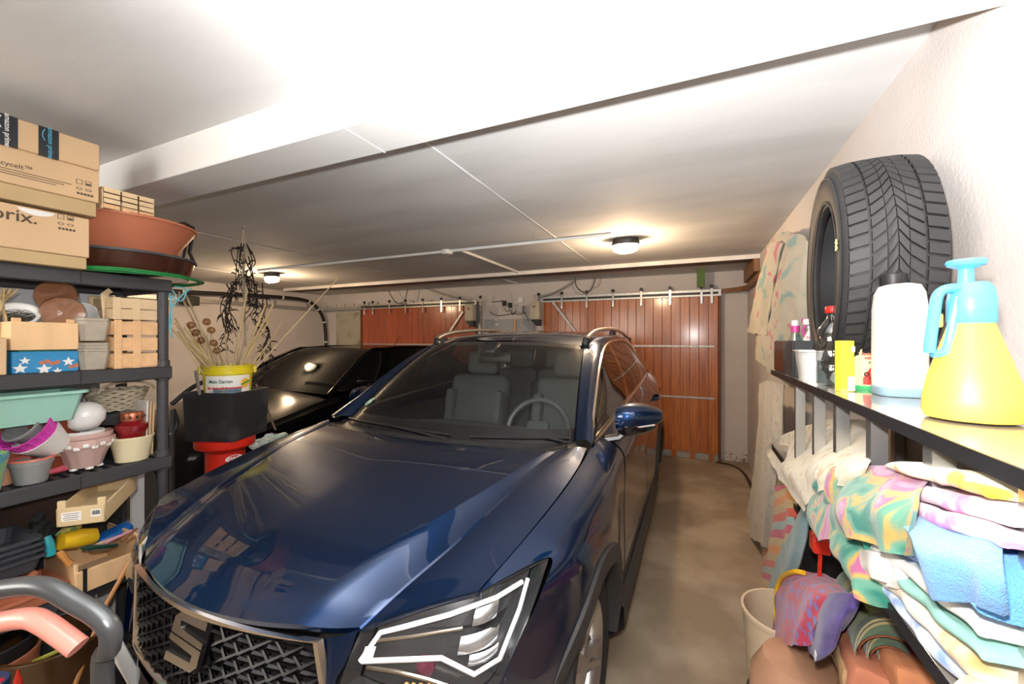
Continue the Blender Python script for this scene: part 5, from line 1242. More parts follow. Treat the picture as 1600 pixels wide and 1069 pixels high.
# brown reflection in the car front, built as a thin coloured pole
bm = B(); tube(bm, [at(203, 878, x=-2.11), at(160, 955, x=-2.10), at(118, 1069, x=-2.05)], .008, 8); TO('reflection_pole', bm, mat('reflected_brown', (0.50, 0.22, 0.07), .4, var=.1), 'thin orange-brown pole standing in for the brown reflection in the car front', 'pole', at(203, 878, x=-2.11))
# white sheet standing by the bumper
bm = B(); P = [at(152, 960, x=-1.66), at(180, 985, x=-1.66), at(215, 1069, x=-1.66)]; a, b = P[0], P[2]; boxc(bm, (a+b)/2, (.02, (b-a).length*1.1, .035), (math.atan2(b.z-a.z, b.y-a.y), 0, 0), bev=.004)
TO('white_batten', bm, WHITEP, 'white batten sloping in front of the car bumper', 'batten', a)
# cart: dark grey tubular handle with a coral grip bar
Zd = .56
def cpt(px, py, d):
    X = (px-800)/F_PX; return Vector(((-sa+X*ca)*d, (ca+X*sa)*d, CH+(530-py)/F_PX*d))
ct = T('hand_cart', 'hand cart with dark grey tubular handle and coral coloured grip bar', 'cart', (cpt(0, 925, Zd).x, cpt(0, 925, Zd).y, 0))
P = [cpt(-260, 990, Zd*.98), cpt(-150, 958, Zd*.99), cpt(-40, 930, Zd), cpt(40, 916, Zd), cpt(80, 921, Zd), cpt(118, 942, Zd), cpt(152, 962, Zd), cpt(172, 985, Zd), cpt(171, 1015, Zd*1.01), cpt(160, 1050, Zd*1.03)]
last = P[-1]; P += [last+Vector((-.02, .02, -.25)), last+Vector((-.02, .03, -.6)), Vector((last.x-.03, last.y+.04, .06))]
HGREY = mat('graphite_tube', (0.10, 0.105, 0.11), .28, metal=.55, var=.08)
bm = B(); tube(bm, spl(P, 70), .0125, 16); O('handle_tube', bm, HGREY, ct)
P2 = [cpt(-200, 1010, Zd*1.0), cpt(-60, 985, Zd), cpt(0, 972, Zd), cpt(45, 966, Zd), cpt(70, 975, Zd), cpt(95, 992, Zd), cpt(122, 1012, Zd)]
bm = B(); tube(bm, spl(P2, 40), .0130, 16); O('grip_bar', bm, mat('coral_grip', (0.80, 0.28, 0.22), .35, var=.03, coat=.3), ct)
e0 = P2[0]; bm = B(); tube(bm, [e0, e0+Vector((0, -.03, -.10)), e0+Vector((0, -.05, -.5)), Vector((e0.x, e0.y-.06, .06))], .012, 12); tube(bm, [P[0], P[0]+Vector((-.02, -.02, -.3)), Vector((P[0].x-.02, P[0].y-.03, .06))], .0125, 12); O('handle_tube', bm, HGREY, ct)
bx_, by_ = (P[-1].x+e0.x)/2, (P[-1].y+e0.y)/2
bm = B(); boxc(bm, (bx_-.05, by_-.1, .12), (.30, .40, .03), (0, 0, .6), bev=.01); O('cart_deck', bm, BLACKP, ct)
for p in (P[-1], Vector((e0.x, e0.y-.06, .06))):
    bm = B(); lathe(bm, [(.01, -.02), (.055, -.018), (.06, 0), (.055, .018), (.01, .02)], 20, M4((p.x, p.y, .06), (PI/2, 0, .6)), cap0=True, cap1=True); O('wheel', bm, RUBBER, ct)
# ------------------------------------------------------------------ right-hand shelf
RX = 0.30; ZT = 1.39; ZM = 1.077
BTOP = mat('glossy_board', (0.30, 0.27, 0.24), 0.12, var=0.15, scale=3, stretch=(4, .5, 1), coat=0.6)
EDGE = mat('dark_board_edge', (0.02, 0.02, 0.022), 0.35, var=.2)
REDE = mat('red_edge', (0.55, 0.05, 0.04), .5)
rs = T('wall_shelf', 'two-tier wall shelf with dark edged glossy boards and aluminium uprights', 'shelf', (0.45, 1.1, ZM))
for (z, ye) in ((ZT, 2.04), (ZM, 2.02)):
    bm = B(); box(bm, RX, XR-.002, -.9, ye, z-.018, z, bev=.001); bd = O('shelf_board', bm, BTOP, rs)
    bm = B(); box(bm, RX-.003, RX, -.9, ye, z-.020, z+.0005); O('board_edge', bm, EDGE, bd)
    bm = B(); box(bm, RX-.001, XR-.004, ye, ye+.002, z-.019, z); O('end_edge', bm, REDE, bd)
ALUM = mat('aluminium_upright', (0.55, 0.55, 0.54), 0.3, metal=.9, var=.15, scale=15, stretch=(1, 1, .2))
ups = [1.656, 1.427, 1.229, 1.018, .796, .598, .38]
for y in ups:
    bm = B(); box(bm, RX+.012, RX+.034, y-.016, y+.016, ZM, ZT-.018, bev=.002); box(bm, RX+.010, RX+.036, y-.018, y-.014, ZM, ZT-.018); O('upright', bm, ALUM, rs)
    bm = B(); box(bm, XR-.03, XR-.006, y-.016, y+.016, ZM, ZT-.018, bev=.002); O('upright', bm, ALUM, rs)
for y in (1.95, .2):
    bm = B(); box(bm, XR-.04, XR-.002, y-.012, y+.012, 0, ZM-.018, bev=.002); O('rear_leg', bm, BLACKP, rs)

# -------- winter tyre standing against the wall
ty = Vector((0.46, 1.55, ZT)); TR = .325
t_ = T('tyre', 'winter tyre with arrow tread standing upright on the wall shelf', 'tyre', ty)
Mx = M4(ty+Vector((0, 0, TR))) @ Matrix.Rotation(R(-5), 4, 'Z') @ Matrix.Rotation(-PI/2, 4, 'Y')  # local z -> -x (face to room)
TYR = mat('tyre_rubber', (0.028, 0.028, 0.029), .6, var=.2, scale=10)
TW = .095
pr = [(.205, TW-.010), (.200, TW-.02), (.208, TW-.004), (.225, TW), (.262, TW+.008), (.290, TW+.004), (.306, TW-.008), (.311, TW-.018), (.314, TW-.035), (.317, 0), (.314, -TW+.035), (.311, -TW+.018), (.306, -TW+.008), (.290, -TW-.004), (.262, -TW-.008), (.225, -TW), (.208, -TW+.004), (.200, -TW+.02), (.206, -TW+.012), (.25, -TW+.008), (.300, -TW+.02), (.303, 0), (.300, TW-.02), (.25, TW-.008), (.206, TW-.012)]
bm = B(); lathe(bm, pr+[pr[0]], 96, Mx); O('carcass', bm, TYR, t_, smooth=50)
def blk(a0, a1, w0, w1, skew, r0=.311, r1=.325, n=3):
    """tread block between tyre angles and widths, skewed"""
    bm_ = []
    for (w, sk0) in ((w0, 0), (w1, skew)):
        cw = (abs(w)/TW)**3*.010
        for a in (a0+sk0, a1+sk0):
            for r in (r0-cw-.006, r1-cw): bm_.append(Vector((r*math.cos(a), r*math.sin(a), w)))
    return [Mx @ p for p in bm_]
NB = 64; bms = B()
tread = []
for k in range(NB):
    a = k/NB*2*PI; da = 2*PI/NB
    for (w0, w1, sk, ph) in ((.088, .052, .025, 0), (.046, .020, .07, .1), (.0185, .001, .09, .25), (-.001, -.0185, -.0, .25), (-.020, -.046, 0, .1), (-.052, -.088, 0, 0)):
        if w0 > 0: p = blk(a+ph*0-sk, a-sk+da*.78, w0, w1, sk)
        else:
            sk2 = {(-.052): .025, (-.020): .07, (-.001): .09}[w0]
            p = blk(a, a+da*.78, w0, w1, -sk2)
        # chain offsets so that blocks form arrows
        tread.append(p)
def addblk(bm, p):
    v = [bm.verts.new(q) for q in p]
    for f in ((0,1,3,2), (4,6,7,5), (0,4,5,1), (2,3,7,6), (1,5,7,3), (0,2,6,4)): bm.faces.new([v[i] for i in f])
# the blocks that can be told apart: the shoulder rows one by one, the fine centre rows joined
bm = B()
for i, p in enumerate(tread):
    if i % 6 in (1, 2, 3, 4): addblk(bm, p)
O('tread_centre', bm, TYR, t_, smooth=0)['kind'] = 'stuff'
for i, p in enumerate(tread):
    if i % 6 in (0, 5): bm = B(); addblk(bm, p); O('tread_block', bm, TYR, t_, smooth=0)
bm = B(); lathe(bm, [(.214, TW+.0015), (.219, TW+.004), (.224, TW+.0025)], 72, Mx); lathe(bm, [(.286, TW+.006), (.290, TW+.0075), (.294, TW+.004)], 72, Mx); O('sidewall_ring', bm, TYR, t_)
bm = B()
for (a, b) in (((-.008, -.012), (.008, .012)), ((-.008, .012), (.008, -.012)), ((0, -.014), (0, .016)), ((-.012, 0), (.012, 0))):
    base = Mx @ Matrix.Rotation(R(-80), 4, 'Z') @ Matrix.Translation((.265, 0, TW+.010)); tube(bm, [base @ Vector((a[0], a[1], 0)), base @ Vector((b[0], b[1], 0))], .0018, 4)
O('chalk_mark', bm, mat('yellow_chalk', (.65, .60, .25), .9), t_)

# -------- bottles and packs on the top board
def onT(px, py): return at(px, py, z=ZT)
# black organiser
t_ = T('organiser_box', 'black plastic organiser box at the far end of the top board', 'box', (.42, 1.72, ZT))
a = onT(1220, 583); yb_ = 1.66
bm = B(); box(bm, RX+.012, RX+.018, 1.70, 2.03, ZT, ZT+.125, bev=.002); box(bm, RX+.018, XR-.02, 1.70, 1.706, ZT, ZT+.125, bev=.002); box(bm, RX+.018, XR-.02, 2.024, 2.03, ZT, ZT+.125, bev=.002); box(bm, XR-.026, XR-.02, 1.706, 2.024, ZT, ZT+.125); box(bm, RX+.018, XR-.026, 1.706, 2.024, ZT, ZT+.006)
O('box_shell', bm, mat('charcoal_plastic', (0.045, 0.047, 0.052), .35, var=.05), t_)
bm = B(); box(bm, RX+.007, RX+.012, 1.83, 2.028, ZT+.002, ZT+.12, bev=.001); O('brown_front', bm, mat('dark_brown_gloss', (0.045, 0.018, 0.01), .2), t_)
CLEAR = pane('clear_plastic', (.93, .95, .95), .96, .08, ior=1.75)
PINK = mat('pink_plastic', (0.60, 0.06, 0.30), .35)
def sbottle(x, y, z, r, h, bm_, label, cap, capm, trigger=False, name='spray_bottle', nozzle=None):
    t_ = T(name, label, 'bottle', (x, y, z))
    bm = B(); lathe(bm, [(.001, 0), (r*.95, 0), (r, .006), (r, h*.55), (r*.85, h*.75), (r*.42, h*.95), (r*.40, h), (.001, h)], 24, M4((x, y, z))); O('bottle_body', bm, bm_, t_)
    bm = B(); lathe(bm, [(r*.48, h*.97), (r*.5, h+cap), (.001, h+cap)], 16, M4((x, y, z))); O('collar', bm, capm, t_)
    if nozzle:
        bm = B(); lathe(bm, [(r*.42, h+cap), (r*.42, h+cap+.02), (.001, h+cap+.022)], 16, M4((x, y, z))); O('nozzle', bm, nozzle, t_)
    if trigger:
        bm = B(); boxc(bm, (x-.004, y+.008, z+h+cap+.014), (.026, .050, .024), (0, 0, .6), bev=.006, seg=2); O('spray_head', bm, WHITEP, t_)
        bm = B(); tube(bm, spl([(x-.018, y+.02, z+h+cap+.006), (x-.026, y+.02, z+h-.012), (x-.018, y+.015, z+h-.035)], 8), .0045, 6); boxc(bm, (x-.022, y+.028, z+h+cap+.018), (.012, .02, .02), bev=.003); O('trigger', bm, PINK, t_)
    return t_
sbottle(.352, 1.87, ZT+.006, .030, .155, CLEAR, 'small clear bottle with pink collar and white nozzle in the organiser box', .020, PINK, nozzle=WHITEP)
t_ = sbottle(.392, 1.80, ZT+.006, .034, .165, WHITEP, 'small white spray bottle with pink trigger in the organiser box', .008, WHITEP, True)
q = Vector((.392-.03, 1.71-.014, ZT+.155))
o = O('printed_mark', text_bm('fio', .016, frame((.374, 1.769, ZT+.135), (.87, -.5, 0), (0, 0, 1))), REDE, t_, smooth=0)
bm = B(); boxc(bm, (.49, 1.90, ZT+.10), (.08, .10, .19), bev=.035, seg=3); TO('black_bottle', bm, BLACKP, 'black bulky bottle behind the small spray bottles', 'bottle', (.49, 1.90, ZT+.006))
# white tub
c = Vector((.352, 1.60, ZT)); t_ = T('white_tub', 'white square plastic tub in front of the organiser box', 'tub', c)
bm = B(); rows = []
for (s_, z) in ((.036, 0), (.046, .088), (.051, .090), (.051, .094), (.044, .094), (.034, .004)):
    rows.append([c+Vector((a*s_*.95, b*s_*1.4, z)) for (a, b) in ((1, .7), (.7, 1), (-.7, 1), (-1, .7), (-1, -.7), (-.7, -1), (.7, -1), (1, -.7))])
V = grid(bm, rows, cu=True); bm.faces.new(V[0][::-1]); bm.faces.new(V[-1]); O('tub_body', bm, WHITEP, t_)
# PET bottle with red cap
q = onT(1300, 604); c = Vector((q.x+.012, q.y+.03, ZT)); t_ = T('plastic_bottle', 'clear ribbed plastic bottle with a red cap, a third full of water', 'bottle', c)
k_ = .0405
bm = B(); lathe(bm, [(.001, .004), (k_*.85, 0), (k_, .008), (k_, .055), (k_*.96, .060), (k_, .065), (k_, .095), (k_*.97, .10), (k_*1.02, .106), (k_*1.02, .135), (k_*.92, .158), (k_*.6, .178), (.016, .190), (.014, .205), (.014, .212)], 36, M4(c), fn=lambda a, z: 1+(.02*math.cos(10*a) if z < .1 else 0)); O('bottle_body', bm, CLEAR, t_)
bm = B(); lathe(bm, [(.001, .006), (k_*.94, .006), (k_*.94, .070), (.001, .072)], 30, M4(c)); O('water', bm, pane('water', (.80, .86, .86), .8, .0), t_)
bm = B(); lathe(bm, [(.019, .203), (.020, .206), (.020, .219), (.018, .222), (.001, .222)], 24, M4(c), fn=lambda a, z: 1+.02*math.cos(24*a)); O('cap', bm, mat('red_cap', (0.70, 0.03, 0.02), .35), t_)
bm = B(); boxc(bm, c+Vector((0.005, 0, .022)), (.02, .035, .03), (.2, .3, .1), bev=.008, seg=2); O('white_sediment', bm, WHITEP, t_)
# thin yellow box and pest carton
YEL = mat('yellow_carton', (0.85, 0.60, 0.05), .5, c2=(.85, .80, .55), cover=.6, scale=8)
q = onT(1306, 612); t_ = T('yellow_box', 'narrow yellow and white carton beside the clear bottle', 'box', (q.x+.02, q.y+.015, ZT))
Mx2 = M4((q.x+.022, q.y+.018, ZT), (0, 0, .35)); bm = B(); boxc(bm, (0, 0, .063), (.030, .024, .126), bev=.001, M=Mx2); O('carton_body', bm, YEL, t_)
bm = B(); boxc(bm, (.008, -.0123, .02), (.016, .0008, .035), M=Mx2); O('carton_print', bm, WHITEP, t_)
bm = B(); boxc(bm, (.012, -.0123, .105), (.008, .0008, .014), M=Mx2); O('carton_print', bm, WHITEP, t_)
q = onT(1345, 609); Mx3 = M4((q.x+.018, q.y+.03, ZT), (0, 0, .12)); t_ = T('pest_carton', 'yellow and white ant powder tin with a big red ant picture and green foot', 'tin', (q.x+.03, q.y+.03, ZT))
CARY = mat('pale_yellow_label', (0.88, 0.74, 0.42), .5, var=.04)
bm = B(); lathe(bm, [(.001, .003), (.030, .003), (.030, .124), (.001, .124)], 32, Mx3); O('tin_body', bm, CARY, t_)
bm = B(); lathe(bm, [(.0308, .0), (.0312, .002), (.0312, .009), (.030, .010)], 32, Mx3, cap0=True); O('green_foot', bm, mat('green_rim', (0.05, 0.45, 0.15), .4), t_)
bm = B(); lathe(bm, [(.0308, .120), (.0312, .122), (.0312, .127), (.001, .128)], 32, Mx3); O('red_lid', bm, bpy.data.materials['red_cap'], t_)
def onCyl(r, ang, z, M=Mx3): return M @ Vector((r*math.cos(ang), r*math.sin(ang), z))
bm = B(); rows = []
for i in range(11):
    a = R(-122)+R(62)*i/10; t = i/10; zt = .020+.060*max(0.05, t)**.6 if t < .8 else .020+.060*(1-(t-.8)*3.2)
    rows.append([onCyl(.0304, a, .013), onCyl(.0304, a, max(.016, zt))])
grid(bm, rows); O('red_ant_picture', bm, mat('bright_red_print', (0.75, 0.04, 0.02), .5), t_)
bm = B()
for (ang, z, s_) in ((-108, .040, .006), (-90, .030, .005), (-84, .062, .004), (-96, .070, .003)):
    lathe(bm, [(s_*.5, .0), (s_, .0), (s_, .0004), (s_*.5, .0004)], 10, frame(onCyl(.0308, R(ang), z), (-math.sin(R(ang+7)), math.cos(R(ang+7)), 0), (0, 0, 1)))
O('ant_marks', bm, INK, t_)['kind'] = 'stuff'
def cyltext(s, size, ang, z, r, m, par, M=Mx3, rz=.12):
    a = R(ang)+rz; p = onCyl(r, R(ang), z, M); bm = text_bm(s, size, frame(p, (-math.sin(a), math.cos(a), 0), (0, 0, 1)), bold=.0003)
    return O('label_text', bm, m, par, smooth=0)
cyltext('Ameisen', .0115, -92, .092, .0312, REDE, t_); cyltext('mittel', .0115, -92, .082, .0312, REDE, t_)
bm = B(); lathe(bm, [(.001, 0), (.006, 0), (.006, .0006), (.001, .0006)], 12, frame(onCyl(.0306, R(-104), .110), (-math.sin(R(-97)), math.cos(R(-97)), 0), (0, 0, 1))); O('sun_emblem', bm, mat('orange_print', (.8, .3, .02), .5), t_)
# white canister with black cap and blue-grey foot
q = onT(1404, 622); c = Vector((.43, q.y+.05, ZT)); t_ = T('white_canister', 'large white plastic canister with a black cap and blue-grey foot', 'canister', c)
rr = lambda a, z: 1/((abs(math.cos(a))**3.2+abs(math.sin(a))**3.2)**(1/3.2))
bm = B(); lathe(bm, [(.001, .001), (.043, .001), (.046, .006), (.046, .020), (.044, .022)], 40, M4(c), fn=rr); O('blue_foot', bm, mat('blue_grey_plastic', (0.25, 0.38, 0.46), .45), t_)
bm = B(); lathe(bm, [(.044, .018), (.0455, .05), (.0445, .20), (.041, .235), (.034, .252), (.020, .257), (.001, .258)], 40, M4(c), fn=rr); O('canister_body', bm, mat('cream_white_plastic', (0.83, 0.82, 0.78), .4, var=.02), t_)
bm = B(); lathe(bm, [(.023, .254), (.024, .258), (.024, .278), (.022, .280), (.001, .280)], 28, M4(c+Vector((-.010, 0, 0))), fn=lambda a, z: 1+.015*math.cos(28*a)); O('black_cap', bm, BLACKP, t_)
# yellow pressure sprayer
q = onT(1490, 662); c = Vector((q.x+.040, q.y+.045, ZT)); t_ = T('pressure_sprayer', 'yellow pressure sprayer with a light blue pump head', 'sprayer', c)
YS = mat('translucent_yellow', (0.92, 0.64, 0.10), .4, var=.04, sss=.0); BS = mat('sky_blue_plastic', (0.12, 0.50, 0.80), .35, var=.02)
bm = B(); lathe(bm, [(.001, .006), (.046, .002), (.054, .004), (.058, .015), (.057, .035), (.052, .065), (.042, .10), (.033, .13), (.026, .155), (.024, .165)], 48, M4(c), fn=lambda a, z: 1+.012*math.cos(8*a)*(1 if z < .08 else 0)); O('tank', bm, YS, t_)
bm = B(); lathe(bm, [(.026, .155), (.028, .158), (.028, .190), (.025, .212), (.019, .220), (.001, .222)], 32, M4(c), fn=lambda a, z: 1+.012*math.cos(20*a)); O('pump_collar', bm, BS, t_)
bm = B(); lathe(bm, [(.010, .218), (.009, .246), (.022, .252), (.024, .257), (.022, .261), (.001, .261)], 24, M4(c+Vector((-.006, 0, -.004)))); O('plunger', bm, BS, t_)
hp_ = c+Vector((-.030, -.010, 0)); bm = B()
tube(bm, spl([c+Vector((.0, 0, .205)), hp_+Vector((.004, 0, .212)), hp_+Vector((-.014, -.002, .203)), hp_+Vector((-.020, -.004, .17)), hp_+Vector((-.026, -.006, .12)), hp_+Vector((-.026, -.006, .108))], 20), .009, 10, flat=.8)
tube(bm, spl([hp_+Vector((.010, 0, .198)), hp_+Vector((.004, 0, .16)), hp_+Vector((-.006, -.004, .112)), hp_+Vector((-.024, -.006, .106))], 12), .006, 8); O('spray_handle', bm, BS, t_)
bm = B(); boxc(bm, hp_+Vector((-.012, -.001, .160)), (.006, .010, .022), bev=.002); O('yellow_valve', bm, YS, t_)
bm = B()
for k in range(9): boxc(bm, c+Vector((-.052+.002*k, -.0, .045+.010*k)), (.001, .012, .0012))
O('scale_marks', bm, WHITEP, t_)['kind'] = 'stuff'
# white tub cut by the right edge
c = Vector((.50, .70, ZT)); bm = B(); lathe(bm, [(.001, 0), (.052, 0), (.056, .01), (.058, .060), (.060, .062), (.060, .072), (.001, .074)], 36, M4(c)); TO('white_container', bm, WHITEP, 'low white round container at the right edge on the top board', 'container', c)

# -------- cloths ------------------------------------------------------------------
def towel(name, label, y0, y1, z0, z1, m, x0=RX-.03, x1=XR-.03, drop=0.0, dropw=None, amp=.010, seed=0, folds=2, group=None, sag=0.0, tilt=0.0, cat='towel'):
    """folded cloth: rounded slab lying on the board whose front may hang over the edge"""
    t_ = T(name, label, cat, ((x0+x1)/2, (y0+y1)/2, z0), group); h = (z1-z0)/folds
    for k in range(folds):
        bm = B(); rows = []; ny = 34
        for i in range(ny+1):
            v = i/ny; y = lerp(y0, y1, v); e = (1-abs(2*v-1)**6); hh = h*(.30+.70*e)*(.92+.12*noise.noise(Vector((y*9, k*3.1, seed))))
            zb = z0+k*h*(.98)+tilt*(v-.5); xf = x0+.012*noise.noise(Vector((y*14, k*5.7, seed+4)))+.010*k
            prof = []
            n1 = 14
            for j in range(n1+1): t = j/n1; prof.append((lerp(x1, xf+h*.5, t), zb+hh+.006*noise.noise(Vector((t*5, y*8, seed+k)))))
            d = drop if k == 0 else 0
            if dropw and not (dropw[0] <= v <= dropw[1]): d = 0
            for j in range(1, 9): a = j/9*PI; prof.append((xf+h*.5-h*.5*math.sin(a), zb+hh/2+hh/2*math.cos(a)-d*(j/9)*.0))
            for j in range(n1+1): t = j/n1; prof.append((lerp(xf+h*.5, x1, t), zb+.0008))
            rows.append([Vector((p[0], y, p[1]-sag*max(0, (RX+.02-p[0]))*2)) for p in prof])
        V = grid(bm, rows, cu=True); bm.faces.new(V[0]); bm.faces.new(V[-1][::-1])
        for v in bm.verts:
            nn = noise.noise_vector(v.co*11+Vector((seed, seed, k)))*amp+noise.noise_vector(v.co*30+Vector((seed, 1, k)))*amp*.3
            nn.z = max(nn.z, -.2*amp) if v.co.z < z0+.004 else nn.z
            v.co += nn
        O('folded_layer', bm, m[k % len(m)] if isinstance(m, list) else m, t_, smooth=60)
    return t_
def drape(name, label, pts, m, seed=0, amp=.008, thick=.006, cat='towel', nu=30, nv=40, fold=.012, nf=4):
    """hanging cloth: pts = rows of control points (each row across, rows from top to bottom)"""
    rows = []
    for i in range(nv+1):
        v = i/nv; ctrl = [cr([r[j] for r in pts], v) for j in range(len(pts[0]))]; rr = []
        for j in range(nu+1):
            u = j/nu; p = cr(ctrl, u)
            a = (ctrl[-1]-ctrl[0]).normalized(); nrm = a.cross(Vector((0, 0, 1)));
            if nrm.length < .2: nrm = Vector((-1, 0, 0))
            nrm.normalize(); p = p+nrm*fold*math.sin(u*nf*2*PI+seed+v*1.2)*(.35+.65*v); p += noise.noise_vector(p*10+Vector((seed, 0, 0)))*amp; rr.append(p)
        rows.append(rr)
    bm = B(); back = [[p+Vector((thick, thick*.6, 0)) for p in r][::-1] for r in rows]
    full = [a+b for a, b in zip(rows, back)]; V = grid(bm, full, cu=True)
    for V_ in (V[0], V[-1]):
        n = len(V_)
        for j in range(n//2-1): bm.faces.new((V_[j], V_[j+1], V_[n-2-j], V_[n-1-j]))
    t0 = pts[0][0]
    return TO(name, bm, m, label, cat, t0, smooth=70)
PK = pattern('pink_white_tiedye', 'blotch', [(.52, .12, .36), (.60, .24, .46), (.74, .60, .67), (.76, .68, .72)], 14, dist=1.0, pos=[.40, .5, .58, .8])
YW = pattern('yellow_white_print', 'blotch', [(.66, .30, .015), (.72, .42, .05), (.76, .70, .52), (.78, .72, .58)], 16, dist=.5, pos=[.38, .45, .52, .8])
LB = mat('light_blue_towelling', (0.10, 0.30, 0.66), .95, var=.06, bump=.7, bscale=350, sheen=.3)
LB2 = mat('paler_blue_towelling', (0.26, 0.48, 0.72), .95, var=.06, bump=.7, bscale=350, sheen=.3)
GT_ = pattern('green_pink_tiedye', 'blotch', [(.015, .15, .11), (.09, .24, .17), (.42, .27, .06), (.34, .09, .20), (.36, .20, .30)], 9, dist=1.6, pos=[.36, .45, .53, .6, .68])
CRM = pattern('cream_print', 'blotch', [(.50, .36, .20), (.62, .54, .38), (.64, .57, .43)], 30, pos=[.34, .42, .6])
WHT = mat('white_cloth', (0.78, 0.76, 0.72), .9, var=.05, bump=.4, bscale=250)
TAN = pattern('tan_print', 'blotch', [(.55, .33, .12), (.74, .62, .46), (.78, .70, .60)], 16, pos=[.36, .5, .6])
TEALC = mat('teal_cloth', (0.28, 0.52, 0.46), .9, var=.15, bump=.3)
BLP = pattern('blue_white_print', 'blotch', [(.78, .80, .86), (.62, .68, .85), (.22, .36, .75)], 14, pos=[.42, .55, .66])
ORC = pattern('orange_white', 'blotch', [(.75, .38, .12), (.8, .62, .4), (.84, .78, .68)], 18, pos=[.4, .5, .6])
# from the far end
towel('folded_cloth', 'orange and cream folded cloth behind the second aluminium upright', 1.42, 1.60, ZM+.001, ZM+.075, ORC, x0=RX+.05, folds=3, seed=2, amp=.008, cat='cloth')
t_ = towel('cream_cloth', 'cream printed cloth in a loose pile between aluminium uprights', 1.06, 1.40, ZM+.001, ZM+.085, CRM, folds=2, seed=5, amp=.014, x0=RX-.0, cat='cloth')
def rowp(*pp): return [Vector(p) for p in pp]
def wp(px, py, x): return at(px, py, x=x)
drape('cream_cloth', 'cream printed cloth hanging over the edge of the middle board', [
    rowp(wp(1204, 690, .325), wp(1250, 668, .38), wp(1300, 655, .42), wp(1360, 655, .44)),
    rowp(wp(1198, 706, .335), wp(1240, 700, .345), wp(1300, 692, .345), wp(1365, 705, .345)),
    rowp(wp(1210, 735, .285), wp(1250, 735, .275), wp(1300, 735, .275), wp(1350, 730, .285)),
    rowp(wp(1252, 800, .28), wp(1270, 780, .27), wp(1300, 760, .27), wp(1330, 760, .28))], CRM, seed=3, fold=.006, nf=3, cat='cloth')
towel('tiedye_cloth', 'green, pink and ochre tie-dyed cloth bulging over the middle board', .885, 1.20, ZM-.01, ZM+.165, GT_, x0=RX-.045, folds=2, seed=8, amp=.016)
drape('tiedye_cloth', 'tie-dyed cloth corner hanging below the middle board edge', [
    rowp(wp(1290, 740, .30), wp(1330, 730, .30), wp(1400, 730, .31), wp(1440, 740, .31)),
    rowp(wp(1262, 800, .262), wp(1310, 790, .25), wp(1370, 790, .25), wp(1430, 800, .26)),
    rowp(wp(1285, 850, .258), wp(1330, 840, .25), wp(1380, 860, .25), wp(1420, 870, .26))], GT_, seed=6, fold=.01, nf=3)
towel('pink_towel', 'pink and white tie-dyed towel folded on top of the blue towel', .585, .862, ZM+.198, ZM+.248, PK, x0=RX-.022, folds=2, seed=11, amp=.006, tilt=-.062, group=None)
towel('yellow_towel', 'yellow and white patterned towel folded on the pink towel', .62, .875, ZM+.247, ZM+.268, YW, x0=RX-.010, folds=1, seed=13, amp=.005, tilt=-.040)
towel('blue_towel', 'light blue towelling cloth folded under the pink towel', .585, .875, ZM+.128, ZM+.196, [LB, LB2], x0=RX-.030, folds=1, seed=15, amp=.008, tilt=-.055)
drape('blue_towel', 'light blue towel hanging in a wide fold over the board edge', [
    rowp(wp(1368, 780, .29), wp(1420, 800, .28), wp(1480, 830, .28), wp(1556, 850, .29)),
    rowp(wp(1385, 800, .262), wp(1430, 840, .25), wp(1490, 870, .25), wp(1556, 900, .262)),
    rowp(wp(1420, 830, .262), wp(1450, 880, .25), wp(1500, 910, .25), wp(1556, 935, .262)),
    rowp(wp(1440, 870, .27), wp(1470, 930, .26), wp(1510, 940, .26), wp(1556, 960, .27))], LB, seed=2, fold=.007, nf=2)
towel('white_towel', 'white cloth with green stripe lying under the blue towel', .60, .90, ZM+.103, ZM+.126, WHT, x0=RX-.026, folds=1, seed=17, amp=.005, tilt=-.045)
towel('teal_cloth', 'thin teal cloth between white and tan cloths', .60, .88, ZM+.082, ZM+.102, TEALC, x0=RX-.024, folds=1, seed=18, amp=.004, tilt=-.038, cat='cloth')
towel('tan_cloth', 'tan printed cloth at the bottom of the towel pile', .60, .90, ZM+.045, ZM+.080, TAN, x0=RX-.020, folds=1, seed=19, amp=.004, tilt=-.030, cat='cloth')
towel('blue_print_cloth', 'blue and white printed cloth at the front of the middle board', .60, .92, ZM+.012, ZM+.044, BLP, x0=RX-.010, folds=1, seed=22, amp=.005, tilt=-.012, cat='cloth')
bm = B(); c = at(1550, 1045, z=ZM+.03); c.x -= .02; c.y -= .10; lathe(bm, [(.001, -.09), (.020, -.088), (.034, -.07), (.036, 0), (.034, .07), (.001, .09)], 24, M4((c.x+.03, c.y+.0, ZM+.037), (0, PI/2, .1))); wob(bm, .004, 30, 3)
TO('rolled_cloth', bm, pattern('cream_pink_roll', 'blotch', [(.80, .60, .25), (.84, .74, .55), (.84, .60, .52)], 14), 'rolled cream and pink cloth at the bottom right corner', 'cloth', (c.x+.03, c.y, ZM+.037))
drape('white_cloth', 'white cloth with a loose strap hanging under the tie-dyed cloth', [
    rowp(wp(1296, 845, .28), wp(1330, 855, .27), wp(1370, 865, .27), wp(1400, 868, .28)),
    rowp(wp(1300, 858, .275), wp(1335, 880, .265), wp(1380, 890, .265), wp(1410, 900, .275)),
    rowp(wp(1330, 890, .28), wp(1350, 895, .27), wp(1380, 910, .27), wp(1400, 920, .28))], WHT, seed=9, fold=.006, nf=3, cat='cloth')

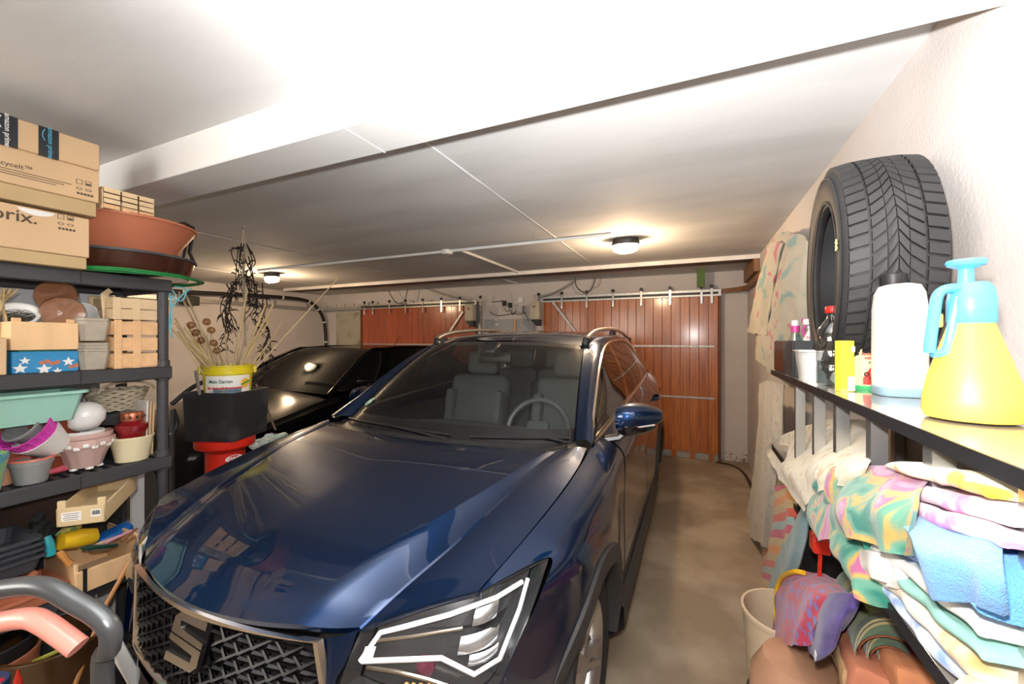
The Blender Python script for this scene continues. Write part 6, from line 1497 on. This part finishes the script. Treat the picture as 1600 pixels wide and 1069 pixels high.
# -------- garments on the wall hook
ROBE = pattern('floral_robe', 'blotch', [(.20, .34, .32), (.46, .42, .32), (.50, .45, .35), (.50, .14, .16)], 7.5, dist=.5, stretch=(1, .45, 1), pos=[.34, .41, .61, .66], bump=.8, bscale=220)
gx = .50
robe = T('robe', 'pale beige quilted robe with pink flowers hanging on the right wall', 'robe', (.5, 2.45, 1.35))
def part_drape(name, pts, m, **k):
    o = drape(name, None, pts, m, **k); del o['category']
    for kk in ('label',):
        if kk in o: del o[kk]
    o.data.transform(Matrix.Translation(o.location)); o.data.transform(absM(robe).inverted()); o.location = (0, 0, 0); o.parent = robe; return o
part_drape('robe_back', [
    rowp(wp(1205, 372, .50), wp(1225, 362, .49), wp(1250, 368, .48), wp(1268, 385, .50)),
    rowp(wp(1190, 430, .48), wp(1215, 430, .44), wp(1240, 430, .44), wp(1266, 430, .48)),
    rowp(wp(1180, 500, .47), wp(1205, 505, .43), wp(1235, 500, .43), wp(1266, 500, .47)),
    rowp(wp(1178, 555, .47), wp(1195, 575, .43), wp(1225, 590, .43), wp(1262, 590, .47))], ROBE, seed=4, fold=.014, nf=3, amp=.012)
part_drape('sleeve', [
    rowp(wp(1200, 385, .46), wp(1210, 378, .45), wp(1222, 380, .46)),
    rowp(wp(1182, 450, .44), wp(1195, 450, .42), wp(1208, 455, .44)),
    rowp(wp(1168, 520, .44), wp(1182, 522, .42), wp(1198, 525, .44))], ROBE, seed=7, fold=.006, nf=2, amp=.008)
PKF = mat('pink_flower', (0.58, 0.24, 0.24), .9, var=.2, scale=60); GRF = mat('sage_leaf', (0.27, 0.38, 0.34), .9, var=.2, scale=40)
random.seed(5)
drape('quilted_coat', 'long beige quilted coat hanging below the robe down to the knee of the shelf', [
    rowp(wp(1186, 600, .45), wp(1200, 595, .42), wp(1226, 600, .45)),
    rowp(wp(1184, 690, .43), wp(1200, 690, .40), wp(1222, 690, .43)),
    rowp(wp(1174, 770, .42), wp(1195, 770, .39), wp(1214, 770, .42)),
    rowp(wp(1164, 828, .42), wp(1186, 850, .39), wp(1208, 858, .42))], pattern('beige_quilt', 'blotch', [(.45, .38, .29), (.56, .50, .40), (.50, .44, .34)], 26, bump=.8, bscale=120), seed=1, fold=.012, nf=3, amp=.008, cat='coat')
bm = B(); tube(bm, [(XR, 2.60, 2.0), (.50, 2.60, 2.0), (.48, 2.60, 2.03)], .006, 6); box(bm, XR-.01, XR-.001, 2.3, 2.75, 1.97, 2.03, bev=.003)
TO('coat_rack', bm, BLACKP, 'black wall rack holding the beige robe', 'rack', (.55, 2.6, 2.0))
# striped beach cloth hanging under the middle board
STR = pattern('striped_towel', 'bands', [(.70, .10, .06), (.62, .45, .20), (.80, .30, .06), (.62, .45, .22), (.62, .08, .16), (.35, .48, .48)], 1.5, rot=(R(25), R(65), 0), dist=.6)
drape('striped_towel', 'orange, red and teal striped beach towel hanging beside the beige coat', [
    rowp(wp(1200, 775, .46), wp(1215, 760, .42), wp(1236, 757, .42), wp(1258, 770, .46)),
    rowp(wp(1190, 830, .45), wp(1212, 830, .41), wp(1236, 830, .41), wp(1260, 830, .45)),
    rowp(wp(1178, 890, .44), wp(1205, 900, .40), wp(1232, 900, .40), wp(1256, 900, .44)),
    rowp(wp(1178, 905, .44), wp(1196, 935, .40), wp(1225, 950, .40), wp(1246, 940, .44))], STR, seed=2, fold=.016, nf=3, amp=.01)
drape('blue_grey_towel', 'blue-grey cloth panel hanging in front of the striped towel', [
    rowp(wp(1252, 790, .42), wp(1258, 790, .41), wp(1264, 795, .42)),
    rowp(wp(1222, 850, .40), wp(1235, 850, .385), wp(1256, 855, .40)),
    rowp(wp(1200, 915, .39), wp(1214, 920, .375), wp(1232, 925, .39)),
    rowp(wp(1190, 960, .39), wp(1200, 965, .375), wp(1216, 965, .39))], pattern('blue_grey_cloth', 'blotch', [(.22, .36, .40), (.32, .46, .48)], 10), seed=5, fold=.006, nf=2)
# black crate and red cable box behind
c = at(1270, 850, x=.50); t_ = T('black_crate', 'black lattice plastic crate under the middle board', 'crate', (.50, c.y, 0))
for k in range(9):
    bm = B(); box(bm, .42, .426, c.y-.15, c.y+.15, .35+k*.055, .372+k*.055); O('crate_slat', bm, BLACKP, t_)
for k in range(5):
    bm = B(); box(bm, .426, .432, c.y-.15+k*.07, c.y-.135+k*.07, .0, .85); O('crate_post', bm, BLACKP, t_)
bm = B(); box(bm, .432, .585, c.y-.15, c.y+.15, .0, .85, bev=.004); O('crate_body', bm, mat('matt_black', (.008, .008, .009), .8), t_)
q = at(1282, 848, x=.36); bm = B(); boxc(bm, q, (.05, .05, .06), bev=.006); tube(bm, spl([q+Vector((0, 0, -.03)), q+Vector((0, .01, -.15)), q+Vector((.01, .02, -.35))], 10), .006, 6); TO('red_tool', bm, bpy.data.materials['gloss_red'], 'bright red tool end hanging under the middle board', 'tool', q)

# -------- floor items at lower right
# cream bucket with yellow strap
c = at(1222, 985, z=.44); bc_ = Vector((.315, c.y+.02, 0)); t_ = pot('cream_bucket', 'cream bucket under the red and purple towel', (bc_.x, bc_.y, .0), .11, .145, .50, mat('cream_plastic', (0.62, 0.48, 0.32), .45, var=.03), 'bucket', rim=.006, rimh=.02)
# clay pots / barrel
q = at(1245, 1050, z=.55); t_ = T('terracotta_barrel', 'pale terracotta barrel with a black band at the bottom edge', 'barrel', (.275, q.y-.02, 0))
bm = B(); lathe(bm, [(.001, 0), (.10, 0), (.125, .22), (.130, .40), (.122, .54), (.09, .60), (.001, .62)], 40, M4(t_.location)); O('barrel_body', bm, mat('pale_terracotta', (0.36, 0.19, 0.11), .8, var=.12, scale=12), t_)
bm = B(); tube(bm, [t_.location+Vector((.131*math.cos(a), .131*math.sin(a), .46+.05*math.cos(a-1))) for a in [k/40*2*PI for k in range(40)]], .006, 6, closed=True); O('black_band', bm, BLACKP, t_)
RP = pattern('red_purple_weave', 'dots', [(.12, .12, .38), (.14, .09, .30), (.40, .004, .04), (.36, .004, .05)], 42, dist=.15, pos=[.0, .38, .46, .8], stretch=(1, 1, .8))
PUR = pattern('purple_towel_back', 'blotch', [(.045, .03, .14), (.08, .05, .20)], 30)
drape('red_towel', 'red towel with blue dots thrown over the cream bucket', [
    rowp(wp(1222, 898, .33), wp(1255, 893, .36), wp(1300, 903, .38), wp(1336, 922, .38)),
    rowp(wp(1212, 930, .29), wp(1245, 925, .28), wp(1285, 925, .28), wp(1334, 935, .32)),
    rowp(wp(1204, 985, .27), wp(1235, 975, .25), wp(1265, 960, .255), wp(1320, 945, .30)),
    rowp(wp(1196, 1038, .26), wp(1225, 1010, .245), wp(1258, 1008, .25), wp(1290, 965, .28))], RP, seed=3, fold=.008, nf=3)
PT = drape('purple_towel', 'purple towel with a pink border hanging beside the red towel', [
    rowp(wp(1268, 940, .28), wp(1290, 932, .285), wp(1315, 928, .29), wp(1342, 935, .31)),
    rowp(wp(1260, 985, .262), wp(1282, 975, .26), wp(1305, 965, .265), wp(1335, 955, .30)),
    rowp(wp(1262, 1020, .262), wp(1278, 1035, .258), wp(1296, 1010, .262), wp(1318, 985, .29))], PUR, seed=8, fold=.006, nf=2)
bm = B(); q = at(1274, 1024, x=.248); boxc(bm, q, (.001, .012, .018), (.4, 0, 0)); O('care_label', bm, WHITEP, PT)
bm = B(); P = [at(1216, 990, x=.28), at(1212, 940, x=.29), at(1220, 905, x=.30), at(1240, 894, x=.31), at(1256, 895, x=.33)]; tube(bm, spl(P, 16), .008, 8); TO('bucket_handle', bm, mat('yellow_plastic', (.80, .45, .02), .4), 'yellow plastic handle arching beneath the red towel', 'handle', P[2])
# brown paper sacks / boards
for k, (pa, pb, w_, m_, lab) in enumerate((((1308, 968), (1345, 1085), .05, (0.34, 0.20, 0.10), 'narrow tan paper sack beside the purple towel'), ((1325, 962), (1385, 1085), .09, (0.36, 0.13, 0.07), 'rust brown paper sack under the middle board'), ((1352, 962), (1440, 1085), .05, (0.42, 0.16, 0.07), 'crumpled orange-brown paper beside the tartan blanket'))):
    a = at(*pa, x=.34+.03*k); b = at(*pb, x=.30+.03*k); bm = B(); Ld = (b-a).length
    ax = (b-a).normalized(); F = frame((a+b)/2, ax, (0, 0, 1)); boxc(bm, (0, 0, 0), (Ld, .06, w_*1.2), bev=.012, seg=2, M=F)
    bmesh.ops.subdivide_edges(bm, edges=bm.edges, cuts=3, use_grid_fill=True); wob(bm, .010, 18, k*3.3)
    TO('paper_sack', bm, mat('kraft_%d' % k, m_, .85, var=.15, scale=8), lab, 'sack', a)
bm = B(); c = at(1275, 1058, x=.33); boxc(bm, (c.x+.02, c.y, c.z-.12), (.12, .16, .30), (0, .1, .2), bev=.02, seg=2); wob(bm, .008, 20, 4); TO('paper_sack', bm, mat('kraft_tan', (0.42, 0.27, 0.14), .85, var=.12), 'pale tan paper sack at the bottom edge beside the barrel', 'sack', c)
# tartan blanket roll, built as a spiral
TART = pattern('tartan', 'bands', [(.03, .07, .03), (.10, .12, .03), (.03, .05, .03), (.40, .32, .12), (.03, .05, .03), (.36, .28, .10), (.05, .10, .04)], 2.6, rot=(0, R(50), R(60)), pos=[0, .3, .55, .70, .76, .80, .86])
RUSTL = mat('rust_lining', (0.42, 0.12, 0.05), .9, var=.15, bump=.4)
a = at(1352, 925, x=.40); b = at(1400, 1042, x=.36); t_ = T('tartan_blanket', 'rolled green tartan blanket with a rust lining under the middle board', 'blanket', (a+b)/2)
ax = (b-a).normalized(); F = frame(a, ax, (0, 0, 1)); L_ = (b-a).length
for (dr, m_, nm, t0) in ((0, TART, 'tartan_side', 0), (-.006, RUSTL, 'rust_lining', 0)):
    bm = B(); rows = []
    for i in range(90):
        th = i/89*2.6*2*PI; r_ = .018+.050*(i/89)+dr
        rows.append([F @ Vector((x, r_*math.cos(th), r_*math.sin(th))) for x in [L_*q/10-(.004 if dr else 0) for q in range(11)]])
    grid(bm, rows); O(nm, bm, m_, t_, smooth=80)
towel('magenta_cloth', 'dark magenta cloth lying below the tartan blanket', at(1480, 1060, x=.36).y, at(1405, 1045, x=.36).y+.04, at(1450, 1062, x=.36).z-.10, at(1450, 1058, x=.36).z+.0, mat('magenta_cloth', (0.22, 0.005, 0.05), .9, var=.1, bump=.4), x0=.40, x1=.56, folds=1, seed=31, amp=.006, cat='cloth')
zz = at(1450, 1062, x=.36).z-.10
bm = B(); box(bm, .36, .58, .55, 1.25, zz-.10, zz-.002, bev=.004); box(bm, .37, .39, .57, .59, 0, zz-.1); box(bm, .37, .39, 1.2, 1.22, 0, zz-.1); box(bm, .56, .58, .57, .59, 0, zz-.1); box(bm, .56, .58, 1.2, 1.22, 0, zz-.1)
TO('low_stand', bm, mat('brown_stand', (.16, .08, .04), .7), 'low brown wooden stand carrying the blanket and sacks', 'stand', (.47, .9, 0))
# ------------------------------------------------------------------ black car in the left bay
CARB = mat('black_car_paint', (0.003, 0.003, 0.003), 0.16, var=.05, spec=.12)
BX, BYY = -3.86, 1.62
bc2 = T('car', 'black saloon car parked in the left bay behind the plant bucket', 'car', (BX, BYY, 0))
def K(name, bm, m, parent=None, smooth=40): return O(name, bm, m, parent or bc2, None, None, smooth, local=True)
# stations along y: (y, half width, belt z, hood/roof info)
bo = [(0.0, .58, .62), (.08, .72, .70), (.25, .80, .76), (.7, .84, .86), (1.15, .86, .95), (1.9, .87, .99), (2.9, .87, 1.02), (3.5, .85, 1.04), (3.95, .80, 1.02), (4.2, .70, .98)]
rows = []
for i in range(61):
    p = cr([(a[1], a[0], a[2]) for a in bo], i/60); w_, y, zb = p.x, p.y, p.z; half = []
    crown = .05 if y < 1.2 else .0
    for k in range(7): q = k/6; half.append(Vector((w_*.86*q, y-.0, zb+.045+crown*(1-q*q))))
    for (fx, z) in ((.95, zb+.03), (.99, zb-.02), (1.0, zb-.15), (1.01, lerp(zb, .3, .5)), (1.0, .40), (.98, .28), (.93, .20)): half.append(Vector((w_*fx, y, z)))
    rows.append([Vector((-q.x, q.y, q.z)) for q in half[:0:-1]]+half)
bm = B(); grid(bm, rows)
wh2 = [(.80, .32), (3.35, .32)]
dele = [f for f in bm.faces if any(math.hypot(f.calc_center_median().y-wy, f.calc_center_median().z-wz) < .355 for wy, wz in wh2) and abs(f.calc_center_median().x) > .6]
bmesh.ops.delete(bm, geom=dele, context='FACES'); K('body_shell', bm, CARB)
bm = B(); V = grid(bm, [[rows[0][j], Vector((rows[0][j].x*.8, -.03, max(.25, rows[0][j].z*.9)))] for j in range(len(rows[0]))]); K('nose_panel', bm, CARB)
bm = B(); grid(bm, [[Vector((x, -.025+.1*(x/.5)**2, z)) for z in (.2, .4, .58)] for x in [k/6*.55 for k in range(-6, 7)]]); K('grille', bm, BLACKP)
for s in (1, -1):
    bm = B(); grid(bm, [[Vector((s*lerp(.42, .74, i/6), lerp(-.0, .14, i/6)-.01, lerp(.56, .67, j/3)+.02*i/6)) for j in range(4)] for i in range(7)]); K('headlight', bm, mat('clear_headlamp', (.5, .5, .5), .1, coat=1) if 'clear_headlamp' not in bpy.data.materials else bpy.data.materials['clear_headlamp'])
# cabin
top = [(1.12, .80, 1.01), (1.80, .60, 1.36), (2.1, .585, 1.405), (2.7, .58, 1.415), (3.2, .58, 1.37), (3.85, .72, 1.08)]
def TPc(u): return cr([(a[1], a[0], a[2]) for a in top], u)
BLG = mat('black_car_glass', (0.004, 0.005, 0.005), .05, var=0, spec=.1)
rows = []
for i in range(51):
    p = TPc(i/50); rows.append([Vector((p.x*j/8, p.y-.05*(1-(j/8)**2)*(1 if p.y < 2 else -.5), p.z+.022*(1-(j/8)**2))) for j in range(-8, 9)])
def sub(i0, i1, nm, m): bm = B(); grid(bm, rows[i0:i1+1]); K(nm, bm, m)
sub(0, 10, 'windscreen', BLG); sub(10, 41, 'roof', CARB); sub(41, 50, 'rear_window', BLG)
for s in (1, -1):
    bm = B(); R2 = []
    for i in range(51):
        p = TPc(i/50); R2.append([Vector((s*lerp(.85, p.x, q/5), p.y, lerp(1.03, p.z, q/5))) for q in range(6)])
    grid(bm, R2); K('side_window', bm, BLG)
    bm = B(); tube(bm, [Vector((s*(p.x+.004), p.y, p.z+.006)) for p in [TPc(i/40) for i in range(41)]], .016, 6); K('roof_frame', bm, CARB)
    bm = B(); boxc(bm, (s*.96, 1.42, 1.06), (.20, .10, .13), bev=.035, seg=3); tube(bm, [(s*.82, 1.42, 1.02), (s*.92, 1.42, 1.03)], .02, 6); K('door_mirror', bm, CARB)
    for (wy, wz) in wh2:
        wheel(s*.74, wy, bc2, s, z=.315, r=.315, wd=.19, rimr=.20)
        bm = B(); lathe(bm, [(.36, -.12), (.36, .10)], 24, M4((s*.74, wy, wz), (0, PI/2, 0)), cap0=(s > 0), cap1=(s < 0)); K('wheel_well', bm, BLACKP)
bm = B(); tube(bm, [(-.1, 3.05, 1.40), (-.1, 3.22, 1.56)], .004, 5); K('roof_aerial', bm, BLACKG)

# ------------------------------------------------------------------ red stand, black planter, yellow bucket
pc = Vector((-2.42, 1.455, 0)); RED = mat('red_plastic', (0.62, 0.025, 0.012), .35, var=.04)
zr = at(366, 688, x=-2.30).z
t_ = T('red_bin', 'bright red plastic bin with an oval badge carrying the black planter', 'bin', pc)
bm = B(); lathe(bm, [(.001, 0), (.11, 0), (.095, .3), (.095, zr-.075), (.112, zr-.055), (.140, zr-.045), (.145, zr-.035), (.145, zr-.004), (.137, zr), (.001, zr)], 48, M4(pc)); O('bin_body', bm, RED, t_)
ang = math.atan2(-pc.y, -pc.x)+.42; pb = pc+Vector((.0962*math.cos(ang), .0962*math.sin(ang), zr-.105)); tx = Vector((-math.sin(ang), math.cos(ang), 0))
Fb = frame(pb, tx, (0, 0, 1)); bm = B(); lathe(bm, [(.036, 0), (.040, .001), (.044, 0)], 28, Fb @ Matrix.Diagonal((1, .42, 1, 1))); O('oval_badge', bm, WHITEP, t_)
O('badge_text', text_bm('\u20acRING', .021, Fb @ Matrix.Translation((0, 0, .0012)), bold=.0008, sx=1.1), WHITEP, t_, smooth=0)
# planter cube, corner towards the camera
hz = .262; sz = .292; rz = R(20)
cz = Vector((-2.43, 1.475, zr+.002)); t_ = T('black_planter', 'square black planter box standing on the red bin', 'planter', cz)
BPL = mat('slate_black_plastic', (0.022, 0.023, 0.025), .45, c2=(.05, .052, .055), cover=.62, scale=7, rvar=.1)
Mp = M4(cz, (0, 0, rz)); bm = B(); rows = []
for (s_, z) in ((sz/2-.008, 0), (sz/2, hz), (sz/2-.008, hz), (sz/2-.012, hz-.03), (.001, hz-.03)): rows.append([Mp @ Vector((a*s_, b*s_, z)) for a, b in ((1, 1), (-1, 1), (-1, -1), (1, -1))])
V = grid(bm, rows, cu=True); bm.faces.new(V[0][::-1]); bmesh.ops.bevel(bm, geom=[e for e in bm.edges if abs((e.verts[0].co-e.verts[1].co).z) > .1], offset=.006, segments=2, affect='EDGES'); O('planter_box', bm, BPL, t_, smooth=30)
YEB = mat('yellow_bucket_plastic', (0.72, 0.60, 0.02), .35, var=.03)
bz = zr+hz-.028; bcn = Vector((-2.43, 1.475, bz)); bh = at(350, 572, x=-2.43+.1).z-bz; br = .122
t_ = T('yellow_bucket', 'yellow plastic compost bucket full of dry garden canes', 'bucket', bcn)
bm = B(); lathe(bm, [(.001, 0), (br*.90, 0), (br*.97, bh-.05), (br*1.03, bh-.048), (br*1.03, bh-.03), (br*.99, bh-.028), (br, bh-.008), (br*1.04, bh-.006), (br*1.04, bh), (br*.97, bh), (br*.87, .01), (.001, .01)], 48, M4(bcn)); O('bucket_body', bm, YEB, t_)
ang = math.atan2(-bcn.y, -bcn.x)
def cyl_patch(r, a0, a1, z0, z1, m, nm, n=12):
    bm = B(); grid(bm, [[bcn+Vector((r*math.cos(a), r*math.sin(a), z)) for z in (z0, z1)] for a in [lerp(a0, a1, k/n) for k in range(n+1)]]); return O(nm, bm, m, t_)
rl = br*.972
lab = cyl_patch(rl, ang-1.0, ang+1.0, .012, bh-.055, mat('cream_label', (.80, .78, .70), .5, var=.02), 'paper_label')
cyl_patch(rl+.0008, ang-.95, ang+.45, bh-.108, bh-.064, WHITEP, 'name_panel')
cyl_patch(rl+.0008, ang-.6, ang+.55, .022, .055, mat('blue_grey_photo', (.10, .18, .28), .5, c2=(.25, .28, .12), cover=.55, scale=50), 'picture_panel')
GRNI = mat('dark_green_print', (0.02, 0.10, 0.05), .6, var=0); REDI = mat('red_print', (0.62, 0.03, 0.03), .6, var=0)
def btext(s, size, z, m, span, a0, bold=.0006):
    """text wrapped on the bucket"""
    bm = text_bm(s, size, Matrix.Identity(4), bold=bold); xs = [v.co.x for v in bm.verts]; mn, mx = min(xs), max(xs)
    for v in bm.verts:
        a = ang+a0+span*((v.co.x-mn)/(mx-mn)-.5); r = rl+.0016+v.co.z; v.co = bcn+Vector((r*math.cos(a), r*math.sin(a), z+v.co.y))
    O('label_text', bm, m, t_, smooth=0)
btext('Mein Garten', .026, bh-.087, GRNI, .95, -.30)
btext('Bio-Schnell-Komposter', .019, bh-.122, REDI, 1.45, -.12)
btext('f\u00fcr Gartenabf\u00e4lle, Laub und Rasenschnitt', .008, bh-.140, INKB, 1.3, -.12, 0)
bm = B(); a = ang+.72; lathe(bm, [(.001, .002), (.024, .002), (.026, 0)], 20, frame(bcn+Vector(((rl+.001)*math.cos(a), (rl+.001)*math.sin(a), bh-.10)), (-math.sin(a), math.cos(a), 0), (0, 0, 1))); rd = O('round_emblem', bm, mat('orange_yellow', (.85, .45, .03), .5), t_)
bm = B(); boxc(bm, bcn+Vector(((rl+.004)*math.cos(a), (rl+.004)*math.sin(a), bh-.098)), (.002, .055, .010), (.35, 0, a), bev=.0005); O('green_banner', bm, mat('leaf_green', (.05, .32, .05), .5), t_)
for s in (-1, 1):
    a = ang+s*1.62; bm = B(); boxc(bm, bcn+Vector((br*1.05*math.cos(a), br*1.05*math.sin(a), bh-.03)), (.022, .025, .045), (0, 0, a), bev=.006); O('handle_lug', bm, YEB, t_)
# canes : pixel ends at the bucket distance, each a thing
CANE = [mat('bamboo_cane', (0.58, 0.44, 0.22), .5, var=.15, scale=8), mat('dry_stem', (0.44, 0.33, 0.20), .7, var=.2, scale=12), mat('pale_reed', (0.66, 0.54, 0.32), .6, var=.1, scale=10)]
random.seed(11)
ends = [(527, 436, .0045, 2, 'longest pale cane reaching far right out of the yellow bucket'), (415, 476, .0075, 0, 'thick bamboo cane leaning right, left one of the pair'), (427, 476, .007, 0, 'thick bamboo cane leaning right, right one of the pair'), (424, 494, .006, 0, 'shorter bamboo cane leaning right below the pair'), (385, 458, .0075, 0, 'straight upright bamboo cane in the middle of the bucket'), (279, 456, .0055, 1, 'tall cane leaning left, outermost of the tall ones'), (289, 458, .0055, 1, 'tall cane leaning left beside the outermost tall one')]
def cane(px, py, r, m, lab, base=None, node=True, group=None, x=None):
    xb = bcn.x+random.uniform(-.05, .05); yb = bcn.y+random.uniform(-.05, .05)
    top_ = at(px, py, x=x or (bcn.x+random.uniform(-.02, .04))); bot = Vector((lerp(xb, top_.x, .08), lerp(yb, top_.y, .06), bcn.z+.03))
    bot.x = bcn.x+max(-.09, min(.09, bot.x-bcn.x)); bot.y = bcn.y+max(-.09, min(.09, bot.y-bcn.y))
    t_ = T('garden_cane', lab, 'cane', bot, group); bm = B(); n = 9; P = [bot.lerp(top_, k/(n-1)) for k in range(n)]
    rs_ = [r*(1.0-.25*k/(n-1)) for k in range(n)]; tube(bm, P, rs_, 7); O('stem', bm, m, t_)
    if node:
        for k in range(2, n-1, 2):
            d = (top_-bot).normalized()*.003; bm = B(); tube(bm, [P[k]-d, P[k]+d], rs_[k]*1.25, 7); O('cane_node', bm, m, t_)
for (a, b, r, k, lab) in ends: cane(a, b, r, CANE[k], lab)
for i in range(22):
    u = i/21; px = lerp(268, 322, u)+random.uniform(-4, 4); py = lerp(505, 520, u)+random.uniform(-12, 22)
    cane(px, py, random.uniform(.003, .0055), random.choice(CANE), 'thin dry stem fanning out to the left of the yellow bucket', node=False, group='dry stems fanning left')
for i in range(9):
    px = lerp(335, 440, i/8)+random.uniform(-4, 4); py = random.uniform(500, 545)
    cane(px, py, random.uniform(.003, .005), random.choice(CANE), 'thin dry stem standing in the right half of the bucket', node=False, group='dry stems on the right')
cane(402, 532, .004, mat('red_stick', (.5, .06, .03), .5), 'thin red plastic stick among the canes', node=False)
for (px, py) in ((299, 508), (306, 520), (314, 532), (323, 503), (330, 516), (339, 548), (334, 536)):
    q = at(px, py, x=-2.40); b0 = bcn+Vector((random.uniform(-.05, .05), random.uniform(-.06, .04), bh*.6))
    t_ = T('dried_flower', 'round dry seed head on a thin stalk left in the bucket', 'seed head', b0, 'dry seed heads')
    bm = B(); tube(bm, spl([b0, (b0+q)/2+Vector((0, -.01, .01)), q], 8), .0018, 5); O('stalk', bm, CANE[1], t_)
    bm = B(); bmesh.ops.create_icosphere(bm, subdivisions=2, radius=.020, matrix=M4(q))
    for v in bm.verts: v.co += noise.noise_vector(v.co*60)*.003
    O('husk', bm, pane('dry_husk', (.72, .55, .36), .9, .5) if 'dry_husk' not in bpy.data.materials else bpy.data.materials['dry_husk'], t_)
bm = B(); tube(bm, [at(306, 580, x=-2.35), at(312, 616, x=-2.42)], .008, 6); TO('grey_stake', bm, mat('grey_stake', (.25, .23, .22), .6), 'short grey stake between planter and bucket, left side', 'stake', at(306, 600, x=-2.35))
# dried vines hanging from the ceiling eye
hk = at(379, 350, z=ZC0-.03); hk = Vector((-3.0, 1.93, ZC0-.055)); VINE = mat('dried_black_vine', (0.022, 0.014, 0.012), .8, var=.4, scale=30); RAFF = mat('pale_cord', (0.42, 0.36, 0.27), .8)
vt = T('dried_vine', 'bundle of blackened dried vines hanging from the ceiling eye', 'dried plant', hk)
bm = B()
for (dx, dy) in ((-.006, 0), (.008, .004), (0, -.006)): tube(bm, spl([hk, hk+Vector((dx, dy, -.08)), hk+Vector((dx*.4, dy, -.3)), hk+Vector((.02+dx, 0, -.85))], 14), .004, 5)
O('cord', bm, RAFF, vt)
random.seed(21)
def at3(px, py): return at(px, py, x=-3.0)
vines = [[(379, 385), (368, 395), (366, 430), (371, 450)], [(380, 382), (372, 402), (376, 430), (366, 450)], [(382, 385), (392, 410), (386, 430), (400, 445)], [(371, 440), (356, 450), (354, 480), (348, 510)], [(366, 450), (360, 480), (366, 500), (371, 528)], [(384, 400), (398, 430), (402, 460), (392, 485)], [(400, 445), (406, 480), (400, 500), (412, 530)], [(370, 455), (350, 470), (350, 500), (360, 520)], [(392, 420), (384, 450), (392, 480), (380, 500)], [(410, 500), (420, 520), (416, 545), (424, 540)], [(388, 470), (410, 470), (418, 500), (405, 528)], [(356, 445), (365, 460), (352, 490), (368, 510)], [(402, 540), (420, 560), (400, 590), (425, 580)], [(424, 520), (405, 560), (418, 590), (400, 600)], [(376, 430), (388, 440), (384, 470), (396, 480)], [(345, 500), (355, 520), (352, 540), (362, 555)]]
for V_ in vines:
    for rep in range(2):
        P = [at3(a+random.uniform(-4, 4), b+random.uniform(-4, 4))+Vector((random.uniform(-.05, .05), 0, 0)) for a, b in V_]; bm = B(); S_ = spl(P, 18)
        tube(bm, S_, [.0045*(1-.5*k/17) for k in range(18)], 5)
        for k in range(2, 17, 3):
            d = Vector((random.uniform(-1, 1), random.uniform(-1, 1), random.uniform(-1, .3))).normalized()*random.uniform(.03, .06); tube(bm, spl([S_[k], S_[k]+d*.6, S_[k]+d+Vector((0, 0, -.015))], 5), [.003, .005, .0045, .003, .001], 4)
        O('vine_strand', bm, VINE, vt)
# crumpled bag and stick on the black car's nose side
q = at(428, 686, x=-2.55); t_ = T('crumpled_bag', 'crumpled pale plastic bag with green print behind the blue bonnet', 'bag', q)
bm = B(); bmesh.ops.create_icosphere(bm, subdivisions=4, radius=1.0)
for v in bm.verts:
    n = noise.noise(v.co*2.2)*.35+noise.noise(v.co*6)*.18; v.co = v.co*(1+n); v.co = Vector((q.x+v.co.x*.09, q.y+v.co.y*.13, q.z-.02+v.co.z*.05))
O('bag_body', bm, pattern('bag_print', 'blotch', [(.65, .65, .63), (.70, .70, .68), (.35, .55, .42), (.65, .5, .5)], 18, rough=.4, bump=.1), t_, smooth=30)
bm = B(); box(bm, q.x-.06, q.x+.09, q.y-.11, q.y+.13, 0, q.z-.055, bev=.01); TO('bag_stand', bm, mat('black_fabric', (.012, .012, .012), .9), 'dark box under the crumpled pale bag', 'box', (q.x, q.y, 0))
bm = B(); tube(bm, [at(400, 600, x=-2.75), at(431, 672, x=-2.62)], .007, 6); TO('thin_stake', bm, mat('brown_stake', (.12, .07, .05), .6), 'thin brown stake slanting behind the black planter', 'stake', at(431, 672, x=-2.62))
# dark covered goods left of the planter, behind the post
q = at(290, 640, x=-3.0); t_ = T('wheelbarrow_frame', 'black tubular frame standing behind the right shelf post', 'frame', (q.x, q.y, 0))
for P in ([(268, 632), (300, 606), (330, 592)], [(270, 640), (276, 660), (268, 680)]):
    bm = B(); tube(bm, spl([at(a, b, x=-2.8) for a, b in P], 12), .014, 8); O('frame_tube', bm, BLACKP, t_)
bm = B(); a = at(268, 700, x=-2.8); tube(bm, [at(270, 640, x=-2.8), Vector((a.x, a.y, .02))], .014, 8); O('frame_tube', bm, BLACKP, t_)
bm = B(); tube(bm, [(XL+.04, 2.75, 2.16), (XL+.06, 2.9, 2.15)], .03, 8); boxc(bm, at(296, 470, x=-6.5), (.10, .22, .13), bev=.01); TO('cable_reel_box', bm, BLACKP, 'small black box with cables high on the left wall', 'box', at(296, 470, x=-6.45))
